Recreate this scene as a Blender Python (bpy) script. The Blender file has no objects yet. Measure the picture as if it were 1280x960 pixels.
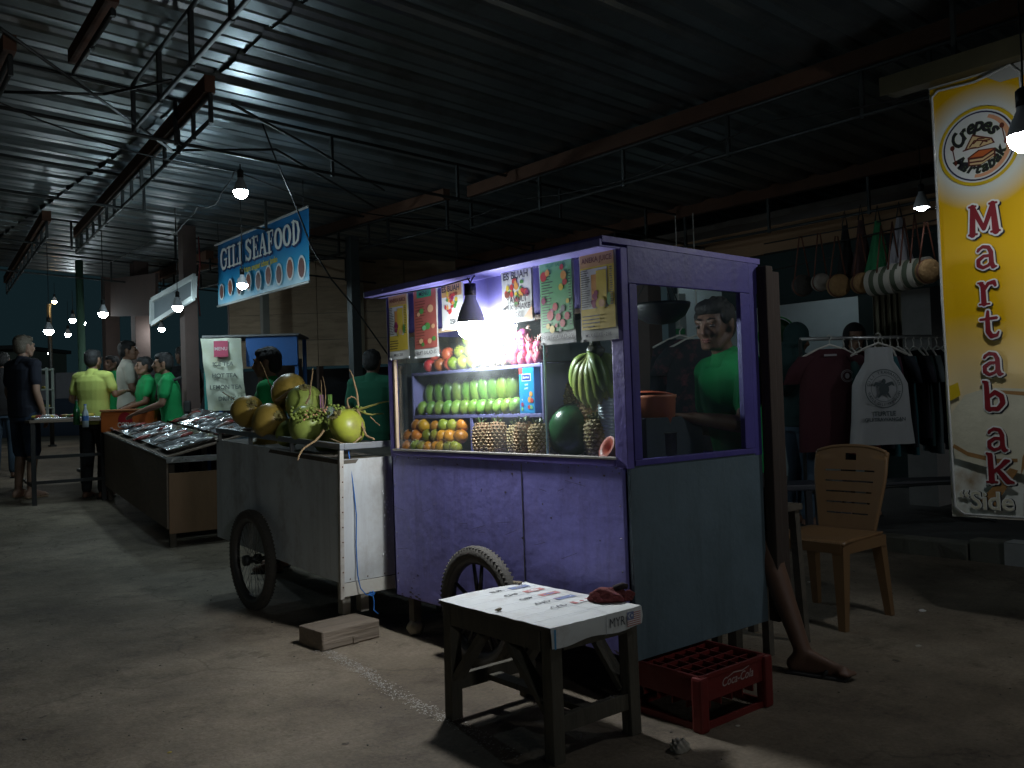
import bpy, bmesh, math, random
from mathutils import Vector, Matrix
R=math.radians
rnd=random.Random(7)
sc=bpy.context.scene
C=sc.collection
# ---------------------------------------------------------------- camera, world, exposure
CAMH=1.15; FPX=1108.7; PITCH=.0185; ROLL=-.034; HEAD=.6886
_F=Vector((math.sin(HEAD)*math.cos(PITCH),math.cos(HEAD)*math.cos(PITCH),math.sin(PITCH)))
_R0=Vector((math.cos(HEAD),-math.sin(HEAD),0)); _U0=_R0.cross(_F)
_R=_R0*math.cos(ROLL)+_U0*math.sin(ROLL); _U=_U0*math.cos(ROLL)-_R0*math.sin(ROLL)
cam_d=bpy.data.cameras.new('camera'); cam=bpy.data.objects.new('camera',cam_d); C.objects.link(cam)
m=Matrix((( _R.x,_U.x,-_F.x,0),(_R.y,_U.y,-_F.y,0),(_R.z,_U.z,-_F.z,CAMH),(0,0,0,1)))
cam.matrix_world=m
cam_d.sensor_width=36; cam_d.lens=36*FPX/1280; cam_d.clip_start=.05; cam_d.clip_end=600
sc.camera=cam
w=bpy.data.worlds.new('World'); sc.world=w; w.use_nodes=True
bg=w.node_tree.nodes['Background']; bg.inputs[0].default_value=(.16,.38,.47,1); bg.inputs[1].default_value=.026
sun_d=bpy.data.lights.new('low_night_light','SUN'); sun_d.energy=.10; sun_d.angle=R(4); sun_d.color=(.92,.97,1.0)
sun_o=bpy.data.objects.new('low_night_light',sun_d); C.objects.link(sun_o); sun_o.rotation_euler=Vector((.22,.95,-.20)).to_track_quat('-Z','Y').to_euler()
sc.view_settings.view_transform='Standard'; sc.view_settings.look='None'
sc.view_settings.exposure=0.34; sc.view_settings.gamma=1
cy=sc.cycles
cy.max_bounces=7; cy.diffuse_bounces=3; cy.glossy_bounces=3; cy.transparent_max_bounces=12; cy.transmission_bounces=4
cy.use_denoising=True; cy.sample_clamp_indirect=3.0; cy.caustics_reflective=False; cy.caustics_refractive=False
S_STALL=310; S_ROOF=180; S_FAR=120; S_BANNER=100
def ray(px,py): return _F+_R*((px-640)/FPX)-_U*((py-480)/FPX)
def onX(px,py,X): D=ray(px,py); return Vector((0,0,CAMH))+D*(X/D.x)
def onY(px,py,Y): D=ray(px,py); return Vector((0,0,CAMH))+D*(Y/D.y)
def onZ(px,py,z=0): D=ray(px,py); return Vector((0,0,CAMH))+D*((z-CAMH)/D.z)
def onD(px,py,d): return Vector((0,0,CAMH))+ray(px,py)*d
def gz(x,y):
    t=min(max(y-6.5,0),10.0)
    return .06*(t-.6*(1-math.exp(-t/.6)))
# ---------------------------------------------------------------- materials
MATS={}
def mat(name,col,rough=.6,metal=0,var=.25,scale=6,bump=.15,bscale=40,spec=.5,dirt=None,dirt_amt=.5,dirt_scale=3,stretch=None,emit=0,coat=0,orand=0,streak=None,streak_amt=.6,streak_scale=9):
    if name in MATS: return MATS[name]
    m=bpy.data.materials.new(name); m.use_nodes=True; nt=m.node_tree; N=nt.nodes; L=nt.links
    b=N['Principled BSDF']; b.inputs['Roughness'].default_value=rough; b.inputs['Metallic'].default_value=metal
    b.inputs['Specular IOR Level'].default_value=spec
    if coat: b.inputs['Coat Weight'].default_value=coat; b.inputs['Coat Roughness'].default_value=.1
    c=tuple(col)+(1,)
    tc=N.new('ShaderNodeTexCoord'); src=tc.outputs['Object']
    if stretch:
        mp=N.new('ShaderNodeMapping'); mp.inputs['Scale'].default_value=stretch; L.new(src,mp.inputs[0]); src=mp.outputs[0]
    n=N.new('ShaderNodeTexNoise'); n.inputs['Scale'].default_value=scale; n.inputs['Detail'].default_value=6; n.inputs['Roughness'].default_value=.65; L.new(src,n.inputs['Vector'])
    mx=N.new('ShaderNodeMix'); mx.data_type='RGBA'
    mx.inputs[6].default_value=tuple(min(1,x*(1-var)) for x in col)+(1,); mx.inputs[7].default_value=tuple(min(1,x*(1+var)) for x in col)+(1,)
    L.new(n.outputs['Fac'],mx.inputs[0]); out=mx.outputs[2]
    if dirt:
        n2=N.new('ShaderNodeTexNoise'); n2.inputs['Scale'].default_value=dirt_scale; n2.inputs['Detail'].default_value=8; n2.inputs['Roughness'].default_value=.75; L.new(src,n2.inputs['Vector'])
        rp=N.new('ShaderNodeValToRGB'); rp.color_ramp.elements[0].position=.5; rp.color_ramp.elements[1].position=.72
        rp.color_ramp.elements[1].color=(dirt_amt,)*3+(1,); rp.color_ramp.elements[0].color=(0,0,0,1); L.new(n2.outputs['Fac'],rp.inputs[0])
        m2=N.new('ShaderNodeMix'); m2.data_type='RGBA'; L.new(rp.outputs[0],m2.inputs[0]); L.new(out,m2.inputs[6]); m2.inputs[7].default_value=tuple(dirt)+(1,); out=m2.outputs[2]
    if orand:
        oi=N.new('ShaderNodeObjectInfo'); hs=N.new('ShaderNodeHueSaturation')
        h1=N.new('ShaderNodeMapRange'); h1.inputs[3].default_value=.5-.035*orand; h1.inputs[4].default_value=.5+.02*orand; L.new(oi.outputs['Random'],h1.inputs[0]); L.new(h1.outputs[0],hs.inputs['Hue'])
        f1_=N.new('ShaderNodeMath'); f1_.operation='MULTIPLY'; f1_.inputs[1].default_value=7.3; L.new(oi.outputs['Random'],f1_.inputs[0]); f2_=N.new('ShaderNodeMath'); f2_.operation='FRACT'; L.new(f1_.outputs[0],f2_.inputs[0])
        h2=N.new('ShaderNodeMapRange'); h2.inputs[3].default_value=1-.38*orand; h2.inputs[4].default_value=1+.25*orand; L.new(f2_.outputs[0],h2.inputs[0]); L.new(h2.outputs[0],hs.inputs['Value']); L.new(out,hs.inputs['Color']); out=hs.outputs[0]
    if streak:
        mp2=N.new('ShaderNodeMapping'); mp2.inputs['Scale'].default_value=(1,1,.10); L.new(tc.outputs['Object'],mp2.inputs[0])
        n4=N.new('ShaderNodeTexNoise'); n4.inputs['Scale'].default_value=streak_scale; n4.inputs['Detail'].default_value=7; n4.inputs['Roughness'].default_value=.7; n4.inputs['Distortion'].default_value=.4; L.new(mp2.outputs[0],n4.inputs['Vector'])
        r4=N.new('ShaderNodeValToRGB'); r4.color_ramp.elements[0].position=.50; r4.color_ramp.elements[1].position=.74; r4.color_ramp.elements[0].color=(0,0,0,1); r4.color_ramp.elements[1].color=(streak_amt,)*3+(1,); L.new(n4.outputs['Fac'],r4.inputs[0])
        m4=N.new('ShaderNodeMix'); m4.data_type='RGBA'; L.new(r4.outputs[0],m4.inputs[0]); L.new(out,m4.inputs[6]); m4.inputs[7].default_value=tuple(streak)+(1,); out=m4.outputs[2]
    L.new(out,b.inputs['Base Color'])
    if bump:
        n3=N.new('ShaderNodeTexNoise'); n3.inputs['Scale'].default_value=bscale; n3.inputs['Detail'].default_value=5; L.new(src,n3.inputs['Vector'])
        bp=N.new('ShaderNodeBump'); bp.inputs['Strength'].default_value=bump; bp.inputs['Distance'].default_value=.01; L.new(n3.outputs['Fac'],bp.inputs['Height']); L.new(bp.outputs[0],b.inputs['Normal'])
    # roughness variation
    mr=N.new('ShaderNodeMapRange'); mr.inputs[3].default_value=max(.02,rough-.1); mr.inputs[4].default_value=min(1,rough+.12); L.new(n.outputs['Fac'],mr.inputs[0]); L.new(mr.outputs[0],b.inputs['Roughness'])
    MATS[name]=m; return m
def emat(name,col,s):
    if name in MATS: return MATS[name]
    m=bpy.data.materials.new(name); m.use_nodes=True; N=m.node_tree.nodes; N.clear()
    e=N.new('ShaderNodeEmission'); e.inputs[0].default_value=tuple(col)+(1,); e.inputs[1].default_value=s
    o=N.new('ShaderNodeOutputMaterial'); m.node_tree.links.new(e.outputs[0],o.inputs[0]); MATS[name]=m; return m
def glassmat(name,tint=(.93,.96,.96),gl=.05,haze=.03):
    if name in MATS: return MATS[name]
    m=bpy.data.materials.new(name); m.use_nodes=True; nt=m.node_tree; N=nt.nodes; L=nt.links; N.clear()
    t=N.new('ShaderNodeBsdfTransparent'); t.inputs[0].default_value=tuple(tint)+(1,)
    g=N.new('ShaderNodeBsdfGlossy'); g.inputs['Roughness'].default_value=.02; g.inputs[0].default_value=(1,1,1,1)
    d=N.new('ShaderNodeBsdfDiffuse'); d.inputs[0].default_value=(.6,.65,.65,1)
    fr=N.new('ShaderNodeLayerWeight'); fr.inputs[0].default_value=.5
    pw=N.new('ShaderNodeMath'); pw.operation='POWER'; pw.inputs[1].default_value=5; L.new(fr.outputs['Facing'],pw.inputs[0])
    mm=N.new('ShaderNodeMath'); mm.operation='MULTIPLY_ADD'; mm.inputs[1].default_value=.8; mm.inputs[2].default_value=gl; mm.use_clamp=True; L.new(pw.outputs[0],mm.inputs[0])
    a=N.new('ShaderNodeMixShader'); L.new(mm.outputs[0],a.inputs[0]); L.new(t.outputs[0],a.inputs[1]); L.new(g.outputs[0],a.inputs[2])
    tc=N.new('ShaderNodeTexCoord'); n=N.new('ShaderNodeTexNoise'); n.inputs['Scale'].default_value=5; n.inputs['Detail'].default_value=8; L.new(tc.outputs['Object'],n.inputs[0])
    mr=N.new('ShaderNodeMapRange'); mr.inputs[1].default_value=.35; mr.inputs[2].default_value=.75; mr.inputs[3].default_value=haze*.3; mr.inputs[4].default_value=haze*1.9; L.new(n.outputs['Fac'],mr.inputs[0])
    b=N.new('ShaderNodeMixShader'); L.new(mr.outputs[0],b.inputs[0]); L.new(a.outputs[0],b.inputs[1]); L.new(d.outputs[0],b.inputs[2])
    o=N.new('ShaderNodeOutputMaterial'); L.new(b.outputs[0],o.inputs[0]); MATS[name]=m; return m
def flat(name,col,rough=.6,**k): return mat(name,col,rough,var=k.pop('var',.12),bump=k.pop('bump',.05),**k)
# ---------------------------------------------------------------- mesh builder
class MB:
    def __init__(s): s.v=[]; s.f=[]; s.mi=[]; s.cur=0; s.sm=[]
    def add(s,vs,fs,sm=False):
        o=len(s.v); s.v+= [Vector(v) for v in vs]
        for f in fs: s.f.append([i+o for i in f]); s.mi.append(s.cur); s.sm.append(sm)
        return s
    def box(s,c,d,M=None,bev=0):
        x,y,z=[a/2 for a in d]; c=Vector(c)
        if bev:
            b=min(bev,x*.9,y*.9,z*.9); bm=bmesh.new(); bmesh.ops.create_cube(bm,size=1); bmesh.ops.scale(bm,vec=(2*x,2*y,2*z),verts=bm.verts)
            bmesh.ops.bevel(bm,geom=bm.edges[:],offset=b,segments=2,affect='EDGES',profile=.6); bm.verts.ensure_lookup_table()
            vs=[v.co.copy() for v in bm.verts]; fs=[[v.index for v in f.verts] for f in bm.faces]; bm.free()
        else:
            vs=[Vector((i*x,j*y,k*z)) for i in(-1,1) for j in(-1,1) for k in(-1,1)]
            fs=[[0,1,3,2],[4,6,7,5],[0,4,5,1],[2,3,7,6],[0,2,6,4],[1,5,7,3]]
        if M is not None: vs=[M@v for v in vs]
        return s.add([v+c for v in vs],fs)
    def box2(s,a,b,bev=0): return s.box([(p+q)/2 for p,q in zip(a,b)],[abs(q-p) for p,q in zip(a,b)],bev=bev)
    def bar(s,p,q,w,h,up=(0,0,1),bev=0):
        p=Vector(p);q=Vector(q);d=q-p;L=d.length
        if L<1e-6: return s
        d.normalize();u=Vector(up)
        if abs(d.dot(u))>.98: u=Vector((1,0,0))
        x=d.cross(u).normalized(); z=x.cross(d)
        M=Matrix((x,d,z)).transposed()
        return s.box((p+q)/2,(w,L,h),M,bev)
    def tube(s,pts,r,n=8,cap=True,closed=False):
        pts=[Vector(p) for p in pts]; k=len(pts); rs=r if isinstance(r,(list,tuple)) else [r]*k
        vs=[]; prev=None
        for i,p in enumerate(pts):
            if closed: t=pts[(i+1)%k]-pts[i-1]
            else: t=pts[min(i+1,k-1)]-pts[max(i-1,0)]
            t.normalize()
            if prev is None:
                a=Vector((0,0,1)) if abs(t.z)<.9 else Vector((1,0,0)); x=t.cross(a).normalized()
            else: x=(prev-t*prev.dot(t)).normalized()
            prev=x; y=t.cross(x)
            for j in range(n):
                a=2*math.pi*j/n; vs.append(p+(x*math.cos(a)+y*math.sin(a))*rs[i])
        fs=[[i*n+j,i*n+(j+1)%n,(i+1)*n+(j+1)%n,(i+1)*n+j] for i in range(k-1) for j in range(n)]
        if closed: fs+=[[(k-1)*n+j,(k-1)*n+(j+1)%n,(j+1)%n,j] for j in range(n)]
        elif cap: fs+=[list(range(n))[::-1],list(range((k-1)*n,k*n))]
        return s.add(vs,fs,True)
    def lathe(s,prof,n=24,c=(0,0,0),axis='z',M=None,close=False):
        vs=[];k=len(prof)
        for r,h in prof:
            for j in range(n):
                a=2*math.pi*j/n; v=Vector((r*math.cos(a),r*math.sin(a),h))
                if axis=='x': v=Vector((h,v.x,v.y))
                if axis=='y': v=Vector((v.x,h,v.y))
                if M is not None: v=M@v
                vs.append(v+Vector(c))
        fs=[[i*n+j,i*n+(j+1)%n,(i+1)*n+(j+1)%n,(i+1)*n+j] for i in range(k-1) for j in range(n)]
        if close: fs+=[[(k-1)*n+j,(k-1)*n+(j+1)%n,(j+1)%n,j] for j in range(n)]
        return s.add(vs,fs,True)
    def ell(s,c,r,M=None,n=16,m_=10,noise=0,seed=0):
        rr=random.Random(seed); r=(r,)*3 if isinstance(r,(int,float)) else r; vs=[Vector((0,0,r[2]))]
        for i in range(1,m_):
            t=math.pi*i/m_
            for j in range(n):
                a=2*math.pi*j/n; k=1+noise*(rr.random()-.5)*2
                vs.append(Vector((r[0]*math.sin(t)*math.cos(a)*k,r[1]*math.sin(t)*math.sin(a)*k,r[2]*math.cos(t)*k)))
        vs.append(Vector((0,0,-r[2]))); last=len(vs)-1
        fs=[[0,1+j,1+(j+1)%n] for j in range(n)]
        for i in range(m_-2):
            for j in range(n): fs.append([1+i*n+j,1+(i+1)*n+j,1+(i+1)*n+(j+1)%n,1+i*n+(j+1)%n])
        o=1+(m_-2)*n
        fs+=[[o+(j+1)%n,o+j,last] for j in range(n)]
        if M is not None: vs=[M@v for v in vs]
        return s.add([v+Vector(c) for v in vs],fs,True)
    def cone(s,p,q,r1,r2,n=12,flat=1.0):   # round-ended tapered capsule
        p=Vector(p);q=Vector(q);d=(q-p);L=d.length
        if L<1e-5: return s.ell(p,r1)
        d.normalize(); a=Vector((0,0,1)) if abs(d.z)<.9 else Vector((0,1,0)); x=d.cross(a).normalized(); y=x.cross(d)
        rings=[(-r1*.95,r1*.3),(-r1*.7,r1*.72),(0,r1),(L*.5,(r1+r2)/2),(L,r2),(L+r2*.7,r2*.72),(L+r2*.95,r2*.3)]
        vs=[p+d*h+(x*math.cos(2*math.pi*j/n)+y*math.sin(2*math.pi*j/n)*flat)*rr for h,rr in rings for j in range(n)]; k=len(rings)
        fs=[[i*n+j,i*n+(j+1)%n,(i+1)*n+(j+1)%n,(i+1)*n+j] for i in range(k-1) for j in range(n)]
        fs+=[list(range(n))[::-1],list(range((k-1)*n,k*n))]
        return s.add(vs,fs,True)
    def loft(s,rings,n=20):   # rings: (cx,cy,cz,rx,ry)
        k=len(rings); vs=[]
        for cx,cy_,cz,rx,ry in rings:
            for j in range(n):
                a=2*math.pi*j/n; c_,s_=math.cos(a),math.sin(a)
                e=.8; vs.append(Vector((cx+rx*math.copysign(abs(c_)**e,c_),cy_+ry*math.copysign(abs(s_)**e,s_),cz)))
        fs=[[i*n+j,i*n+(j+1)%n,(i+1)*n+(j+1)%n,(i+1)*n+j] for i in range(k-1) for j in range(n)]
        fs+=[list(range(n))[::-1],list(range((k-1)*n,k*n))]
        return s.add(vs,fs,True)
    def poly(s,pts,M=None,th=0):
        pts=[Vector(p) if len(p)==3 else Vector((p[0],p[1],0)) for p in pts]; n=len(pts)
        if th: 
            q=pts+[p+Vector((0,0,th)) for p in pts]; fs=[list(range(n))[::-1],list(range(n,2*n))]+[[i,(i+1)%n,(i+1)%n+n,i+n] for i in range(n)]
        else: q=pts; fs=[list(range(n))]
        if M is not None: q=[M@v for v in q]
        return s.add(q,fs)
    def disc(s,c,rx,ry,M,z=0,n=24):
        return s.poly([(c[0]+rx*math.cos(2*math.pi*i/n),c[1]+ry*math.sin(2*math.pi*i/n),z) for i in range(n)],M)
    def rect(s,x0,y0,x1,y1,M,z=0): return s.poly([(x0,y0,z),(x1,y0,z),(x1,y1,z),(x0,y1,z)],M)
    def xf(s,M): s.v=[M@v for v in s.v]; return s
def root_inv(o):
    while o.parent is not None: o=o.parent
    return (Matrix.Translation(o.location)@o.rotation_euler.to_matrix().to_4x4()).inverted()
def build(mb,name,mats,parent=None,world=False,smooth=True,merge=False):
    me=bpy.data.meshes.new(name)
    vs=mb.v
    if world and parent is not None: I=root_inv(parent); vs=[I@v for v in vs]
    me.from_pydata([tuple(v) for v in vs],[],mb.f); 
    for mm in (mats if isinstance(mats,(list,tuple)) else [mats]): me.materials.append(mm)
    me.polygons.foreach_set('material_index',mb.mi); me.polygons.foreach_set('use_smooth',[bool(x) and smooth for x in mb.sm]); me.update()
    bm=bmesh.new(); bm.from_mesh(me); bmesh.ops.recalc_face_normals(bm,faces=bm.faces); bm.to_mesh(me); bm.free()
    o=bpy.data.objects.new(name,me); C.objects.link(o)
    if parent is not None: o.parent=parent
    return o
def tag(o,label=None,cat=None,group=None,kind=None):
    if label: o['label']=label
    if cat: o['category']=cat
    if group: o['group']=group
    if kind: o['kind']=kind
    return o
def thing(name,label,cat,loc=(0,0,0),rz=0,group=None):
    o=bpy.data.objects.new(name,None); C.objects.link(o); o.location=loc; o.rotation_euler=(0,0,rz); o.empty_display_size=.1
    return tag(o,label,cat,group)
def children(o): return [c for c in C.objects if c.parent==o]
KIDS={}
def dup(root,loc,rz=0,label=None,rot=None,scale=None):
    def cp(o,par):
        c=o.copy(); C.objects.link(c)
        if par is not None: c.parent=par
        for k in o.children: cp(k,c)
        return c
    r=cp(root,None); r.location=loc; r.rotation_euler=rot if rot else (0,0,rz)
    if scale: r.scale=scale if isinstance(scale,(tuple,list)) else (scale,)*3
    if label: r['label']=label
    return r
def remesh(mb,vox,smooth=6,fac=.5):
    me=bpy.data.meshes.new('t'); me.from_pydata([tuple(v) for v in mb.v],[],mb.f); me.update()
    bm=bmesh.new(); bm.from_mesh(me); bmesh.ops.recalc_face_normals(bm,faces=bm.faces); bm.to_mesh(me); bm.free()
    o=bpy.data.objects.new('t',me); C.objects.link(o)
    md=o.modifiers.new('r','REMESH'); md.mode='VOXEL'; md.voxel_size=vox; md.adaptivity=0
    if smooth: ms=o.modifiers.new('s','SMOOTH'); ms.iterations=smooth; ms.factor=fac
    dg=bpy.context.evaluated_depsgraph_get(); dg.update()
    me2=bpy.data.meshes.new_from_object(o.evaluated_get(dg)); bpy.data.objects.remove(o); bpy.data.meshes.remove(me)
    return me2
def mobj(me,name,mt,parent,smooth=True):
    me.materials.clear(); me.materials.append(mt); me.polygons.foreach_set('use_smooth',[smooth]*len(me.polygons)); me.name=name
    o=bpy.data.objects.new(name,me); C.objects.link(o); o.parent=parent; return o
def text_mb(mb,txt,size,M,bold=0,shear=0,align='CENTER',sx=1,z=0,rot=0,at=(0,0)):
    cu=bpy.data.curves.new('t','FONT'); cu.body=txt; cu.size=size; cu.offset=bold; cu.shear=shear; cu.align_x=align; cu.align_y='CENTER'; cu.resolution_u=3
    o=bpy.data.objects.new('t',cu); C.objects.link(o); dg=bpy.context.evaluated_depsgraph_get(); dg.update()
    me=bpy.data.meshes.new_from_object(o.evaluated_get(dg)); 
    T=M@Matrix.Translation((at[0],at[1],z))@Matrix.Rotation(rot,4,'Z')@Matrix.Diagonal((sx,1,1,1))
    mb.add([T@v.co for v in me.vertices],[list(p.vertices) for p in me.polygons])
    bpy.data.objects.remove(o); bpy.data.curves.remove(cu); bpy.data.meshes.remove(me); return mb
def MX(p):  # sheet facing -X: local x -> world -Y, y -> Z, z -> -X ; origin p
    return Matrix(((0,0,-1,p[0]),(-1,0,0,p[1]),(0,1,0,p[2]),(0,0,0,1)))
def MY(p):  # sheet facing -Y: local x -> +X, y -> Z, z -> -Y
    return Matrix(((1,0,0,p[0]),(0,0,-1,p[1]),(0,1,0,p[2]),(0,0,0,1)))
def stroke(mb,pts,w,M,z=0,n=10):   # poly-line ribbon with round ends; pts [(x,y[,w])]
    P=[(p[0],p[1],(p[2] if len(p)>2 else w)) for p in pts]
    for si,(a,b) in enumerate(zip(P,P[1:])):
        zo=z+.00003*(si%4)
        d=Vector((b[0]-a[0],b[1]-a[1])); 
        if d.length<1e-6: continue
        d.normalize(); nx,ny=-d.y,d.x
        mb.poly([(a[0]+nx*a[2],a[1]+ny*a[2],zo),(a[0]-nx*a[2],a[1]-ny*a[2],zo),(b[0]-nx*b[2],b[1]-ny*b[2],zo),(b[0]+nx*b[2],b[1]+ny*b[2],zo)],M)
    for i,p in enumerate(P): mb.disc((p[0],p[1]),p[2],p[2],M,z=z+.00014+.00003*(i%4),n=n)
ORD=['first','second','third','fourth','fifth','sixth','seventh','eighth','ninth','tenth','eleventh','twelfth','thirteenth','fourteenth','fifteenth','sixteenth','seventeenth','eighteenth','nineteenth','twentieth']
def lr(i,n):
    if i==0: return 'leftmost'
    if i==n-1: return 'rightmost'
    return ORD[i]+' from left'
# ================================================================= SETTING
def ground():
    bm=MB(); xs=[-60,-30,-12,-6,-4,-2,-1,0,1,2,3,4,5,6,8,12,20,40,90]; ys=[-30,-10,-4,-2,0,1,2,3,4,5,6]+[6.5+.5*i for i in range(22)]+[18,22,30,50,90,160]
    vs=[(x,y,gz(x,y)) for x in xs for y in ys]; n=len(ys)
    fs=[[i*n+j,(i+1)*n+j,(i+1)*n+j+1,i*n+j+1] for i in range(len(xs)-1) for j in range(n-1)]
    bm.add(vs,fs,True)
    m=bpy.data.materials.new('ground_concrete'); m.use_nodes=True; nt=m.node_tree; N=nt.nodes; L=nt.links; b=N['Principled BSDF']
    tc=N.new('ShaderNodeTexCoord')
    def noise(s,d,r=.6):
        n=N.new('ShaderNodeTexNoise'); n.inputs['Scale'].default_value=s; n.inputs['Detail'].default_value=d; n.inputs['Roughness'].default_value=r; L.new(tc.outputs['Object'],n.inputs[0]); return n.outputs['Fac']
    def ramp(src,els):
        r=N.new('ShaderNodeValToRGB'); L.new(src,r.inputs[0]); e=r.color_ramp.elements
        e[0].position,e[0].color=els[0][0],els[0][1]+(1,); e[1].position,e[1].color=els[1][0],els[1][1]+(1,)
        for p,c in els[2:]: x=e.new(p); x.color=c+(1,)
        return r.outputs[0]
    def mix(f,a,bb,mode='MIX'):
        x=N.new('ShaderNodeMix'); x.data_type='RGBA'; x.blend_type=mode
        for i,vv in ((0,f),(6,a),(7,bb)):
            if isinstance(vv,(float,tuple)): x.inputs[i].default_value=vv
            else: L.new(vv,x.inputs[i])
        return x.outputs[2]
    base=ramp(noise(1.3,9,.7),[(.3,(.17,.135,.098)),(.7,(.36,.295,.215))])
    fine=ramp(noise(60,5,.7),[(.3,(.72,.72,.72)),(.7,(1.15,1.15,1.15))])
    col=mix(1.0,base,fine,'MULTIPLY')
    st=ramp(noise(3.1,10,.8),[(.52,(1,1,1)),(.68,(.45,.43,.4))]); col=mix(1.0,col,st,'MULTIPLY')
    sp=ramp(noise(14,3,.5),[(.70,(1,1,1)),(.76,(.3,.28,.26))]); col=mix(1.0,col,sp,'MULTIPLY')
    vo=N.new('ShaderNodeTexVoronoi'); vo.feature='DISTANCE_TO_EDGE'; vo.inputs['Scale'].default_value=.42
    nd=N.new('ShaderNodeTexNoise'); nd.inputs['Scale'].default_value=2.5; nd.inputs['Detail'].default_value=8; L.new(tc.outputs['Object'],nd.inputs[0])
    va=N.new('ShaderNodeVectorMath'); va.operation='SCALE'; va.inputs['Scale'].default_value=.55; L.new(nd.outputs['Color'],va.inputs[0]); vb=N.new('ShaderNodeVectorMath'); L.new(tc.outputs['Object'],vb.inputs[0]); L.new(va.outputs[0],vb.inputs[1]); L.new(vb.outputs[0],vo.inputs['Vector'])
    ck=ramp(vo.outputs['Distance'],[(.0,(.6,.58,.55)),(.005,(1,1,1))]); col=mix(.8,col,ck,'MULTIPLY')
    big=ramp(noise(.55,7,.65),[(.40,(.55,.53,.50)),(.58,(1.08,1.08,1.08))]); col=mix(1.0,col,big,'MULTIPLY')
    L.new(col,b.inputs['Base Color']); b.inputs['Roughness'].default_value=.8
    bp=N.new('ShaderNodeBump'); bp.inputs['Strength'].default_value=.5; bp.inputs['Distance'].default_value=.012; L.new(noise(45,8,.75),bp.inputs['Height'])
    bp2=N.new('ShaderNodeBump'); bp2.inputs['Strength'].default_value=.6; bp2.inputs['Distance'].default_value=.05; L.new(noise(3,5,.6),bp2.inputs['Height']); L.new(bp2.outputs[0],bp.inputs['Normal']); L.new(bp.outputs[0],b.inputs['Normal'])
    tag(build(bm,'ground',m),'dusty grey concrete street with stains','ground',kind='structure')
ground()
M_wood=mat('old_wood',(.10,.085,.065),.85,var=.45,scale=9,bump=.5,bscale=25,stretch=(1,1,1),dirt=(.03,.028,.025),dirt_amt=.6,dirt_scale=12)
M_rust=mat('rusty_beam',(.13,.06,.035),.85,var=.5,bump=.5,bscale=30)
M_steel=mat('dark_steel',(.05,.055,.055),.5,metal=.5,var=.4)
M_black=mat('black_rubber',(.025,.025,.025),.7,var=.3)
M_cord=mat('black_cord',(.012,.012,.012),.5,var=.2,bump=0)
M_tyre=mat('worn_tyre',(.075,.068,.058),.85,var=.4,bump=.4,bscale=60)
# worn painted line : broken flecks
def painted_line():
    a=onZ(408,815); b=onZ(562,902); c=onZ(330,775)
    d=(b-a).normalized(); nrm=Vector((-d.y,d.x,0)); mb=MB(); r=random.Random(3)
    L=(b-a).length; step=.012
    q=a-d*.05; n=int((L+.5)/step)
    for i in range(n*14):
        t=r.uniform(-.05,L+.45); fade=1-max(0,(t-L)/.5)
        if r.random()>fade*.8: continue
        o=r.gauss(0,.023)
        if abs(o)>.05: continue
        p=a+d*t+nrm*(o+.012*math.sin(t*6)); s=r.uniform(.0012,.0045); k=r.randint(4,6); ph=r.random()*6
        mb.poly([(p.x+s*math.cos(ph+6.283*j/k)*r.uniform(.6,1.2),p.y+s*math.sin(ph+6.283*j/k)*r.uniform(.6,1.2),.003+r.random()*.0015) for j in range(k)])
    tag(build(mb,'road_marking',mat('worn_paint',(.42,.40,.36),.9,var=.3)),'worn flecked white line on the ground beside the block','road marking',kind='structure')
painted_line()
# cracks / expansion joints as thin dark grooves are in the bump; raised shop platform and kerb
M_conc=mat('platform_concrete',(.10,.10,.095),.9,var=.35,scale=4,bump=.4,dirt=(.03,.03,.03),dirt_scale=5)
mb=MB(); mb.box2((6.12,-6,-.05),(16,9.0,.10)); tag(build(mb,'shop_floor',M_conc),'dark raised concrete shop floor','floor',kind='structure')
mb=MB(); mb.box2((5.98,-5,-.05),(6.12,1.9,.14),bev=.012); mb.box2((5.98,1.905,-.05),(6.12,2.62,.14),bev=.012); mb.box2((5.98,2.63,-.05),(6.12,3.4,.11),bev=.012)
tag(build(mb,'kerb',mat('kerb_concrete',(.22,.21,.17),.9,var=.35,bump=.5,dirt=(.05,.05,.04))),'rough concrete kerb edging the shop floor','kerb',kind='structure')
mb=MB(); a=onX(1256,700,5.975); mb.box2((5.972,a.y-.5,.0),(6.0,a.y,.143)); mb.box2((5.972,a.y-.5,.1403),(6.12,a.y,.1445))
tag(build(mb,'kerb_paint',mat('kerb_white',(.6,.6,.58),.8,var=.3,bump=.3,dirt=(.2,.19,.17))),'white painted section of kerb','kerb',kind='structure')
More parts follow.
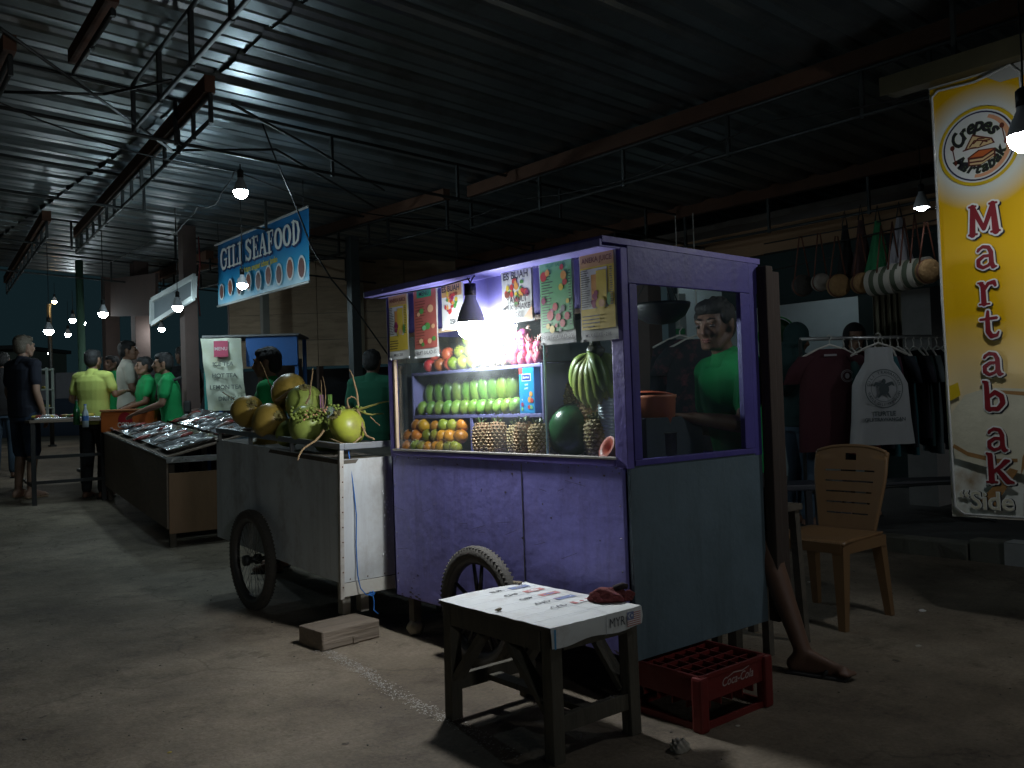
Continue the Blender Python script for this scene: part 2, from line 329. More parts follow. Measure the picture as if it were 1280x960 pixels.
# ---------------------------------------------------------------- market canopy
def zr(x,y): return 3.24-.045*(x-2)+max(0,y-7)*.03
can=thing('market_canopy','corrugated metal roof on rusty beams and thin trusses over the stalls','roof',(3,5,0))
M_roof=mat('galvanised_roof',(.24,.28,.30),.37,metal=.8,var=.35,scale=2.5,bump=.12,bscale=9,dirt=(.12,.11,.10),dirt_amt=.7,dirt_scale=2)
def roof_sheet(x0,x1,y0,y1,dz=0,pitch=.37):
    mb=MB(); prof=[(0,0),(.05,.012),(.10,.034),(.16,.044),(.24,.044),(.30,.034),(.35,.012),(.40,0),(.68,-.004),(.72,.006),(.76,-.004)]
    ys=[];y=y0;
    while y<y1:
        for u,h in prof:
            yy=y+u*pitch
            if yy<y1: ys.append((yy,h))
        y+=pitch
    nx=max(2,int((x1-x0)/1.6)+1); r=random.Random(int(x0*10+y0)); vs=[]; sag=[[r.uniform(-.012,.012) for _ in range(nx+1)] for _ in range(4000)]
    for k,(yy,h) in enumerate(ys):
        for i in range(nx+1):
            x=x0+(x1-x0)*i/nx; vs.append((x,yy,zr(x,yy)+h+dz+sag[int((yy-y0)/pitch)//3][i]*.8))
    n=nx+1; fs=[[k*n+i,k*n+i+1,(k+1)*n+i+1,(k+1)*n+i] for k in range(len(ys)-1) for i in range(nx)]
    mb.add(vs,fs,False)
    build(mb,'roof_sheet',M_roof,can,world=True)
roof_sheet(-4,2.2,-4,15.2,0); roof_sheet(2.1,8.2,-4,7.5,-.015); roof_sheet(2.1,8.2,7.2,15.2,-.028)
def truss(p,q,drop=.26,step=.75,top=True,r=.013,rusty=True,bw=.07,bh=.10,diag=False):
    p=Vector(p);q=Vector(q); d=q-p; n=max(2,int(d.length/step)); mb=MB()
    if rusty:
        b=MB(); b.bar(p+Vector((0,0,-bh/2-.01)),q+Vector((0,0,-bh/2-.01)),bw,bh); build(b,'beam',M_rust,can,world=True)
    o=Vector((0,0,-.12 if rusty else -.02))
    mb.tube([p+o,q+o],r,6); mb.tube([p+Vector((0,0,-drop)),q+Vector((0,0,-drop))],r,6)
    for i in range(n+1):
        a=p+d*(i/n); mb.bar(a+o,a+Vector((0,0,-drop-.02)),r*1.7,r*1.7)
        if diag and i<n: b2=p+d*((i+1)/n); mb.tube([a+Vector((0,0,-drop)),b2+o],r*.7,5)
    build(mb,'truss',M_steel,can,world=True)
def Z(x,y,dz=-.03): return (x,y,zr(x,y)+dz)
# beams along the row
truss(Z(4.78,-3),Z(4.78,6.3),.38,.9,bw=.08)
truss(Z(4.66,6.5),Z(4.62,12.5),.36,.9)
truss(Z(6.95,-3),Z(6.95,9.5),.42,.95,bh=.12)
truss(Z(1.15,-3),Z(1.72,5.72),.30,.62,rusty=False,r=.014)
def beam_px(p1,p2,z1,z2,**k):
    a=onZ(p1[0],p1[1],z1); b=onZ(p2[0],p2[1],z2); truss(a,b,**k)
beam_px((262,92),(95,285),3.12,3.24,drop=.27,step=.4,bw=.06,bh=.10)
beam_px((140,-20),(92,62),3.12,3.14,drop=.13,step=.8,bw=.06,bh=.07)
beam_px((58,262),(8,345),3.18,3.3,drop=.26,step=.5,bw=.08,bh=.1)
beam_px((12,40),(-60,210),3.08,3.2,drop=.2,step=.9,bw=.06,bh=.08)
beam_px((262,312),(170,352),3.2,3.3,drop=.26,step=.5,bw=.1,bh=.12)
# cross trusses along X
def xtruss(x0,x1,y,drop=.3,step=1.05,dz=-.05):
    truss(Z(x0,y,dz),Z(x1,y,dz),drop,step,rusty=False,r=.012,diag=False)
for y,x0,x1 in ((3.55,-2,1.4),(5.75,-2.5,7.6),(7.9,-2,8),(10.4,-2,8),(13,-2,8),(2.2,4.8,8)):
    xtruss(x0,x1,y)
# bent tie rods between cross trusses
mb=MB()
for (a,b) in (((0,35),(215,188)),((215,188),(345,187)),((0,115),(130,118)),((130,118),(215,100)),((345,187),(470,260)),((290,130),(400,190)),((400,190),(480,238))):
    mb.tube([onZ(a[0],a[1],2.93),onZ(b[0],b[1],2.93)],.009,5)
build(mb,'tie_rod',M_steel,can,world=True)
# sagging electric cables tied along the beams
for ci,pts in enumerate(([(4.8,1.0),(4.7,3.2),(4.75,5.6),(4.4,8.2)],[(0.6,5.5),(2.6,6.3),(4.7,6.6),(6.9,7.0)],[(3.9,.8),(5.2,1.4),(6.9,2.4)],[(2.6,6.3),(2.8,7.6),(3.0,9.4),(2.9,12.0)])):
    q=[]
    for (xa,ya),(xb,yb) in zip(pts,pts[1:]):
        for s in range(10):
            u=s/10; x,y=xa+(xb-xa)*u,ya+(yb-ya)*u; q.append((x+.01*math.sin(u*17),y,zr(x,y)-.30-.10*math.sin(u*math.pi)))
    mb=MB(); mb.tube(q,.0055,5); build(mb,'cable',M_cord,can,world=True)
# posts
def post(name,mt,px,d,top,r=.05,sq=False,lab=None):
    p=onD(px,500,d); g=gz(p.x,p.y); t=thing(name,lab,'post',(p.x,p.y,g)); mb=MB()
    if sq: mb.box2((-r,-r,0),(r,r,top-g),bev=.006)
    else: mb.tube([(0,0,0),(.01,0,(top-g)*.5),(0,0.01,top-g)],r,10)
    build(mb,'shaft',mt,t); mb=MB(); mb.box((0,0,.02),(r*3.2,r*3.2,.04),bev=.005); build(mb,'foot_plate',M_steel,t); return t
M_gpost=mat('green_post',(.05,.11,.07),.7,var=.3); M_bpost=mat('brown_post',(.10,.065,.055),.8,var=.35)
post('roof_post',M_gpost,103,12.3,3.3,.05,lab='green painted roof post behind the yellow shirted person')
post('roof_post',M_bpost,239,9.8,3.2,.075,True,lab='brown square roof post right of the group in green shirts')
post('roof_post',M_bpost,178,12.6,3.3,.10,True,lab='brown square roof post right behind the cream shirted person')
post('roof_post',M_bpost,141,14.5,3.4,.11,True,lab='dark brown square roof post farthest back at the market end')
post('roof_post',M_steel,64,17,3.3,.04,lab='thin grey pole at the far end with a warm lamp on top')
post('roof_post',M_steel,446,8.9,2.85,.05,True,lab='dark steel roof post in front of the plywood wall')
post('roof_post',mat('pale_post',(.32,.30,.26),.8),334,11.2,2.9,.045,True,lab='pale thin post left of the plywood wall')
# plywood wall panels, back
M_ply=mat('plywood',(.5,.36,.24),.75,var=.3,scale=3,stretch=(1,1,6),bump=.2,bscale=10,dirt=(.1,.06,.04),dirt_scale=2)
def panel_wall():
    a=onD(290,500,12.0); b=onD(575,500,12.0); t=thing('plywood_wall','tan plywood wall panels above a dark opening behind the stalls','wall',(a.x,a.y,gz(a.x,a.y)))
    d=Vector((b.x-a.x,b.y-a.y,0)); L=d.length; d.normalize(); nn=Vector((-d.y,d.x,0))
    if nn.dot(Vector((-a.x,-a.y,0)))<0: nn=-nn
    zb=lambda s: 1.15+50*12/1109
    s0=0; k=0; r=random.Random(2)
    while s0<L:
        mb=MB()
        for row in range(4):
            zz=1.70+row*.36; o=nn*r.uniform(0,.012)
            mb.bar(a+d*(s0+.004)+o+Vector((0,0,zz+.178-a.z)),a+d*min(L,s0+1.186)+o+Vector((0,0,zz+.178-a.z)),.03,.354)
        build(mb,'plywood_panel',M_ply,t,world=True); s0+=1.19; k+=1
    mb=MB(); s0=0
    A=Vector((a.x,a.y,0))-nn*.06
    while s0<L:
        mb.bar(A+d*s0+Vector((0,0,.2)),A+d*s0+Vector((0,0,3.1)),.07,.07); s0+=1.19
    build(mb,'frame',M_bpost,t,world=True)
    mb=MB(); q=onD(455,500,12.0); q.z=0; q+=nn*.06; mb.bar(q+Vector((0,0,1.70)),q+Vector((0,0,3.1)),.10,.05); build(mb,'batten',mat('pale_batten',(.42,.36,.26),.8),t,world=True)
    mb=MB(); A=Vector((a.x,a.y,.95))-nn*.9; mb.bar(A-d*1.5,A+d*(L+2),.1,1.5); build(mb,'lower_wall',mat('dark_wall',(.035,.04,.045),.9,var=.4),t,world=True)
panel_wall()
# low pale wall far behind at the left
def far_wall():
    t=thing('boundary_wall','pale grey wall low across the far end of the market','wall',tuple(onD(120,500,26).xy)+(.6,))
    a=onD(-60,447,26);b=onD(245,447,26); mb=MB(); d=(b-a); n=7
    for i in range(n):
        p=a+d*(i/n); q=a+d*((i+.96)/n); mb.bar(Vector((p.x,p.y,2.0+(i%2)*.03)),Vector((q.x,q.y,2.0+(i%2)*.03)),.15,.75)
    build(mb,'wall_panel',mat('pale_wall',(.19,.20,.22),.85,var=.25),t,world=True)
    mb=MB(); mb.bar(Vector((a.x,a.y,1.0)),Vector((b.x,b.y,1.0)),.12,1.3); build(mb,'wall_base',mat('navy_wall',(.03,.05,.08),.85),t,world=True)
    # dark shed mass behind
    t=thing('shed_building','dark low building with flat eave behind the far wall','building',tuple(onD(60,500,34).xy)+(.6,))
    a=onD(-120,500,34); b=onD(60,500,34); mb=MB(); mb.bar(Vector((a.x,a.y,2.1)),Vector((b.x,b.y,2.1)),3,3.0); build(mb,'wall',mat('shed_wall',(.10,.13,.11),.9),t,world=True)
    mb=MB(); mb.bar(Vector((a.x,a.y,3.7)),Vector((b.x,b.y,3.7)),3.8,.14); build(mb,'roof',M_steel,t,world=True)
far_wall()
# brown hanging fascia panel behind sign frame
t=thing('fascia_panel','dull brown wooden fascia board under the roof beside the sign frame','fascia',tuple(onD(180,370,13).xy)+(2.6,))
a=onD(140,372,13); b=onD(196,368,11.5); mb=MB(); mb.bar(a,b,.04,.55); build(mb,'board',M_bpost,t,world=True)
# ---------------------------------------------------------------- lamps
M_cap=mat('lamp_cap',(.70,.71,.73),.45,var=.1,bump=0)
def lamp(px,py,d,r,s,label,cordz=None,col=(.80,.93,1.0),em=None,group='hanging market bulbs',P=None,shade=False):
    p=P or onD(px,py,d); t=thing('hanging_bulb',label,'lamp',tuple(p),0,group)
    g=MB(); g.lathe([(.001,-r*.95),(r*.45,-r*.85),(r*.8,-r*.55),(r,-r*.1),(r*1.0,r*.15)],20); build(g,'globe',em or emat('led_%s_%d'%(label[:3],s),col,s),t)
    c=MB(); c.lathe(([(r*1.12,-r*.45),(r*1.14,-r*.1)] if shade else [])+[(r*1.0+(.1*r if shade else 0),r*.15),(r*.95,r*.45),(r*.72,r*1.15),(r*.42,r*1.75),(r*.40,r*2.0),(.001,r*2.0)],20); build(c,'housing',M_cap,t)
    k=MB(); k.lathe([(.001,r*2.0),(r*.44,r*2.0),(r*.46,r*3.0),(r*.25,r*3.2),(.001,r*3.25)],14); build(k,'socket',M_cord,t)
    zt=cordz if cordz else zr(p.x,p.y)-.05
    w_=MB(); h=zt-p.z; w_.tube([(0,0,r*3.1),(.004,0,h*.5),(0,.002,h)],.004,6); build(w_,'cord',M_cord,t)
    return t
EM1=emat('led_cool',(.70,.91,1.0),S_ROOF); EM2=emat('led_far',(.84,.96,1.0),S_FAR); EM3=emat('lamp_warm',(1.0,.62,.25),60)
lamp(301,240,6.5,.052,0,'white bulb on a long cord above the seafood banner',2.95,em=EM1)
lamp(303,356,7.4,.042,0,'white bulb hanging in front of the row of dishes on the blue banner',em=EM1)
lamp(222,384,8.9,.05,0,'white bulb hanging before the pale framed sign board',em=EM1)
lamp(202,411,12.5,.045,0,'small white bulb low above the heads of the group in green',em=EM2)
lamp(129,392,9.6,.048,0,'white bulb hanging right of the green post',em=EM1)
lamp(102,404,13.0,.055,0,'white bulb hanging at the green post',em=EM2)
lamp(91,400,16,.055,0,'white bulb just left of the green post, higher one',em=EM2,cordz=3.4)
lamp(61,414,11,.055,0,'white bulb hanging right of the dark shirted man head',em=EM2)
lamp(85,418,19,.06,0,'small white bulb low between the thin pole and the green post',em=EM2,cordz=3.6)
lamp(61,442,24,.03,0,'tiny white bulb lowest in the far distance',em=EM2,cordz=3.2)
lamp(136,370,17,.045,0,'warm orange bulb up at the far dark post',em=EM3,cordz=3.7)
lamp(68,377,17,.045,0,'warm orange bulb on top of the thin far pole',em=EM3,cordz=3.7)
# ================================================================= PURPLE FRUIT STALL
X0,Y0,LL,WW,ZT,ZS,ZB=2.362,2.2246,1.62,.8185,1.7145,.9168,.1898
Y1=Y0+LL; X1=X0+WW
M_pur=mat('purple_paint',(.25,.235,.62),.45,streak=(.12,.10,.24),streak_amt=.55,var=.22,scale=3,bump=.25,bscale=18,dirt=(.16,.13,.30),dirt_amt=.55,dirt_scale=4)
M_purd=mat('purple_trim_paint',(.15,.12,.42),.5,var=.25,bump=.2,bscale=30,dirt=(.09,.08,.16),dirt_scale=9)
M_teal=mat('teal_grey_paint',(.12,.17,.20),.6,var=.25,scale=2.5,bump=.2,dirt=(.07,.10,.11),dirt_scale=3,streak=(.05,.07,.075),streak_amt=.6)
M_trim=mat('raw_wood_trim',(.38,.28,.19),.6,var=.3,stretch=(1,1,.3))
M_glass=glassmat('stall_glass'); M_alu=mat('aluminium_strip',(.55,.52,.48),.35,metal=.7,var=.2)
st=thing('fruit_stall','purple wooden fruit juice stall with glass front beside the coconut cart','food stall',((X0+X1)/2,(Y0+Y1)/2,0))
def sp(name,mt,*bx,parent=None,bev=.003):
    mb=MB()
    for b in bx: mb.box2(b[0],b[1],bev=bev)
    return build(mb,name,mt,parent or st,world=True)
# front panel with arched cut for the wheel left as full panel + patches
fp=sp('front_panel',M_pur,((X0,Y0+.03,ZB+.01),(X0+.02,Y1,ZS-.012)))
# seams, screw heads and chipped spots on the front panel
mb=MB(); mb.cur=0
mb.box2((X0-.0025,Y0+.60,ZB+.02),(X0+.001,Y0+.604,ZS-.03)); 
r=random.Random(5)
for k in range(16):
    y=Y0+.06+k*.10; mb.ell((X0-.001,y,ZS-.03+r.uniform(-.006,.006)),(.002,.004,.004),n=8,m_=5)
for k in range(6):
    z=ZB+.08+k*.12; mb.ell((X0-.001,Y0+.045,z),(.002,.0035,.0035),n=8,m_=5); mb.ell((X0-.001,Y1-.03,z),(.002,.0035,.0035),n=8,m_=5)
build(mb,'screw',mat('screw_metal',(.25,.24,.26),.4,metal=.8),fp,world=True)
mb=MB()
for k in range(60):
    y=r.uniform(Y0+.04,Y1-.03); z=r.choice([r.uniform(ZB+.02,ZB+.16),r.uniform(ZB,ZS-.05),r.uniform(ZS-.08,ZS-.03)]); s=r.uniform(.0015,.007)*(1 if z>.35 else 1.3)
    n=7; ph=r.random()*6
    mb.poly([(X0-.0008,y+s*r.uniform(.5,1.3)*math.cos(ph+6.283*j/n),z+s*r.uniform(.4,1)*math.sin(ph+6.283*j/n)) for j in range(n)])
for k in range(46):
    y=r.uniform(Y0+.04,Y1-.05); z=ZB+.012+abs(r.gauss(0,.018)); s=r.uniform(.004,.014); n=8; ph=r.random()*6
    mb.poly([(X0-.0011,y+s*1.6*r.uniform(.6,1.2)*math.cos(ph+6.283*j/n),z+s*.6*r.uniform(.5,1)*math.sin(ph+6.283*j/n)) for j in range(n)])
for k in range(14):
    y=r.uniform(Y0+.1,Y1-.1); z=r.uniform(ZB+.15,ZS-.1); L_=r.uniform(.03,.12); a=r.uniform(-.5,.5); t_=.0012
    mb.poly([(X0-.0011,y,z),(X0-.0011,y+L_*math.cos(a),z+L_*math.sin(a)),(X0-.0011,y+L_*math.cos(a),z+L_*math.sin(a)+t_),(X0-.0011,y,z+t_)])
build(mb,'paint_chips',mat('chipped_wood',(.10,.08,.09),.9),fp,world=True)
sp('end_panel',M_teal,((X0+.012,Y0,ZB),(X1,Y0+.018,ZS-.02)))
sp('far_end_panel',M_purd,((X0,Y1-.018,ZB+.01),(X1,Y1,ZS-.02)))
sp('back_panel',M_purd,((X1-.02,Y0+.02,ZB),(X1,Y1-.02,ZS-.02)))
sp('floor_board',M_purd,((X0+.02,Y0+.02,ZB),(X1-.02,Y1-.02,ZB+.03)))
sp('counter_board',M_purd,((X0+.021,Y0+.02,ZS-.045),(X1-.021,Y1-.02,ZS-.02)))
M_pure=mat('deep_violet_paint',(.085,.07,.30),.5,var=.25,bump=.2,streak=(.04,.035,.12),dirt=(.05,.04,.1))
# posts
for n_,(x,y,wx,wy) in enumerate(((X0-.002,Y0-.002,.035,.06),(X0-.002,Y1-.033,.035,.035),(X1-.05,Y0-.002,.05,.04),(X1-.05,Y1-.038,.05,.04))):
    sp('corner_post',M_purd if n_<2 else M_pure,((x,y,ZS-.03),(x+wx,y+wy,ZT-.02)))
# long sill and head rails
ZF=1.497   # bottom of upper fascia
sp('front_sill',M_purd,((X0-.008,Y0+.06,ZS-.022),(X0+.045,Y1-.035,ZS+.002)))
sp('sill_strip',M_alu,((X0-.011,Y0+.05,ZS+.003),(X0+.012,Y1-.03,ZS+.012)),bev=.002)
sp('upper_board',M_pur,((X0+.03,Y0+.05,ZF),(X0+.045,Y1-.034,ZT-.02)))
sp('upper_trim',M_trim,((X0+.012,Y0+.055,ZF-.02),(X0+.03,Y1-.034,ZF+.0)))
sp('side_strip',M_trim,((X0-.004,Y1-.062,ZS+.014),(X0+.012,Y1-.046,ZT-.05)))
sp('end_sill',M_pure,((X0+.036,Y0-.006,ZS-.022),(X1-.05,Y0+.034,ZS-.0)))
ub=sp('end_upper_panel',M_pure,((X0+.035,Y0-.001,1.565),(X1+.02,Y0+.018,ZT-.01)))
sp('end_frame_stile',M_pure,((X0+.0335,Y0-.006,ZS+.0005),(X0+.075,Y0+.02,1.563)))
sp('end_frame_stile',M_pure,((X1-.115,Y0-.004,ZS+.0005),(X1-.052,Y0+.02,1.563)))
sp('far_end_upper',M_purd,((X0+.033,Y1-.016,ZF),(X1-.05,Y1,ZT-.02)))
# panes
sp('glass_pane',M_glass,((X0+.014,Y0+.058,ZS+.012),(X0+.018,Y1-.064,ZF-.02)),bev=0)
sp('glass_pane',glassmat('end_glass',haze=.010,gl=.03),((X0+.076,Y0+.006,ZS+.002),(X1-.116,Y0+.010,1.563)),bev=0)
sp('glass_pane',M_glass,((X0+.04,Y1-.012,ZS-.018),(X1-.052,Y1-.008,ZF)),bev=0)
yd=onX(686,560,X0+.03).y
sp('glass_divider',mat('glass_edge',(.35,.5,.52),.2,var=.1,bump=0),((X0+.022,yd,ZS+.0),(X0+.03,yd+.006,ZF-.02)),bev=0)
# roof with a slight fall to the left and overhanging eave
mb=MB()
def slab(y0,y1,x0,x1,z0,z1,t): 
    mb.add([(x0,y0,z0),(x1,y0,z0-.015),(x1,y1,z1-.015),(x0,y1,z1),(x0,y0,z0+t),(x1,y0,z0+t-.015),(x1,y1,z1+t-.015),(x0,y1,z1+t)],[[0,1,2,3],[4,7,6,5],[0,4,5,1],[1,5,6,2],[2,6,7,3],[3,7,4,0]])
slab(Y0-.004,Y1+.035,X0-.095,X1+.03,ZT-.008,ZT-.018,.022)
rf=build(mb,'roof',M_purd,st,world=True)
sp('eave_board',M_pur,((X0-.108,Y0-.002,ZT-.027),(X0-.0955,Y1+.04,ZT+.002)))
sp('eave_soffit',M_pur,((X0-.095,Y0+.0,ZT-.027),(X0+.03,Y1+.03,ZT-.019)))
for k,x in enumerate((X0+.35,X0+.37,X0+.39,X0+.41)):
    pass
# dark wooden prop post at the rear corner
sp('prop_post',mat('dark_prop_wood',(.05,.035,.028),.9,var=.5,bump=.5,stretch=(1,1,.2)),((X1+.005,Y0-.05,.19),(X1+.055,Y0-.0,1.68)),bev=.006)
sp('prop_post',MATS['dark_prop_wood'],((X1+.058,Y0-.04,.19),(X1+.115,Y0+.01,1.66)),bev=.006)
# legs at far end with stone
sp('leg',M_wood,((X0+.04,Y1-.10,.07),(X0+.085,Y1-.055,ZB+.0))); sp('leg',M_wood,((X1-.09,Y1-.10,0),(X1-.045,Y1-.055,ZB+.0))); sp('leg',M_wood,((X1-.09,Y0+.10,0),(X1-.045,Y0+.145,ZB)))
mb=MB(); mb.ell((0,0,.036),(.05,.042,.038),n=9,m_=6,noise=.12,seed=2)
s_=build(mb,'stone_block',mat('pale_stone',(.38,.34,.27),.9,var=.4,bump=.6)); s_.location=(X0+.062,Y1-.078,0); tag(s_,'small pale stone block under the leg of the purple stall','stone')
# interior shelving
XS=X0+.085
yl=Y1-.09; yr=onX(676,480,XS).y
M_shelf=mat('shelf_paint',(.16,.15,.33),.55,var=.25,bump=.1)
sp('shelf',M_shelf,((XS,yr,1.075),(X1-.15,yl,1.092))); sp('shelf',M_shelf,((XS,yr,1.288),(X1-.15,yl,1.303)))
ydv=onX(589,540,XS).y
sp('shelf_divider',M_shelf,((XS,ydv-.008,ZS-.018),(X1-.15,ydv+.008,1.074)))
sp('shelf_end',M_shelf,((XS,yl+.001,ZS-.018),(X1-.15,yl+.014,1.303)))
sp('shelf_end',M_shelf,((XS,yr-.014,ZS-.018),(X1-.15,yr-.001,1.303)))
sp('shelf_back',mat('dark_backing',(.05,.05,.10),.8),((X1-.149,yr-.01,ZS-.018),(X1-.14,yl+.014,1.303)))
# ---- wheel of purple stall (cast spokes), axis X
def tyre(mb,R_,w,r=None):
    prof=[]; 
    for k in range(13):
        a=math.pi*(k/12); prof.append((R_-w*.55+w*.62*math.sin(a),-w*.5*math.cos(a)))
    prof=[(R_-w*.85,-w*.36)]+prof+[(R_-w*.85,w*.36)]
    mb.lathe(prof,48,axis='x',close=False)
    # tread blocks
    for k in range(76):
        a=2*math.pi*k/76
        for s in(-1,1):
            q=Vector((s*w*.20,0,0)); rr=R_+.0665*w-.0058
            M=Matrix.Rotation(a+ (.03 if s>0 else 0),3,'X')@Matrix.Rotation(s*.5,3,'Z')
            c=Matrix.Rotation(a+(.03 if s>0 else 0),3,'X')@Vector((s*w*.24,0,rr-.004)); mb.box(c,(w*.34,.009,.008),Matrix.Rotation(a,3,'X')@Matrix.Rotation(s*.45,3,'Z'))
def wheel_parts(parent,c,R_,w,wire,world=True,M=None):
    def put(mb,n,mt,par):
        if M is not None: mb.xf(M)
        mb.xf(Matrix.Translation(c)); return build(mb,n,mt,par,world=True)
    mb=MB(); tyre(mb,R_,w); wt=put(mb,'wheel',M_tyre,parent)
    mb=MB(); rr=R_-w*.85
    mb.lathe([(rr+.006,-w*.4),(rr-.006,-w*.38),(rr-.022,-w*.12),(rr-.022,w*.12),(rr-.006,w*.38),(rr+.006,w*.4)],48,axis='x'); 
    put(mb,'rim',mat('dull_rim',(.11,.105,.10),.45,metal=.6) if wire else mat('black_rim',(.03,.03,.032),.4,metal=.3),wt)
    mb=MB(); mb.lathe([(.001,-.05),(.03,-.05),(.03,-.02),(.018,-.018),(.018,.018),(.03,.02),(.03,.05),(.001,.05)],18,axis='x'); put(mb,'hub',M_steel,wt)
    mb=MB()
    if wire:
        for k in range(32):
            a=2*math.pi*k/32; b=a+(.35 if k%2 else -.35); s=1 if (k//2)%2 else -1
            mb.tube([(s*.02,.027*math.cos(b),.027*math.sin(b)),(0,(rr-.02)*math.cos(a),(rr-.02)*math.sin(a))],.0016,4)
        put(mb,'spokes',mat('spoke_wire',(.30,.29,.27),.4,metal=.7),wt)
    else:
        for k in range(5):
            for dd in(-.12,.12):
                a=2*math.pi*k/5+.3; mb.tube([(0,.022*math.cos(a+dd),.022*math.sin(a+dd)),(0,(rr-.016)*math.cos(a+dd*1.3),(rr-.016)*math.sin(a+dd*1.3))],[.011,.0075],8)
        put(mb,'spokes',MATS['black_rim'],wt)
    return wt
wheel_parts(st,(X0-.055,3.075,.262),.262,.062,False)
mb=MB(); mb.tube([(X0-.09,3.075,.262),(X0+.5,3.075,.262)],.012,8); mb.lathe([(.001,-.02),(.016,-.02),(.018,0),(.001,0)],8,c=(X0-.085,3.075,.262),axis='x'); build(mb,'axle',M_steel,st,world=True)
# ---- lamp under the eave
bp_=onX(589,407,X0-.07)
M_bulbA=emat('stall_bulb_glow',(.92,.97,1.0),S_STALL)
t=thing('hanging_bulb','big bright white bulb hanging under the purple stall eave','lamp',tuple(bp_))
r_=.062
g=MB(); g.lathe([(.001,-r_*1.0),(r_*.5,-r_*.88),(r_*.85,-r_*.55),(r_,-r_*.1),(r_*1.0,r_*.2)],24); build(g,'globe',M_bulbA,t)
c=MB(); c.lathe([(r_*1.0,r_*.2),(r_*.95,r_*.5),(r_*.70,r_*1.2),(r_*.42,r_*1.8),(r_*.38,r_*2.1),(.001,r_*2.1)],24); build(c,'housing',M_cap,t)
k=MB(); k.lathe([(.001,r_*2.1),(r_*.42,r_*2.1),(r_*.42,r_*2.9),(.001,r_*2.95)],14); build(k,'socket',M_cord,t)
h=ZT-.03-bp_.z
k=MB(); k.tube([(0,0,r_*2.9),(.004,.006,r_*3.1),(-.004,.012,h)],.0035,6); k.tube([(0,0,r_*2.9),(.004,-.02,r_*3.0+.02),(-.01,-.05,h)],.003,6); k.tube([(0,.0,h-.003),(.0,.2,h-.012),(0,.6,h-.004),(0,.8,h)],.0035,6); build(k,'cord',M_cord,t)
# ================================================================= POSTERS
M_pap=mat('laminated_paper',(.62,.64,.62),.25,var=.06,bump=.25,bscale=7,coat=.6)
M_ink=flat('black_ink',(.03,.03,.035),.5); M_or=flat('orange_print',(.62,.30,.08),.4,coat=.4); M_ye=flat('yellow_print',(.60,.46,.06),.4,coat=.4); M_re=flat('red_print',(.45,.05,.05),.4,coat=.4)
M_gr=flat('green_print',(.16,.42,.20),.35,coat=.5); M_gr2=flat('leaf_print',(.08,.25,.06),.4); M_dr=flat('berry_print',(.25,.03,.10),.4); M_mar=flat('brick_print',(.36,.10,.08),.35,coat=.5); M_tan=flat('tan_print',(.50,.30,.14),.35,coat=.4); M_br=flat('brown_ink',(.16,.05,.03),.5); M_gd=flat('dark_green_print',(.03,.25,.12),.4); M_pch=flat('peach_print',(.6,.36,.2),.4)
PM=[M_pap,M_ink,M_or,M_ye,M_re,M_gr,M_gr2,M_dr,M_mar,M_tan,M_br,M_gd,M_pch]
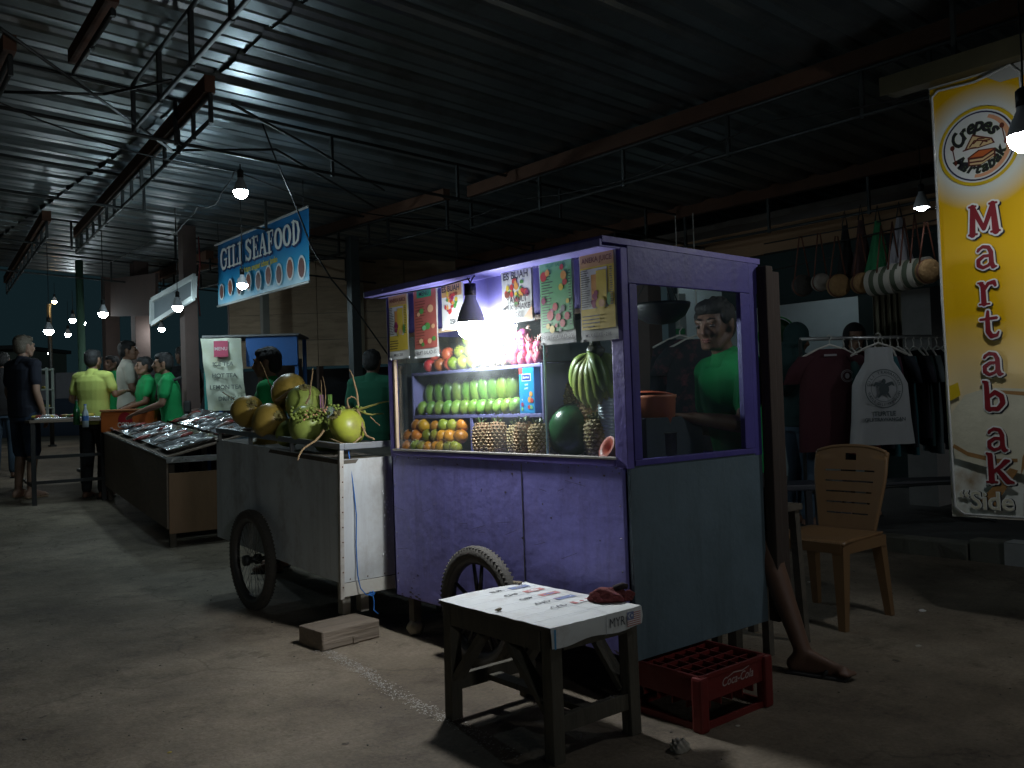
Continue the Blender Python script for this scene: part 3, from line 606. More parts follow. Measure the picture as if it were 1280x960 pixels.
def poster(px0,px1,yt,yb,kind,label,name='menu_poster',Xp=X0-.012):
    pc=(px0+px1)/2; a=onX(px0,yt,Xp); b=onX(px1,yb,Xp); top=onX(pc,(yt),Xp).z; bot=onX(pc,yb,Xp).z
    w_=abs(a.y-b.y); h=top-bot; t=thing(name,label,'poster',(Xp,(a.y+b.y)/2,(top+bot)/2),0,'laminated menu posters on the purple stall')
    M=MX((0,0,0)); r=random.Random(int(px0))
    mb=MB(); nx,ny=8,10; vs=[];
    for i in range(nx+1):
        for j in range(ny+1):
            u=i/nx-.5; v=j/ny-.5; vs.append(M@Vector((u*w_,v*h,.0018*math.sin(u*5+v*7)-.001)))
    mb.add(vs,[[i*(ny+1)+j,(i+1)*(ny+1)+j,(i+1)*(ny+1)+j+1,i*(ny+1)+j+1] for i in range(nx) for j in range(ny)],True)
    build(mb,'sheet',PM,t)
    p=MB(); W=w_*.93; H=h*.95; L_,Rr,B,T=-W/2,W/2,-H/2,H/2
    def rc(c,x0,y0,x1,y1,z): p.cur=c; p.rect(x0,y0,x1,y1,M,z)
    def fruit(c,x,y,rx,ry,z): p.cur=c; p.disc((x,y),rx,ry,M,z,n=14)
    if kind=='juice':
        rc(9,L_,T-H*.17,Rr,T,.0030); rc(3,L_,B+H*.11,Rr,T-H*.17,.0030); rc(0,L_+W*.02,B+H*.35,Rr-W*.20,T-H*.19,.0034)
        p.cur=10; text_mb(p,'ANEKA JUICE',W*.155,M,bold=.0006,z=.0036,at=(0,T-H*.09),sx=.95)
        rc(2,L_+W*.33,B+H*.45,L_+W*.48,T-H*.26,.0038); rc(3,L_+W*.48,B+H*.42,L_+W*.78,T-H*.22,.0040)
        for k in range(7): fruit(7,L_+W*(.34+.14*r.random()),B+H*(.38+.16*r.random()),W*.06,W*.06,.0042+k*.0001)
        fruit(3,L_+W*.60,B+H*.40,W*.15,W*.13,.005); fruit(6,L_+W*.84,B+H*.44,W*.06,W*.14,.0052); fruit(12,L_+W*.63,B+H*.40,W*.09,W*.08,.0054)
        p.cur=1
        for k in range(17): y=T-H*(.21+.026*k); p.rect(L_+W*.03,y,L_+W*(.20+.11*r.random()),y+H*.010,M,.0056); p.rect(Rr-W*.12,y,Rr-W*.04,y+H*.011,M,.0056)
        for k in range(4): y=B+H*(.14+.04*k); p.rect(L_+W*.05,y,L_+W*(.4+.25*r.random()),y+H*.012,M,.0056)
        if px0>600: text_mb(p,'MILK FRUIT - 25K',W*.10,M,bold=.0003,z=.0056,at=(0,B+H*.04))
        else: text_mb(p,'MILK 25K',W*.12,M,bold=.0002,z=.0056,at=(0,B+H*.04))
    if kind=='salad_green':
        rc(5,L_,B+H*.13,Rr,T,.0030)
        for k in range(20):
            y=T-H*(.16+.034*k); p.cur=1; p.rect(L_+W*.05,y,L_+W*(.25+.20*r.random()),y+H*.011,M,.0036); p.rect(Rr-W*.11,y,Rr-W*.04,y+H*.011,M,.0036)
        for (x,y,c,s) in ((.70,.90,4,.06),(.75,.80,2,.09),(.78,.72,4,.07),(.66,.66,3,.07),(.12,.82,4,.10),(.25,.86,2,.07),(.46,.43,4,.08),(.30,.33,4,.10),(.55,.30,4,.08),(.82,.30,4,.08),(.68,.22,4,.08),(.48,.20,4,.04),(.22,.20,3,.06),(.35,.16,3,.08),(.60,.14,1,.04),(.70,.40,1,.07),(.62,.36,1,.04),(.85,.48,3,.05),(.1,.52,7,.07),(.35,.38,7,.06)):
            fruit(c,L_+W*x,B+H*y,W*s,W*s*1.05,.0040+r.random()*.0006)
        p.cur=11; text_mb(p,'FRUIT SALAD',W*.10,M,z=.0037,at=(0,T-H*.06),bold=.0003)
        p.cur=1; text_mb(p,'FRUIT SALAD-35',W*.135,M,bold=.0002,z=.0048,at=(0,B+H*.055))
    if kind=='salad_red':
        rc(8,L_,B+H*.11,Rr,T,.0030); rc(11,L_+W*.15,T-H*.14,Rr-W*.2,T-H*.03,.0034)
        p.cur=1; text_mb(p,'MENU',W*.16,M,z=.0037,at=(-W*.03,T-H*.085),bold=.0003)
        for k in range(16): y=T-H*(.20+.042*k); p.cur=10; p.rect(L_+W*.06,y,L_+W*(.35+.2*r.random()),y+H*.012,M,.0036)
        for (x,y,c,s) in ((.75,.68,12,.13),(.35,.66,6,.10),(.22,.62,12,.07),(.60,.43,6,.12),(.45,.41,5,.09),(.85,.42,12,.08),(.3,.22,12,.09),(.5,.2,4,.09),(.68,.21,12,.09),(.88,.24,6,.08),(.38,.17,6,.07)): fruit(c,L_+W*x,B+H*y,W*s,W*s*.75,.004+r.random()*.0006)
        p.cur=1; text_mb(p,'FRUIT SALAD-35',W*.13,M,bold=.0002,z=.0048,at=(0,B+H*.045))
    if kind in('es1','es2'):
        rc(0,L_,B,Rr,T,.0028)
        if kind=='es1': rc(9,L_,T-H*.30,Rr,T,.0031)
        else: p.cur=12; p.poly([(Rr-W*.35,B,.0031),(Rr,B,.0031),(Rr,B+H*.28,.0031)],M); p.poly([(L_,B,.0031),(L_+W*.25,B,.0031),(L_,B+H*.18,.0031)],M)
        for k in range(26):
            c=r.choice((4,3,6,7,2,4,10)); a_=r.random()*6.28; q=r.random()**.6; fruit(c,q*W*.38*math.cos(a_),H*.08+q*H*.24*math.sin(a_),W*r.uniform(.04,.09),W*r.uniform(.04,.08),.0034+k*.00006)
        p.cur=1
        if kind=='es1':
            text_mb(p,'ES BUAH',W*.24,M,bold=.0012,z=.0075,at=(0,T-H*.13),sx=.95); text_mb(p,'25K',W*.2,M,bold=.0008,z=.0075,at=(W*.1,B+H*.12))
        else:
            text_mb(p,'ES BUAH',W*.22,M,bold=.0012,z=.0075,at=(0,T-H*.10),sx=1); text_mb(p,'YAKULT',W*.19,M,bold=.0010,z=.0075,at=(W*.02,B+H*.42)); text_mb(p,'MILK SHAKE',W*.17,M,bold=.0009,z=.0075,at=(0,B+H*.27)); text_mb(p,'25K',W*.18,M,bold=.0008,z=.0075,at=(0,B+H*.11))
    build(p,'print',PM,t)
    for sx in(-1,1):
        for sy in(-1,1): mb=MB(); mb.box(M@Vector((sx*w_*.47,sy*h*.485,.002)),(.002,.014,.010)); build(mb,'tape',mat('clear_tape',(.6,.62,.62),.15,coat=1),t)
poster(485,512,366,449,'juice','leftmost yellow juice menu poster beside the red one on the stall')
poster(516,549,357,447,'salad_red','brick red fruit salad menu poster on the purple stall')
poster(551,580,352,411,'es1','small tan and white ice fruit poster just left of the bulb')
poster(626,668,336,403,'es2','white milk shake poster with fruit heap just right of the bulb')
poster(673,720,322,430,'salad_green','green fruit salad menu poster on the stall')
poster(723,773,311,426,'juice','large yellow juice menu poster at the near corner of the stall')
# ================================================================= FRUIT
def fmat(n,c,**k): return mat(n,c,k.pop('rough',.38),var=k.pop('var',.25),scale=k.pop('scale',14),bump=k.pop('bump',.08),orand=k.pop('orand',1),**k)
M_mango=fmat('mango_skin',(.13,.25,.04),dirt=(.30,.32,.07),dirt_scale=9,dirt_amt=.6); M_stem=mat('fruit_stem',(.09,.06,.03),.9)
M_apple=fmat('apple_skin',(.45,.07,.04),dirt=(.55,.25,.08),dirt_scale=14); M_cit=fmat('green_citrus_skin',(.30,.38,.03),bump=.3,dirt=(.4,.35,.05),dirt_scale=18)
M_oran=fmat('orange_skin',(.60,.28,.02),bump=.3); M_oran2=fmat('green_orange_skin',(.28,.30,.03),bump=.3,dirt=(.5,.30,.03),dirt_scale=10)
def fruit_thing(name,label,cat,loc,rot,mk,mt,group,sc_=1,stem=True,stempos=(0,0,.04)):
    t=thing(name,label,cat,loc,0,group); t.rotation_euler=rot; t.scale=sc_ if isinstance(sc_,tuple) else (sc_,)*3
    mb=MB(); mk(mb); build(mb,'skin',mt,t)
    if stem:
        mb=MB(); x,y,z=stempos; mb.tube([(x,y,z-.003),(x+.001,y,z+.004),(x+.003,y,z+.009)],[.003,.0022,.0026],6); build(mb,'stem',M_stem,t)
    return t
def mango(mb):
    mb.ell((0,0,0),(.029,.036,.058),n=18,m_=14)
    mb.v=[Vector((v.x+.10*v.z*abs(v.z)*8*.3,v.y*(1+.15*(v.z/.058)),v.z)) for v in mb.v]
def orange(mb): mb.ell((0,0,0),(.031,.031,.029),n=18,m_=12); mb.v=[Vector((v.x,v.y,v.z-(.004 if (v.x**2+v.y**2)<.00006 and v.z>0 else 0))) for v in mb.v]
def apple(mb): mb.lathe([(.001,.022),(.008,.027),(.020,.030),(.031,.020),(.035,.003),(.031,-.016),(.020,-.029),(.009,-.030),(.001,-.025)],20)
proto={}
def place(kind,mk,mt,name,cat,group,items,stempos):
    base=None
    for i,(p,rot,s,label) in enumerate(items):
        key=(kind,mt.name)
        if key not in proto:
            proto[key]=fruit_thing(name,label,cat,p,rot,mk,mt,group,s,True,stempos)
        else:
            b=proto[key]; d=b.copy(); C.objects.link(d); d.location=p; d.rotation_euler=rot; d.scale=s if isinstance(s,tuple) else (s,)*3; d['label']=label; d['group']=group
            for ch in [c for c in C.objects if c.parent==b]:
                q=ch.copy(); C.objects.link(q); q.parent=d
r=random.Random(11); items=[]
n=10
for i in range(n):
    f=i/(n-1); px=534+f*(637-534); y=onX(px,490,XS+.045).y
    items.append(((XS+.066+r.uniform(0,.008),y,1.092+.098+f*.010),(R(r.uniform(-5,5)),R(-8+r.uniform(-4,4)),R(r.uniform(-14,14))),1.02+f*.24,('large green mango, %s in upper mango row'%lr(i,n))))
place('mango',mango,M_mango,'mango','mango','green mangoes on the middle shelf',items,(0,0,.058))
items=[]; n=12
for i in range(n):
    f=i/(n-1); px=528+f*(645-528); y=onX(px,508,XS+.02).y
    items.append(((XS+.020,y,1.092+.034),(R(r.uniform(-12,12)),R(20+r.uniform(-8,8)),R(r.uniform(-14,14))),(.86+f*.08,.86+f*.06,.62+f*.05),('smaller green mango, %s in lower mango row'%lr(i,n))))
place('mango',mango,M_mango,'mango','mango','green mangoes on the middle shelf',items,(0,0,.058))
items=[]
ap=[(538,456),(551,454),(563,452),(545,443),(560,440)]; al=['lower red apple far left on the top shelf','middle lower red apple on the top shelf','red apple beside the green citrus on the top shelf','red apple stacked at left, upper layer of top shelf','red apple stacked beside the citrus, upper layer']
for i,(px,py) in enumerate(ap): p=onX(px,py,XS+.04+(0.02 if i>2 else 0)); items.append(((p.x,p.y,1.303+(.032 if i<3 else .082)),(R(r.uniform(-30,30)),R(r.uniform(-30,30)),0),1.0,al[i]))
place('apple',apple,M_apple,'apple','apple','red apples on the top shelf',items,(0,0,.027))
items=[]
cp_=[(568,450,0),(580,449,0),(592,448,0),(574,436,1),(588,434,1),(583,424,2)]; cl=['green citrus lowest at left, touching the red apples','green citrus lowest in the middle of the top shelf pile','green citrus lowest at right, touching the pale ginger','green citrus in second layer at left','green citrus in second layer at right','green citrus at the top of the pile']
for i,(px,py,l) in enumerate(cp_): p=onX(px,py,XS+.04); items.append(((p.x+l*.01,p.y,1.303+.035+l*.052),(R(r.uniform(-30,30)),R(r.uniform(-30,30)),0),1.15+.1*(i>3),cl[i]))
place('orange',orange,M_cit,'green_citrus','citrus fruit','green citrus on the top shelf',items,(0,0,.026))
ora=[]; pos=[]
for l,(cnt,x0,x1) in enumerate(((8,528,585),(7,525,587),(6,529,586))):
    for k in range(cnt): pos.append((l,k,cnt,x0+(x1-x0)*k/(cnt-1)+r.uniform(-2,2)))
i1=[];i2=[]
LN=['bottom layer','middle layer','top layer']
for l,k,cnt,px in pos:
    p=onX(px,560-l*14,XS+.05); it=((X0+.058+l*.018+r.uniform(0,.008),p.y,ZS-.016+.034+l*.050+r.uniform(0,.008)),(R(r.uniform(-60,60)),R(r.uniform(-60,60)),0),1.10+r.uniform(-.07,.07),'%s citrus, %s in the %s of orange pile'%('ripe orange' if (k*7+l*3)%5 in(0,1,3) else 'greenish orange',lr(k,cnt),LN[l]))
    (i1 if (k*7+l*3)%5 in(0,1,3) else i2).append(it)
place('orange',orange,M_oran,'orange','orange','oranges in the lower left compartment',i1,(0,0,.026)); place('orange',orange,M_oran2,'orange','orange','oranges in the lower left compartment',i2,(0,0,.026))
# ginger knobs / pink dragon fruit
M_ging=fmat('ginger_skin',(.30,.20,.12),rough=.6); M_drag=fmat('dragon_fruit_skin',(.52,.08,.16),rough=.45,dirt=(.5,.35,.3),dirt_scale=8); M_scale=fmat('dragon_fruit_scale',(.50,.30,.25))
def ginger(mb):
    q=random.Random(4)
    for k in range(6): mb.ell((q.uniform(-.02,.02),q.uniform(-.025,.025),q.uniform(-.008,.012)),(q.uniform(.010,.016),q.uniform(.012,.02),q.uniform(.009,.014)),n=10,m_=7,noise=.08,seed=k)
gp0=None; k_=0
for l,(cnt,x0,x1) in enumerate(((6,598,628),(6,599,628),(5,603,628),(4,607,625))):
    for k in range(cnt):
        p=onX(x0+(x1-x0)*k/(cnt-1),445-l*9,XS+.04); loc=(p.x+l*.008,p.y,1.303+.016+l*.030); rot=(r.uniform(-1,1),r.uniform(-1,1),r.uniform(-3,3)); lab='pale ginger knob, %s in %s of the ginger heap'%(lr(k,cnt),['lowest layer','second layer','third layer','top layer'][l])
        if gp0 is None:
            mb=MB(); ginger(mb); gp0=build(mb,'ginger_root',M_ging); o=gp0
        else: o=gp0.copy(); C.objects.link(o)
        o.location=loc; o.rotation_euler=rot; tag(o,lab,'ginger','ginger heap on the top shelf')
dg0=None
dl=[(631,443,0),(643,441,0),(654,440,0),(665,438,0),(674,437,0),(636,430,1),(645,428,1),(654,427,1),(663,426,1),(672,425,1),(641,419,2),(650,417,2)]
DN=['bottom','second','top']
for i,(px,py,l) in enumerate(dl):
    p=onX(px,py,XS+.055); loc=(p.x+l*.008,p.y,1.303+.030+l*.048); rot=(r.uniform(-.6,.6),r.uniform(-.6,.6),r.uniform(-3,3)); kk=[q for q in dl if q[2]==l]; lab='pink dragon fruit, %s in the %s layer of the heap'%(lr(kk.index((px,py,l)),len(kk)),DN[l])
    if dg0 is None:
        dg0=thing('dragon_fruit',lab,'dragon fruit',loc,0,'dragon fruits on the top shelf'); dg0.rotation_euler=rot
        mb=MB(); mb.ell((0,0,0),(.028,.028,.036),n=16,m_=10,noise=.05); build(mb,'skin',M_drag,dg0)
        mb=MB(); q=random.Random(8)
        for k in range(22):
            a=q.random()*6.28; z=q.uniform(-.8,.9); rr=math.sqrt(1-z*z); nrm=Vector((rr*math.cos(a),rr*math.sin(a),z)); base=Vector((nrm.x*.028,nrm.y*.028,nrm.z*.035)); up=Vector((0,0,1)); tip=base+nrm*.012+up*.018
            s_=nrm.cross(up).normalized()*.007; mb.add([base+s_,base-s_,tip,base+nrm*.003+up*.004],[[0,3,2],[3,1,2],[1,0,2]])
        build(mb,'scales',M_scale,dg0)
    else: dup_=dg0.copy(); C.objects.link(dup_); dup_.location=loc; dup_.rotation_euler=rot; dup_['label']=lab; [ (lambda q:(C.objects.link(q),setattr(q,'parent',dup_)))(ch.copy()) for ch in [c for c in C.objects if c.parent==dg0] ]
# pineapples
M_pine=fmat('pineapple_skin',(.30,.19,.07),rough=.7,var=.4,scale=25); M_eye=fmat('pineapple_eye',(.50,.36,.18),rough=.7,var=.4,scale=60)
def pineapple(loc,rot,s,label,group='pineapples in the stall'):
    if 'pine' not in proto:
        t=thing('pineapple',label,'pineapple',loc,0,group)
        mb=MB(); prof=[(.001,.082),(.022,.080),(.036,.068),(.046,.04),(.050,0),(.048,-.04),(.040,-.07),(.024,-.083),(.001,-.086)]; mb.lathe(prof,24); build(mb,'skin',M_pine,t)
        e=MB(); 
        def rad(z): 
            for (r1,z1),(r2,z2) in zip(prof,prof[1:]):
                if z2<=z<=z1: return r2+(r1-r2)*(z-z2)/(z1-z2)
            return .02
        for j in range(11):
            z=-.073+j*.0145; rr=rad(z); n=13
            for k in range(n):
                a=2*math.pi*(k+.5*(j%2))/n; c=Vector((rr*math.cos(a),rr*math.sin(a),z)); nn=Vector((math.cos(a),math.sin(a),0)); ta=Vector((-math.sin(a),math.cos(a),0)); u=Vector((0,0,1)); w_=rr*2*math.pi/n*.46
                tip=c+nn*.0065+u*.003
                e.add([c+ta*w_,c+u*.0088,c-ta*w_,c-u*.0088,tip],[[0,1,4],[1,2,4],[2,3,4],[3,0,4]])
        build(e,'eyes',M_eye,t)
        mb=MB(); q=random.Random(1)
        for k in range(16):
            a=q.random()*6.28; l=q.uniform(.012,.03); mb.bar((.012*math.cos(a),.012*math.sin(a),.078),(.028*math.cos(a),.028*math.sin(a),.078+l),.008,.002)
        build(mb,'crown_stub',fmat('pineapple_leaf',(.10,.13,.05)),t); proto['pine']=t
        t.rotation_euler=rot; t.scale=(s,)*3; return t
    b=proto['pine']; d=b.copy(); C.objects.link(d); d.location=loc; d.rotation_euler=rot; d.scale=(s,)*3; d['label']=label; d['group']=group
    for ch in [c for c in C.objects if c.parent==b]: q=ch.copy(); C.objects.link(q); q.parent=d
    return d
for i,(px,s,l) in enumerate(((603,.93,'leftmost pineapple in the lower middle compartment'),(622,.95,'second pineapple from left in the lower middle compartment'),(640,.88,'third pineapple from left, slightly behind its neighbours'),(655,.95,'fourth pineapple from left in the lower middle compartment'),(673,.90,'fifth pineapple from left, next to the glass divider'))):
    p=onX(px,552,X0+.06); pineapple((X0+.062+(.03 if i==2 else 0),p.y,ZS-.018+.088*s),(R(r.uniform(-5,5)),R(r.uniform(-5,5)),i*1.3),s,l)
q=onX(707,494,XS+.16); pineapple(tuple(q),(R(25),R(5),1),1.12,'pineapple in shadow left of the hanging bananas')
q=onX(738,522,XS+.14); pineapple(tuple(q),(R(8),R(10),2),1.12,'pineapple directly below the hanging bananas, middle of the stack')
q=onX(747,556,XS+.10); pineapple((q.x,q.y,ZS-.018+.082),(R(3),R(5),3),1.05,'pineapple standing beside the papaya half')
# back support box for stacked pineapples
sp('inner_box',mat('dark_inner',(.04,.05,.06),.8),((XS+.22,Y0+.18,ZS-.019),(X1-.16,yr-.03,1.06)))
mb=MB(); mb.box2((XS+.08,onX(707,500,XS+.16).y-.06,ZS-.019),(XS+.24,onX(707,500,XS+.16).y+.06,onX(707,524,XS+.16).z)); o=build(mb,'storage_box',MATS['dark_inner']); tag(o,'dark box under the pineapple beside the watermelon','box')
# watermelon, papaya half, bananas
q=onX(714,548,XS+.09)
t=thing('watermelon','dark green watermelon on the stall counter behind the glass','watermelon',(q.x,q.y,ZS-.018+.115)); t.rotation_euler=(R(0),R(12),R(20))
mw=mat('melon_skin',(.02,.085,.03),.22,var=.5,scale=7,stretch=(3,3,.7),bump=.03); mb=MB(); mb.ell((0,0,0),(.098,.098,.118),n=32,m_=20); build(mb,'rind',mw,t); mb=MB(); mb.tube([(0,0,.116),(.004,0,.125),(.012,0,.13)],.004,6); build(mb,'stem',M_stem,t)
q=onX(762,566,XS+.035)
t=thing('papaya_half','cut papaya half showing orange flesh at the near glass corner','papaya',(q.x,q.y,ZS-.018+.05)); t.rotation_euler=(R(5),R(-62),R(-20))
mb=MB(); mb.lathe([(.001,-.045),(.025,-.04),(.042,-.02),(.048,.005),(.048,.015)],22); build(mb,'rind',fmat('papaya_skin',(.38,.15,.04)),t)
mb=MB(); mb.lathe([(.048,.015),(.040,.016),(.024,.010),(.012,-.005),(.001,-.012)],22); build(mb,'flesh',fmat('papaya_flesh',(.62,.17,.07)),t)
q=onX(744,436,XS+.07)
M_ban=fmat('banana_skin',(.30,.42,.08),scale=9,dirt=(.34,.32,.08),dirt_scale=6)
t=thing('banana_bunch','green banana bunch hanging in the near end of the stall','bananas',(q.x,q.y,q.z)); t.scale=(1.0,1.18,1.15)
mb=MB(); mb.tube([(0,0,.10),(0,0,.04),(0,0,.0)],[.012,.016,.024],8); mb.ell((0,0,-.01),(.035,.03,.025),noise=.15); build(mb,'stalk',fmat('banana_stalk',(.05,.05,.03)),t)
mb=MB(); mb.tube([(0,0,.09),(0,0,(ZT-.03-q.z)/1.15)],.003,5); build(mb,'string',M_cord,t)
rr=random.Random(3)
for row,cnt in ((0,6),(1,6)):
    for k in range(cnt):
        th=R(-62+row*14+k*(118/(cnt-1)))*(.85 if row else 1); L_=(.205-.03*abs(math.sin(th)))*(1 if row==0 else .9)*rr.uniform(.94,1.06); b_=MB(); pts=[]; rs=[]; y_=0; z_=-.012; n=12
        for s in range(n+1):
            u=s/n; ang=th*(1.15-1.55*u); pts.append((-.020+row*.042-.018*math.sin(u*math.pi)*(1-row)-.004*k*(1-row),-y_,z_)); y_+=math.sin(ang)*L_/n; z_-=math.cos(ang)*L_/n; rs.append((.0065+.0155*min(1,max(0,(u-.10)*5)))*(1 if u<.82 else 1-(u-.82)*4.3)+(.002 if u>.95 else 0))
        b_.tube(pts,rs,6); build(b_,'banana',M_ban,t)
# juice carton
q=onX(657,487,XS-.004)
M_blue=flat('carton_blue',(.02,.25,.55),.3,coat=.5); t=thing('juice_carton','blue fruit juice carton at the right end of the mango shelf','carton',(XS+.002,q.y,1.092)); cw,ch_=.098,onX(657,459,XS).z-1.092
mb=MB(); mb.box((.026,0,ch_/2),(.052,cw,ch_),bev=.003); build(mb,'box',M_blue,t)
mb=MB(); M=MX((-.0005,0,0)); CM=[flat('carton_navy',(.02,.04,.22),.3),flat('carton_white',(.75,.78,.8),.3),M_or,M_re,M_gr,M_dr]
mb.cur=1; mb.rect(-cw*.30,ch_*.70,cw*.30,ch_*.86,M,.0005); mb.cur=0; mb.rect(-cw*.27,ch_*.715,cw*.27,ch_*.845,M,.0009); mb.cur=1; text_mb(mb,'Sunfruit',cw*.13,M,z=.0013,at=(0,ch_*.78),bold=.0002)
mb.cur=3; mb.rect(-cw*.48,ch_*.86,-cw*.25,ch_*.99,M,.0005); mb.cur=1; text_mb(mb,'100%',cw*.11,M,z=.0009,at=(0,ch_*.62),bold=.0002); text_mb(mb,'JUICE',cw*.10,M,z=.0009,at=(0,ch_*.54),bold=.0002)
for (x,y,c,s) in ((.28,.42,2,.11),(.20,.30,2,.13),(.34,.28,3,.10),(.30,.14,4,.09),(.15,.14,3,.09),(-.30,.20,5,.09),(-.32,.10,4,.08),(-.3,.30,1,.03)): mb.cur=c; mb.disc((cw*x,ch_*y),cw*s,cw*s,M,z=.001+.0001*(c+y))
build(mb,'print',CM,t)
# cups stack
q=onX(758,520,XS+.12); t=thing('cup_stack','tall stack of clear plastic cups beside the pineapples','cups',(q.x,q.y,ZS-.018)); mb=MB(); prof=[]
for k in range(20): prof+= [(.030,.02+k*.0135),(.034,.031+k*.0135),(.035,.032+k*.0135)]
mb.lathe([(.001,0),(.024,0)]+prof,20); build(mb,'cups',mat('plastic_cup',(.45,.52,.55),.25,var=.1,bump=0),t)
# tub and dark pot at the end window
q=onY(820,540,Y0+.26)
t=thing('plastic_tub','orange plastic tub with loose lid standing on a dark pot','tub',(q.x,q.y,q.z))
M_tub=flat('orange_plastic',(.50,.16,.085),.45); hb=.155; mb=MB(); mb.lathe([(.001,0),(.078,0),(.086,hb-.015),(.090,hb-.012),(.090,hb),(.085,hb),(.082,hb-.02),(.074,.01),(.001,.01)],28); build(mb,'bowl',M_tub,t)
mb=MB(); mb.lathe([(.001,.012),(.06,.010),(.085,.004),(.086,0),(.001,.002)],28,M=Matrix.Rotation(R(6),3,'Y')); mb.v=[v+Vector((-.008,0,hb+.002)) for v in mb.v]; build(mb,'lid',flat('red_lid_plastic',(.55,.12,.06),.35),t)
mb=MB(); mb.tube([(.086,-.03,hb-.03),(.104,-.02,hb-.03),(.108,0,hb-.03),(.104,.02,hb-.03),(.086,.03,hb-.03)],.005,8); build(mb,'handle',M_tub,t)
t=thing('cooking_pot','dark pot standing on the stall counter under the orange tub','pot',(q.x,q.y,ZS-.018)); hh=q.z-.001-(ZS-.018); mb=MB(); mb.lathe([(.001,0),(.082,0),(.088,.01),(.088,hh-.006),(.092,hh-.003),(.092,hh),(.001,hh)],28); build(mb,'body',flat('dark_pot',(.02,.02,.022),.4),t)
mb=MB(); mb.tube([(.088,-.02,hh*.7),(.115,-.02,hh*.72),(.115,.02,hh*.72),(.088,.02,hh*.7)],.005,6); build(mb,'handle',M_steel,t)
q=onY(826,384,Y0+.25)
t=thing('hanging_pan','black shallow pan hanging inside the stall above the tub','pan',tuple(q)); mb=MB(); mb.lathe([(.001,-.075),(.06,-.066),(.10,-.040),(.122,0),(.124,.015),(.118,.012),(.09,-.03),(.001,-.055)],30); build(mb,'bowl',flat('black_pan',(.012,.013,.015),.5),t); mb=MB()
for a in(0,2.1,4.2): mb.tube([(.119*math.cos(a),.119*math.sin(a),.01),(0.03*math.cos(a),.03*math.sin(a),ZT-.03-q.z)],.0025,5)
build(mb,'cords',M_cord,t)
# ================================================================= COCONUT CART
M_zinc=mat('zinc_sheet',(.70,.75,.78),.5,metal=0,streak=(.33,.34,.35),streak_amt=.7,streak_scale=5,var=.2,scale=2.2,bump=.2,bscale=4,dirt=(.17,.11,.07),dirt_amt=.55,dirt_scale=3.5)
M_zincw=mat('white_zinc_sheet',(.62,.64,.63),.4,metal=.2,streak=(.36,.33,.30),streak_amt=.6,streak_scale=6,var=.12,scale=2.2,bump=.35,bscale=3,dirt=(.30,.22,.15),dirt_amt=.45,dirt_scale=3)
CX=2.13; CY=3.99; 
cc=thing('coconut_cart','dented grey metal cart heaped with green coconuts beside the purple stall','cart',(CX,CY,0))
TL_=R(2.7); CR=Matrix.Rotation(TL_,4,'X')     # the cart rests nose-down on its block
CT=Matrix.Translation((CX,CY,0))@Matrix.Translation((0,0,.0))@CR
def cpart(name,mt,*bx,par=None,bev=.002):
    mb=MB()
    for a,b in bx: mb.box2(a,b,bev=bev)
    mb.xf(CR); return build(mb,name,mt,par or cc)
CL=1.62; CW=.72
def dented(name,mt,o,ux,uz,w,h,seed,par=None,th=.003,amp=.008):
    mb=MB(); nx,nz=28,20; r=random.Random(seed); o=Vector(o);ux=Vector(ux);uz=Vector(uz); nn=ux.cross(uz); D=[(r.random(),r.random(),r.uniform(.08,.25),r.uniform(-amp,amp)) for _ in range(9)]
    vs=[]
    for i in range(nx+1):
        for j in range(nz+1):
            u,v=i/nx,j/nz; d=sum(a*math.exp(-((u-x)**2+(v-y)**2)/(s*s)) for x,y,s,a in D); e=min(u,1-u,v,1-v)*8; vs.append(o+ux*(u*w)+uz*(v*h)+nn*d*min(1,e))
    mb.add(vs,[[i*(nz+1)+j,(i+1)*(nz+1)+j,(i+1)*(nz+1)+j+1,i*(nz+1)+j+1] for i in range(nx) for j in range(nz)],True); mb.xf(CR); return build(mb,name,mt,par or cc)
dented('front_panel',M_zinc,(0,CL,.27),(0,-1,0),(0,0,1),CL,.62,4)
dented('end_panel',M_zincw,(.002,0,.27),(1,0,0),(0,0,1),CW,.615,9,amp=.012)
cpart('core_box',M_black,((.012,.012,.275),(CW-.01,CL-.01,.86)))
cpart('top_board',M_wood,((.0,.0,.861),(CW,CL,.885)))
cpart('bottom_strip',mat('worn_white_board',(.5,.48,.42),.7,var=.3,dirt=(.25,.15,.09),dirt_scale=6),((-.002,-.006,.20),(CW,-.003,.268)))
cpart('corner_strip',mat('corner_tin',(.55,.52,.46),.5,metal=.4,dirt=(.25,.12,.06),dirt_scale=10),((-.006,-.008,.19),(.016,-.002,.93)),((-.006,-.008,.19),(-.002,.014,.93)))
mb=MB()
for k in range(9): mb.ell((.008,-.0095,.25+k*.075),(.004,.002,.004),n=8,m_=5)
for k in range(7): mb.ell((.05+k*.10,-.004,.285),(.004,.002,.004),n=8,m_=5)
mb.xf(CR); build(mb,'rivets',M_rust,cc)
M_ral=mat('rail_metal',(.38,.40,.42),.35,metal=.6,var=.2,dirt=(.2,.15,.1))
cpart('rail',M_ral,((-.004,-.006,.935),(.022,CL,.965))); cpart('rail',M_ral,((.023,-.006,.935),(CW,.02,.965)))
for y in (.0,.55,1.1,1.58): cpart('rail_post',M_ral,((.0,y,.885),(.02,y+.02,.934)))
cpart('rail_post',M_ral,((CW-.02,0,.885),(CW,.02,.934)))
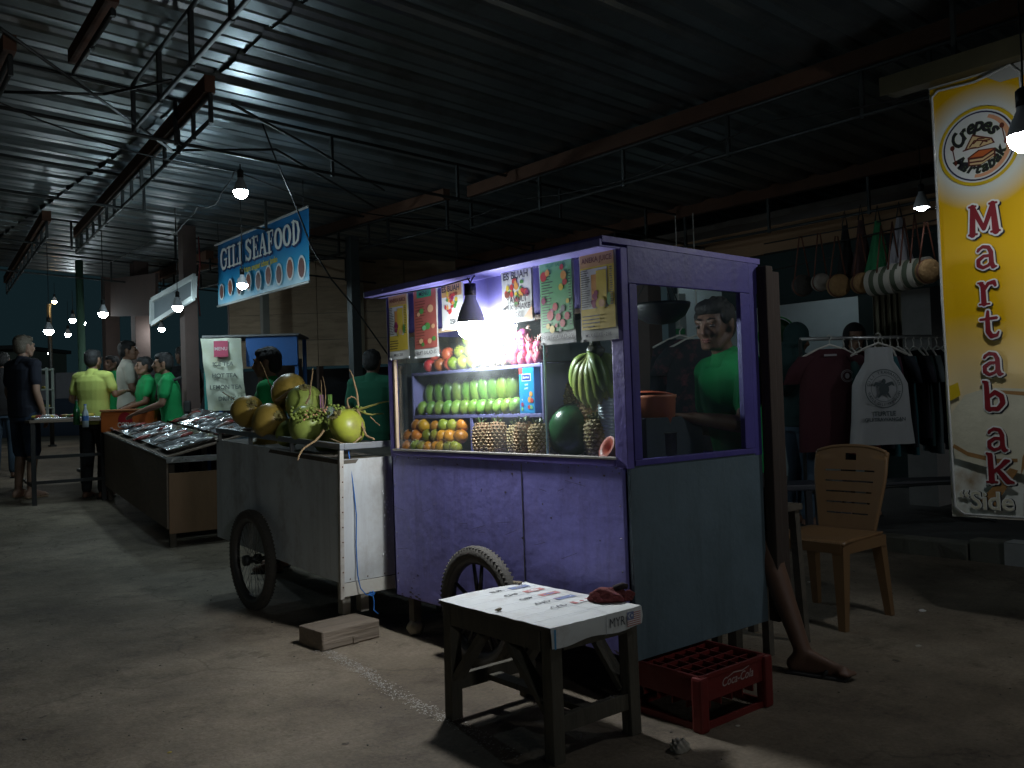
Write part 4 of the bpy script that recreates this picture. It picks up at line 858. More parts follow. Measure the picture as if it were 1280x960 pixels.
# flecks of old paint on the end panel
mb=MB(); r=random.Random(6)
for k in range(26):
    x=.255+r.gauss(0,.012); z=r.choice([r.uniform(.45,.72),r.uniform(.55,.66),r.uniform(.36,.40)]); s=r.uniform(.002,.006)
    mb.poly([(x+s*.7*math.cos(a),-.014,z+s*1.3*math.sin(a)) for a in (0,1.2,2.3,3.4,4.5,5.5)])
mb.xf(CR); build(mb,'paint_flecks',flat('white_fleck',(.85,.85,.85)),cc)
# legs on the wooden block (vertical in world)
for x,y in ((.05,.07),(.15,.06)):
    mb=MB(); mb.box2((x,y,.092),(x+.045,y+.05,.29)); build(mb,'leg',mat('pale_leg_wood',(.25,.23,.19),.85,var=.4,bump=.4),cc)
mb=MB(); mb.box2((CW-.08,.05,0),(CW-.03,.1,.29)); build(mb,'leg',MATS['pale_leg_wood'],cc)
wheel_parts(cc,(CX-.055,4.93,.285),.285,.058,True)
wheel_parts(cc,(CX+CW+.06,4.93,.285),.285,.058,True)
mb=MB(); mb.tube([(-.08,.94,.285),(CW+.1,.94,.285)],.012,8); build(mb,'axle',M_steel,cc)
# blue cord
mb=MB(); p=[(a_,b_-.016,c_) for a_,b_,c_ in [(.055,-.006,.955),(.058,-.02,.87),(.075,-.02,.72),(.085,-.02,.6),(.078,-.02,.45),(.082,-.02,.3),(.095,-.02,.235),(.12,-.03,.20),(.155,-.035,.19),(.165,-.03,.16),(.15,-.05,.12),(.17,-.06,.10)]]
mb.tube(p,.0030,6)
for k in range(6): a=k*1.1; mb.tube([(.06,-.02,.945),(.06+.02*math.cos(a),-.03,.945+.014*math.sin(a)),(.06+.03*math.cos(a+.5),-.022,.94+.02*math.sin(a+.5))],.0025,5); mb.tube([(.155,-.035,.2),(.155+.02*math.cos(a),-.045,.2+.012*math.sin(a))],.0035,5)
o=build(mb,'blue_cord',flat('blue_plastic',(.02,.14,.45),.5)); o.location=(CX,CY,0); tag(o,'blue plastic cord tied down the white end of the coconut cart','cord')
# wooden block
def block():
    a=onZ(404,815); b=onZ(475,797); c=onZ(370,792)
    t=MB(); L=(b-a).length; d=(b-a).normalized(); n=Vector((-d.y,d.x,0)); 
    if n.y<0: n=-n
    M=Matrix(((d.x,n.x,0,a.x),(d.y,n.y,0,a.y),(0,0,1,0),(0,0,0,1)))
    bm=MB(); bm.box((L/2,.11,.046),(L,.22,.090),bev=.007)
    r=random.Random(4); bm.v=[v+Vector((r.uniform(-.003,.003),r.uniform(-.003,.003),r.uniform(-.001,.001) if v.z>.01 else 0)) for v in bm.v]
    bm.box((L*.56,-.0,.02),(.03,.012,.03)); bm.xf(M); 
    tag(build(bm,'timber_block',mat('block_wood',(.20,.16,.12),.85,var=.4,stretch=(.3,4,4),bump=.8,bscale=12)),'short thick timber block propping the coconut cart leg','wooden block')
block()
# coconuts
M_coco=[mat('coconut_ochre',(.42,.29,.06),.38,var=.25,scale=4,bump=.08,dirt=(.14,.12,.02),dirt_amt=.8,dirt_scale=5),mat('coconut_green',(.34,.42,.09),.35,var=.2,scale=4,bump=.06,dirt=(.16,.17,.05),dirt_scale=6),mat('coconut_lime',(.42,.46,.05),.33,var=.15,scale=4,bump=.06,dirt=(.22,.17,.08),dirt_amt=.9,dirt_scale=4)]
M_calyx=mat('calyx',(.20,.17,.05),.8); M_husk=mat('dry_stalk',(.30,.20,.10),.85,var=.4,bump=.4)
def coconut(px,py,d,r0,rot,mi,label,long=1.15):
    p=onD(px,py,d); t=thing('coconut',label,'coconut',tuple(p),0,'coconuts on the metal cart'); t.rotation_euler=[R(a) for a in rot]
    mb=MB(); n,m_=28,20; vs=[Vector((0,0,r0*long))]
    for i in range(1,m_):
        th=math.pi*i/m_
        for j in range(n):
            a=2*math.pi*j/n; k=1+.045*math.cos(3*a)*math.sin(th); vs.append(Vector((r0*k*math.sin(th)*math.cos(a),r0*k*math.sin(th)*math.sin(a),r0*long*math.cos(th)*(1.06 if th>1.57 else 1))))
    vs.append(Vector((0,0,-r0*long*1.1))); last=len(vs)-1
    fs=[[0,1+j,1+(j+1)%n] for j in range(n)]+[[1+i*n+j,1+(i+1)*n+j,1+(i+1)*n+(j+1)%n,1+i*n+(j+1)%n] for i in range(m_-2) for j in range(n)]+[[1+(m_-2)*n+(j+1)%n,1+(m_-2)*n+j,last] for j in range(n)]
    mb.add(vs,fs,True); build(mb,'husk',M_coco[mi],t)
    mb=MB(); q=random.Random(int(px))
    for k in range(6):
        a=k*1.05; mb.box((.018*math.cos(a),.018*math.sin(a),r0*long-.002),(.03,.022,.006),Matrix.Rotation(a,3,'Z'),bev=.002)
    mb.tube([(0,0,r0*long),(.004,0,r0*long+.018)],[.010,.007],7); build(mb,'calyx',M_calyx,t)
    return t
coconut(309,514,5.35,.095,(60,-30,10),0,'ochre coconut at the far left of the heap',1.12)
coconut(337,526,5.12,.098,(75,20,0),0,'ochre coconut at the front left, touching the far left one')
coconut(362,490,5.25,.103,(-20,35,20),0,'ochre brown coconut highest on the heap, stalk band at its foot')
coconut(381,506,5.05,.108,(30,-15,0),1,'pale green coconut behind the flower stalk',1.1)
coconut(385,531,4.82,.104,(55,10,0),1,'green coconut at the front under the small green buds',1.05)
coconut(434,534,4.62,.088,(20,-42,-20),2,'bright lime coconut nearest the near corner of the cart',1.12)
coconut(363,540,5.0,.075,(0,50,0),1,'small green coconut low between two larger ones')
coconut(331,560,5.4,.085,(0,30,0),0,'dark brown coconut lowest behind the rail, left half')
coconut(410,545,4.95,.085,(0,10,0),1,'green coconut low behind the lime one')
# flower stalk with buds and dry twigs
t=thing('coconut_stalk','branched coconut stalk with green buds and dry twigs over the coconuts','stalk',tuple(onD(430,512,4.75)))
def tw(pts,r0,r1,name='twig',mt=M_husk):
    mb=MB(); P=[onD(*p) for p in pts]
    # smooth by subdivision
    Q=[]
    for i in range(len(P)-1):
        p0=P[max(0,i-1)];p1=P[i];p2=P[i+1];p3=P[min(len(P)-1,i+2)]
        for s in range(5):
            u=s/5; Q.append(.5*((2*p1)+(p2-p0)*u+(2*p0-5*p1+4*p2-p3)*u*u+(3*p1-p0-3*p2+p3)*u**3))
    Q.append(P[-1]); n=len(Q); q=random.Random(int(pts[0][0])); Q=[v+Vector((q.uniform(-.002,.002),q.uniform(-.002,.002),q.uniform(-.002,.002))) for v in Q]
    mb.tube(Q,[r0+(r1-r0)*i/(n-1) for i in range(n)],6); return build(mb,name,mt,t,world=True)
M_ghusk=mat('green_stalk',(.32,.30,.08),.7,var=.3)
tw([(448,522,4.66),(447,500,4.66),(443,478,4.68),(437,462,4.7)],.007,.0035)
tw([(425,512,4.68),(447,512,4.66),(470,505,4.6),(489,501,4.55)],.009,.003,mt=M_ghusk)
tw([(447,513,4.66),(462,518,4.62),(480,517,4.6)],.006,.003,mt=M_ghusk)
tw([(447,512,4.66),(452,530,4.6),(458,544,4.55),(468,549,4.5)],.009,.005)
tw([(436,510,4.66),(434,500,4.66),(440,496,4.66),(446,500,4.66)],.005,.003)
tw([(382,505,4.85),(387,495,4.85),(389,478,4.86),(391,460,4.9)],.006,.0035)
tw([(403,512,4.8),(402,490,4.85),(401,475,4.9)],.0035,.0018); tw([(405,512,4.8),(407,490,4.85),(403,470,4.9)],.003,.0015)
tw([(405,538,4.6),(395,550,4.55),(378,562,4.45),(372,575,4.4)],.007,.004)
tw([(452,546,4.5),(436,556,4.45),(412,548,4.5)],.005,.003)
tw([(463,521,4.6),(470,528,4.58),(475,532,4.56)],.003,.0015); tw([(278,490,5.5),(295,500,5.4),(312,505,5.25),(322,508,5.2)],.0035,.002)
tw([(352,505,5.2),(345,495,5.22),(336,478,5.3),(330,462,5.35),(325,452,5.35)],.005,.002)
tw([(345,502,5.12),(352,497,5.1),(362,490,5.08),(369,487,5.08)],.011,.010,name='stalk_band')
mb=MB(); q=random.Random(12)
for k in range(70):
    if k<50: p=onD(q.uniform(364,412),q.gauss(519,4.5),4.72+q.uniform(-.04,.03))
    else: p=onD(q.uniform(412,458),q.gauss(512,3),4.66+q.uniform(-.04,.03))
    mb.ell(p,(.009,.009,.008),n=7,m_=5,noise=.2,seed=k)
build(mb,'green_buds',mat('bud_green',(.22,.28,.05),.6,var=.35),t,world=True)
for k in range(12):
    p=onD(q.uniform(370,410),q.gauss(516,5),4.66); mb=MB(); mb.ell(p,(.006,.006,.006),n=7,m_=5); build(mb,'bud_scar',mat('cut_end',(.55,.30,.15),.7),t,world=True)
# straws in cup
p=onD(412,522,5.0); t=thing('straw_bundle','pink and green drinking straws bundled in a clear bag on the cart','straws',tuple(p)); q=random.Random(2)
for nm,mt,cx in (('pink_straws',flat('pink_straw',(.45,.22,.35)),-.045),('green_straws',flat('lime_straw',(.30,.55,.12)),.0)):
    mb=MB()
    for k in range(12): x=cx+q.uniform(-.012,.012); y=q.uniform(-.012,.012); mb.tube([(x,y,-.07),(x*1.1,y,.13)],.003,5)
    build(mb,nm,mt,t)
mb=MB(); mb.lathe([(.03,-.08),(.034,-.02),(.03,.05),(.02,.06)],14); build(mb,'bag',glassmat('clear_bag',haze=.35),t)
# ================================================================= STOOL
sx0,sx1,sy0,sy1,sh=1.845,2.255,2.095,2.70,.432
SC=Vector(((sx0+sx1)/2,(sy0+sy1)/2,0))
t=thing('wooden_stool','low wooden stool with a white printed sign board as its top','stool',tuple(SC))
M_stw=mat('stool_wood',(.085,.075,.055),.85,var=.5,scale=6,bump=.6,bscale=16,stretch=(3,3,.6),dirt=(.03,.03,.025),dirt_scale=10)
hx,hy=(sx1-sx0)/2,(sy1-sy0)/2
def sb(name,mt,p,q,w,h,**k): mb=MB(); mb.bar(p,q,w,h,bev=.003,**k); return build(mb,name,mt,t)
for ix in(-1,1):
    for iy in(-1,1):
        x,y=ix*(hx-.028),iy*(hy-.028); mb=MB(); mb.bar((x,y,0),(x*.985,y*.985,sh-.012),.048,.048,bev=.005); mb.v=[v+Vector((random.Random(i).uniform(-.0015,.0015),)*3) for i,v in enumerate(mb.v)]; build(mb,'leg',M_stw,t)
zt=sh-.05
sb('apron',M_stw,(-hx+.014,-hy+.06,zt),(-hx+.014,hy-.06,zt),.02,.07); sb('apron',M_stw,(hx-.014,-hy+.06,zt),(hx-.014,hy-.06,zt),.02,.07)
sb('apron',M_stw,(-hx+.06,hy-.014,zt),(hx-.06,hy-.014,zt),.02,.07); sb('apron',M_stw,(-hx+.06,-hy+.016,zt),(hx-.06,-hy+.016,zt),.02,.065)
sb('stretcher',M_stw,(-hx+.05,-hy+.03,.115),(hx-.05,-hy+.03,.115),.026,.055); sb('stretcher',M_stw,(-hx+.05,hy-.03,.13),(hx-.05,hy-.03,.13),.026,.055)
sb('stretcher',M_stw,(0,-hy+.04,.12),(0,hy-.045,.12),.055,.022)
sb('brace',M_stw,(-hx+.035,hy-.05,.15),(-hx+.035,hy-.22,sh-.09),.022,.05,up=(1,0,0)); sb('brace',M_stw,(-hx+.035,-hy+.05,.15),(-hx+.035,-hy+.24,sh-.09),.022,.05,up=(1,0,0))
sb('brace',M_stw,(hx-.035,-hy+.05,.15),(hx-.035,-hy+.22,sh-.09),.022,.05,up=(1,0,0)); sb('brace',M_stw,(hx-.035,hy-.05,.15),(hx-.035,hy-.22,sh-.09),.022,.05,up=(1,0,0))
# board top, warped
mb=MB(); nx,ny=10,14; r=random.Random(9); vs=[]
for i in range(nx+1):
    for j in range(ny+1):
        u,v=i/nx*2-1,j/ny*2-1; jit=r.uniform(-.003,.003) if abs(u)==1 or abs(v)==1 else 0; vs.append((u*(hx+.004)+jit,v*(hy+.004)+jit,sh+.002*math.sin(u*3+v*2)))
mb.add(vs,[[i*(ny+1)+j,(i+1)*(ny+1)+j,(i+1)*(ny+1)+j+1,i*(ny+1)+j+1] for i in range(nx) for j in range(ny)],True)
M_sign=mat('sign_vinyl',(.66,.68,.67),.45,var=.08,scale=5,bump=.1,dirt=(.30,.22,.15),dirt_amt=.5,dirt_scale=6)
top=build(mb,'sign_board',M_sign,t)
mb=MB(); mb.box((0,0,sh-.009),(2*hx,2*hy,.012)); build(mb,'board_core',M_wood,t)
mb=MB(); 
vs=[];n=14
for i in range(n+1):
    u=i/n; x=-hx-.004+u*(2*hx+.008); vs+= [(x,-hy-.0055,sh+.001),(x,-hy-.009-.003*math.sin(u*7),sh-.03),(x,-hy-.007-.004*math.sin(u*9+1),sh-.062-.004*math.sin(u*11))]
mb.add(vs,[[i*3+j,(i+1)*3+j,(i+1)*3+j+1,i*3+j+1] for i in range(n) for j in range(2)],True); fl=build(mb,'front_flap',M_sign,t)
# print on top: rows with currency codes and small flags
PMs=[flat('grey_rule',(.30,.32,.34)),flat('ink_blue',(.16,.20,.36)),flat('ink_red',(.44,.16,.15)),flat('ink_dark',(.05,.05,.06)),flat('ink_white',(.7,.7,.7)),flat('ink_cyan',(.08,.28,.50)),flat('ink_yellow',(.6,.45,.05))]
mb=MB(); I=Matrix.Translation((0,0,sh+.0026)); rowh=2*hy/7
for k in range(1,7): y=-hy+rowh*k; mb.cur=0; mb.rect(-hx+.01,y-.0009,hx-.01,y+.0009,I)
mb.rect(hx*.28-.0008,-hy+.01,hx*.28+.0008,hy-.01,I)
codes=[('EUR',1),('CHF',2),('GBP',2),('AUD',1),('CAD',2)]
for k,(c_,fc) in enumerate(codes):
    y=hy-rowh*(k+.55+.2); mb.cur=3; text_mb(mb,c_,.034,I,bold=.0006,at=(hx*.05,y),z=.0004)
    fx0,fx1,fy0,fy1=hx*.36,hx*.80,y-.017,y+.017
    mb.cur=fc; mb.rect(fx0,fy0,fx1,fy1,I,.0004)
    if c_ in('CHF','GBP'): mb.cur=4 if c_=='CHF' else 1; mb.rect(fx0+.02,y-.005,fx1-.02,y+.005,I,.0007); mb.rect((fx0+fx1)/2-.005,fy0+.004,(fx0+fx1)/2+.005,fy1-.004,I,.0010)
    if c_=='CAD': mb.cur=4; mb.rect(fx0+.018,fy0,fx1-.018,fy1,I,.0007); mb.cur=2; mb.disc(((fx0+fx1)/2,y),.009,.009,I,z=.001,n=7)
    if c_=='EUR':
        mb.cur=6
        for a in range(12): mb.disc(((fx0+fx1)/2+.010*math.cos(a*.5236),y+.010*math.sin(a*.5236)),.0016,.0016,I,z=.0008,n=5)
    if c_=='AUD': mb.cur=2; mb.rect(fx0,y+.008,fx0+.035,y+.011,I,.0007); mb.cur=4; mb.disc((fx1-.018,y),.004,.004,I,z=.0008,n=6)
build(mb,'printed_rates',PMs,top)
mb=MB(); M=MY((0,-hy-.0135,sh-.031)); mb.cur=3; text_mb(mb,'MYR',.044,M,bold=0,at=(hx*.40,0),sx=.85); mb.cur=0; mb.rect(hx*.14,-.032,hx*.15,.030,M)
fx0,fx1,fy0,fy1=hx*.63,hx*.95,-.024,.024
for k in range(14): mb.cur=2 if k%2==0 else 4; mb.rect(fx0,fy0+(fy1-fy0)*k/14,fx1,fy0+(fy1-fy0)*(k+1)/14,M,.0002)
mb.cur=1; mb.rect(fx0,-.002,fx0+.032,fy1,M,.0005); mb.cur=4; mb.disc((fx0+.014,.011),.009,.009,M,z=.0008); mb.cur=1; mb.disc((fx0+.017,.011),.0075,.0075,M,z=.0011); mb.cur=4; mb.disc((fx0+.022,.011),.004,.004,M,z=.0014,n=7)
mb.cur=5; mb.rect(-hx+.004,-.034,-hx+.012,.028,M)
build(mb,'printed_flag',PMs,fl)
mb=MB(); q=random.Random(5)
for k in range(6): mb.ell((-hx+.02+q.uniform(0,.02) if k<3 else hx-.06+q.uniform(0,.02),hy-.01+q.uniform(-.01,.01) if k>2 else -hy+.3,sh+.006),(.012,.008,.005),n=7,m_=5,noise=.3,seed=k)
build(mb,'dried_leaf_bits',mat('leaf_bits',(.22,.18,.12),.9),t)
# red cloth on stool
p=onZ(760,745,sh+.02); t=thing('red_cloth','crumpled dark red cloth lying on the white stool top','cloth',(p.x,p.y,sh+.003))
def crumple(mb,rx,ry,rz_,seed,fold=5,n=46):
    q=random.Random(seed); W=[(q.uniform(-fold,fold),q.uniform(-fold,fold),q.uniform(0,6.28),q.uniform(.3,1)) for _ in range(7)]; vs=[]
    for i in range(n+1):
        th=math.pi*i/n
        for j in range(n):
            a=2*math.pi*j/n; x,y,z=math.sin(th)*math.cos(a),math.sin(th)*math.sin(a),math.cos(th)
            d=sum(w_*math.sin(fx*x*1.5+fy*y*1.5+ph+z*fx) for fx,fy,ph,w_ in W)*.055; d-=abs(math.sin(fold*a*.7+z*3))*.10*math.sin(th); k=1+d
            vs.append((x*rx*k,y*ry*k,max(0,(z*.75+.35))*rz_*k))
    mb.add(vs,[[i*n+j,i*n+(j+1)%n,(i+1)*n+(j+1)%n,(i+1)*n+j] for i in range(n) for j in range(n)],True)
mb=MB(); crumple(mb,.072,.045,.042,3); mb.xf(Matrix.Rotation(R(-38),4,'Z')); mb.xf(Matrix.Translation((-.0,.0,0))); 
b2=MB(); crumple(b2,.045,.03,.028,8); b2.xf(Matrix.Translation((.05,-.03,0))); mb.add(b2.v,b2.f,True); build(mb,'fabric',mat('maroon_cloth',(.13,.025,.025),.95,var=.35,bump=.8,bscale=70,dirt=(.08,.02,.02),dirt_scale=20),t)
mb=MB(); mb.tube([(.02,-.01,.038),(.045,-.03,.050),(.06,-.035,.046)],[.014,.012,.010],10); build(mb,'rolled_end',mat('dark_cloth',(.02,.012,.012),.95),t)
# ================================================================= BOTTLE CRATE
t=thing('bottle_crate','red plastic bottle crate propping up the near end of the purple stall','crate',(2.585,2.13,0))
M_crate=mat('red_crate_plastic',(.17,.018,.015),.5,var=.3,bump=.15,dirt=(.08,.02,.015),dirt_scale=6)
cx,cyy,chh=.185,.165,.185
mb=MB(); w_=.012
# frame walls with open lower windows
for s in(-1,1):
    mb.box2((-cx,s*cyy-w_/2,chh*.52),(cx,s*cyy+w_/2,chh)); mb.box2((-cx,s*cyy-w_/2,0),(cx,s*cyy+w_/2,.022))
    mb.box2((s*cx-w_/2,-cyy,chh*.52+.001),(s*cx+w_/2,cyy,chh-.001)); mb.box2((s*cx-w_/2,-cyy,0.001),(s*cx+w_/2,cyy,.023))
for sx_ in(-1,1):
    for sy_ in(-1,1): mb.box((sx_*cx,sy_*cyy,chh/2),(.045,.045,chh+.002),bev=.010)
build(mb,'crate_frame',M_crate,t)
mb=MB(); mb.box2((-cx-.008,-cyy-.009,chh-.012),(cx+.008,-cyy+.003,chh+.004),bev=.003); mb.box2((-cx-.008,cyy-.003,chh-.012),(cx+.008,cyy+.009,chh+.004),bev=.003); mb.box2((-cx-.009,-cyy+.0035,chh-.012),(-cx+.003,cyy-.0035,chh+.0035),bev=.003); mb.box2((cx-.003,-cyy+.0035,chh-.012),(cx+.009,cyy-.0035,chh+.0035),bev=.003); build(mb,'rim',M_crate,t)
mb=MB()
for k in range(1,6): x=-cx+2*cx*k/6; mb.box2((x-.003,-cyy+.008,chh*.35),(x+.003,cyy-.008,chh-.008))
for k in range(1,5): y=-cyy+2*cyy*k/5; mb.box2((-cx+.008,y-.003,chh*.35+.001),(cx-.008,y+.003,chh-.007))
build(mb,'dividers',M_crate,t)
mb=MB(); M=MY((.015,-cyy-w_/2-.0012,chh*.76)); text_mb(mb,'Coca-Cola',.042,M,shear=.35,bold=.0004,at=(0,0)); stroke(mb,[(-.06,.012,.0012),(-.02,.024,.002),(.03,.02,.002),(.07,.028,.001)],.001,M); build(mb,'lettering',flat('faded_white',(.42,.32,.30)),t)
# ================================================================= PLASTIC CHAIR
t=thing('plastic_chair','tan plastic chair with slotted backrest standing right of the stall','chair',(4.08,2.50,0),0)
M_ch=mat('tan_plastic',(.21,.12,.055),.42,var=.12,scale=3,bump=.03,dirt=(.16,.08,.04),dirt_scale=5)
# local: faces -X
mb=MB(); nx=14; vs=[]
def seatz(u,v): return .425-.018*math.exp(-((u)**2+v**2)*2)+.0
for i in range(nx+1):
    for j in range(nx+1):
        u,v=i/nx*2-1,j/nx*2-1; vs.append((u*.205,v*(.215-.012*u),seatz(u,v)-.02*max(0,-u-.8)*5*.4))
o_=len(vs); vs+=[(x,y,z-.012) for x,y,z in vs]
q4=[[i*(nx+1)+j,(i+1)*(nx+1)+j,(i+1)*(nx+1)+j+1,i*(nx+1)+j+1] for i in range(nx) for j in range(nx)]
mb.add(vs,q4+[[a+o_ for a in f][::-1] for f in q4],True)
e=nx+1
ed=[i*e for i in range(e)]; ed2=[i*e+nx for i in range(e)]; ed3=list(range(e)); ed4=[nx*e+j for j in range(e)]
mb.f+= [[a,b,b+o_,a+o_] for L_ in(ed,ed2,ed3,ed4) for a,b in zip(L_,L_[1:])]; mb.mi=[0]*len(mb.f); mb.sm=[True]*len(mb.f)
build(mb,'seat',M_ch,t)
mb=MB(); 
for s in(-1,1): mb.box2((-.2,s*.212-.008,.36),(.2,s*.212+.008,.412))
mb.box2((-.208,-.21,.365),(-.194,.21,.412)); mb.box2((.194,-.2,.365),(.206,.2,.41)); build(mb,'seat_skirt',M_ch,t)
def chairleg(p,q,wa,wb):
    mb=MB(); p=Vector(p);q=Vector(q)
    vs=[]
    for c,w_ in((p,wa),(q,wb)):
        for sx_,sy_ in((-1,-1),(1,-1),(1,1),(-1,1)): vs.append((c.x+sx_*w_/2,c.y+sy_*w_/2,c.z))
    mb.add(vs,[[0,1,2,3],[4,7,6,5],[0,4,5,1],[1,5,6,2],[2,6,7,3],[3,7,4,0]]); build(mb,'leg',M_ch,t)
for s in(-1,1): chairleg((-.175,s*.19,.40),(-.20,s*.205,0),.062,.036); chairleg((.18,s*.185,.41),(.235,s*.205,0),.055,.034)
# backrest: panel with slots built from strips
def bx_(v,z): # x offset of the back surface : leans and curves
    u=(z-.42)/.44; return .195+.085*u+.02*(1-(v/.2)**2)*.6
def bw(z): u=(z-.42)/.44; return .150+.045*min(1,u*1.6)
slots=[.50,.555,.61,.665,.72]
mb=MB(); rows=[]; z=.405; zs=[.405,.43,.46,.49]
for s_ in slots: zs+=[s_-.004,s_+.004]
zs+=[.76,.775,.793,.81,.825,.838,.848]; zs=sorted(set(zs)); cols=[-1,-.9,-.72,-.55,-.3,-.16,0,.16,.3,.55,.72,.9,1]
def topz(v,z): return z-.030*(abs(v)**2.5) if z>.8 else z
vs=[(bx_(c*bw(z),z),c*bw(z),topz(c,z)) for z in zs for c in cols]; nc=len(cols); o_=len(vs); vs+=[(x+.007,y,z) for x,y,z in vs]; fs=[]
for a in range(len(zs)-1):
    for b in range(nc-1):
        slot=any(abs(zs[a]-(s_-.004))<1e-6 for s_ in slots) and 2<=b<=nc-4
        handle=abs(zs[a]-.775)<1e-6 and 5<=b<=6 or abs(zs[a]-.793)<1e-6 and 5<=b<=6
        if slot or handle: continue
        f=[a*nc+b,a*nc+b+1,(a+1)*nc+b+1,(a+1)*nc+b]; fs+=[f,[i+o_ for i in f][::-1]]
mb.add(vs,fs,True); build(mb,'backrest',M_ch,t)
mb=MB()
for s in(-1,1): mb.tube([(bx_(bw(z)*s,z)+.012,s*(bw(z)),topz(1,z)) for z in zs],.013,8)
mb.tube([(bx_(c*bw(.848),.848)+.006,c*bw(.848),topz(c,.848)) for c in cols],.010,8); build(mb,'back_frame',M_ch,t)
# litter on the ground
def litter(px,py,s,name,label,mt,seed,flat_=.4):
    p=onZ(px,py,0); mb=MB(); crumple(mb,s,s*.8,s*flat_*1.6,seed,7,24); o=build(mb,name,mt); o.location=(p.x,p.y,.001); tag(o,label,'litter'); return o
M_paper=mat('dirty_paper',(.42,.38,.32),.9,var=.3,bump=.5); M_wpaper=flat('white_paper',(.7,.7,.68))
p=onZ(850,938,0); t=thing('crumpled_paper','crumpled dirty paper cup on the ground in front of the red crate','litter',(p.x,p.y,0)); q=random.Random(6)
mb=MB(); crumple(mb,.038,.030,.035,17,8,36); b2=MB(); crumple(b2,.024,.020,.026,23,9,30); b2.xf(Matrix.Translation((.022,.016,.0))@Matrix.Rotation(.7,4,'X')); build(b2,'torn_edge',M_paper,t); build(mb,'paper_ball',M_paper,t)
litter(1153,764,.022,'paper_scrap','white paper scrap on the dark ground right of the chair',M_wpaper,2,.2)
litter(1148,808,.016,'paper_scrap','small pale scrap on the ground below the larger white one',M_paper,5,.2)
litter(1012,728,.016,'paper_scrap','thin pale scrap on the ground left of the chair legs',M_paper,8,.2)
litter(40,714,.022,'paper_scrap','white paper scrap on the street at the left',M_wpaper,4,.2)
litter(922,908,.010,'paper_scrap','tiny pale scrap on the ground right of the red crate',M_paper,7,.2)
litter(212,941,.008,'leaf_scrap','tiny yellow leaf bit on the ground at bottom left',mat('yellow_leaf',(.5,.38,.08),.8),9,.2)
r=random.Random(31)
mb=MB()
for k in range(900):
    x=r.uniform(-1.5,6); y=r.uniform(.8,9) 
    if X0<x<X1 and Y0<y<Y1: continue
    s=r.uniform(.0015,.005)*(1+.8*(r.random()>.93)); mb.ell((x,y,gz(x,y)+s*.3),(s,s*r.uniform(.6,1),s*.5),n=5,m_=4,noise=.3,seed=k)
tag(build(mb,'grit',mat('grit_stone',(.12,.11,.09),.9,var=.6,scale=3)),'fine grit and specks scattered over the street','grit',kind='stuff')
# ================================================================= SEAFOOD COUNTER
t=thing('seafood_counter','dark wooden counter with foil covered top and brown end panel','counter',(2.42,7.45,gz(2.4,7.45)),R(-6))
Wc=.95; Lc=3.1; slope=math.atan(.058)
CS=Matrix.Rotation(slope,4,'X')
def kp(name,mt,*bx,M=CS,bev=.003):
    mb=MB()
    for a,b in bx: mb.box2(a,b,bev=bev)
    mb.xf(M); return build(mb,name,mt,t)
M_kd=mat('dark_board',(.19,.145,.11),.8,var=.4,stretch=(1,1,3)); M_kb=mat('brown_board',(.24,.14,.075),.65,var=.25,stretch=(1,1,.3),bump=.15)
kp('front_panel',M_kd,((0,0.01,.16),(.015,Lc,.735))); kp('end_panel',M_kb,((.016,0,.12),(Wc,.014,.62))); kp('back_panel',M_kd,((Wc-.02,.02,.16),(Wc,Lc,.72)))
kp('foil_edge',mat('foil_strip',(.45,.46,.46),.3,metal=.7,bump=.6,bscale=30),((-.004,-.012,.705),(Wc,-.004,.755)),((-.012,-.01,.738),(-.004,Lc,.752)))
for x,y in ((.03,.04),(Wc-.09,.04),(.03,Lc-.1),(Wc-.09,Lc-.1)): kp('leg',M_wood,((x,y,-.10),(x+.05,y+.05,.75)),M=Matrix())
tiltM=CS@Matrix.Translation((0,0,.756))@Matrix.Rotation(R(-13.5),4,'Y')
mb=MB(); mb.box2((0,0,-.012),(Wc,Lc,0)); mb.xf(tiltM); build(mb,'display_top',M_kd,t)
M_foil=mat('crinkled_foil',(.55,.56,.57),.22,metal=.85,var=.25,bump=1.0,bscale=22)
M_fish=[mat('fish_silver',(.35,.36,.37),.3,metal=.3,var=.5,scale=20),mat('fish_red',(.30,.05,.04),.35,var=.4,scale=18),mat('fish_brown',(.16,.10,.08),.4,var=.5,scale=16)]
CWm=Matrix.Translation(t.location)@Matrix.Rotation(R(-6),4,'Z')
q=random.Random(77); names=['nearest','second nearest','third nearest','fourth','farthest']
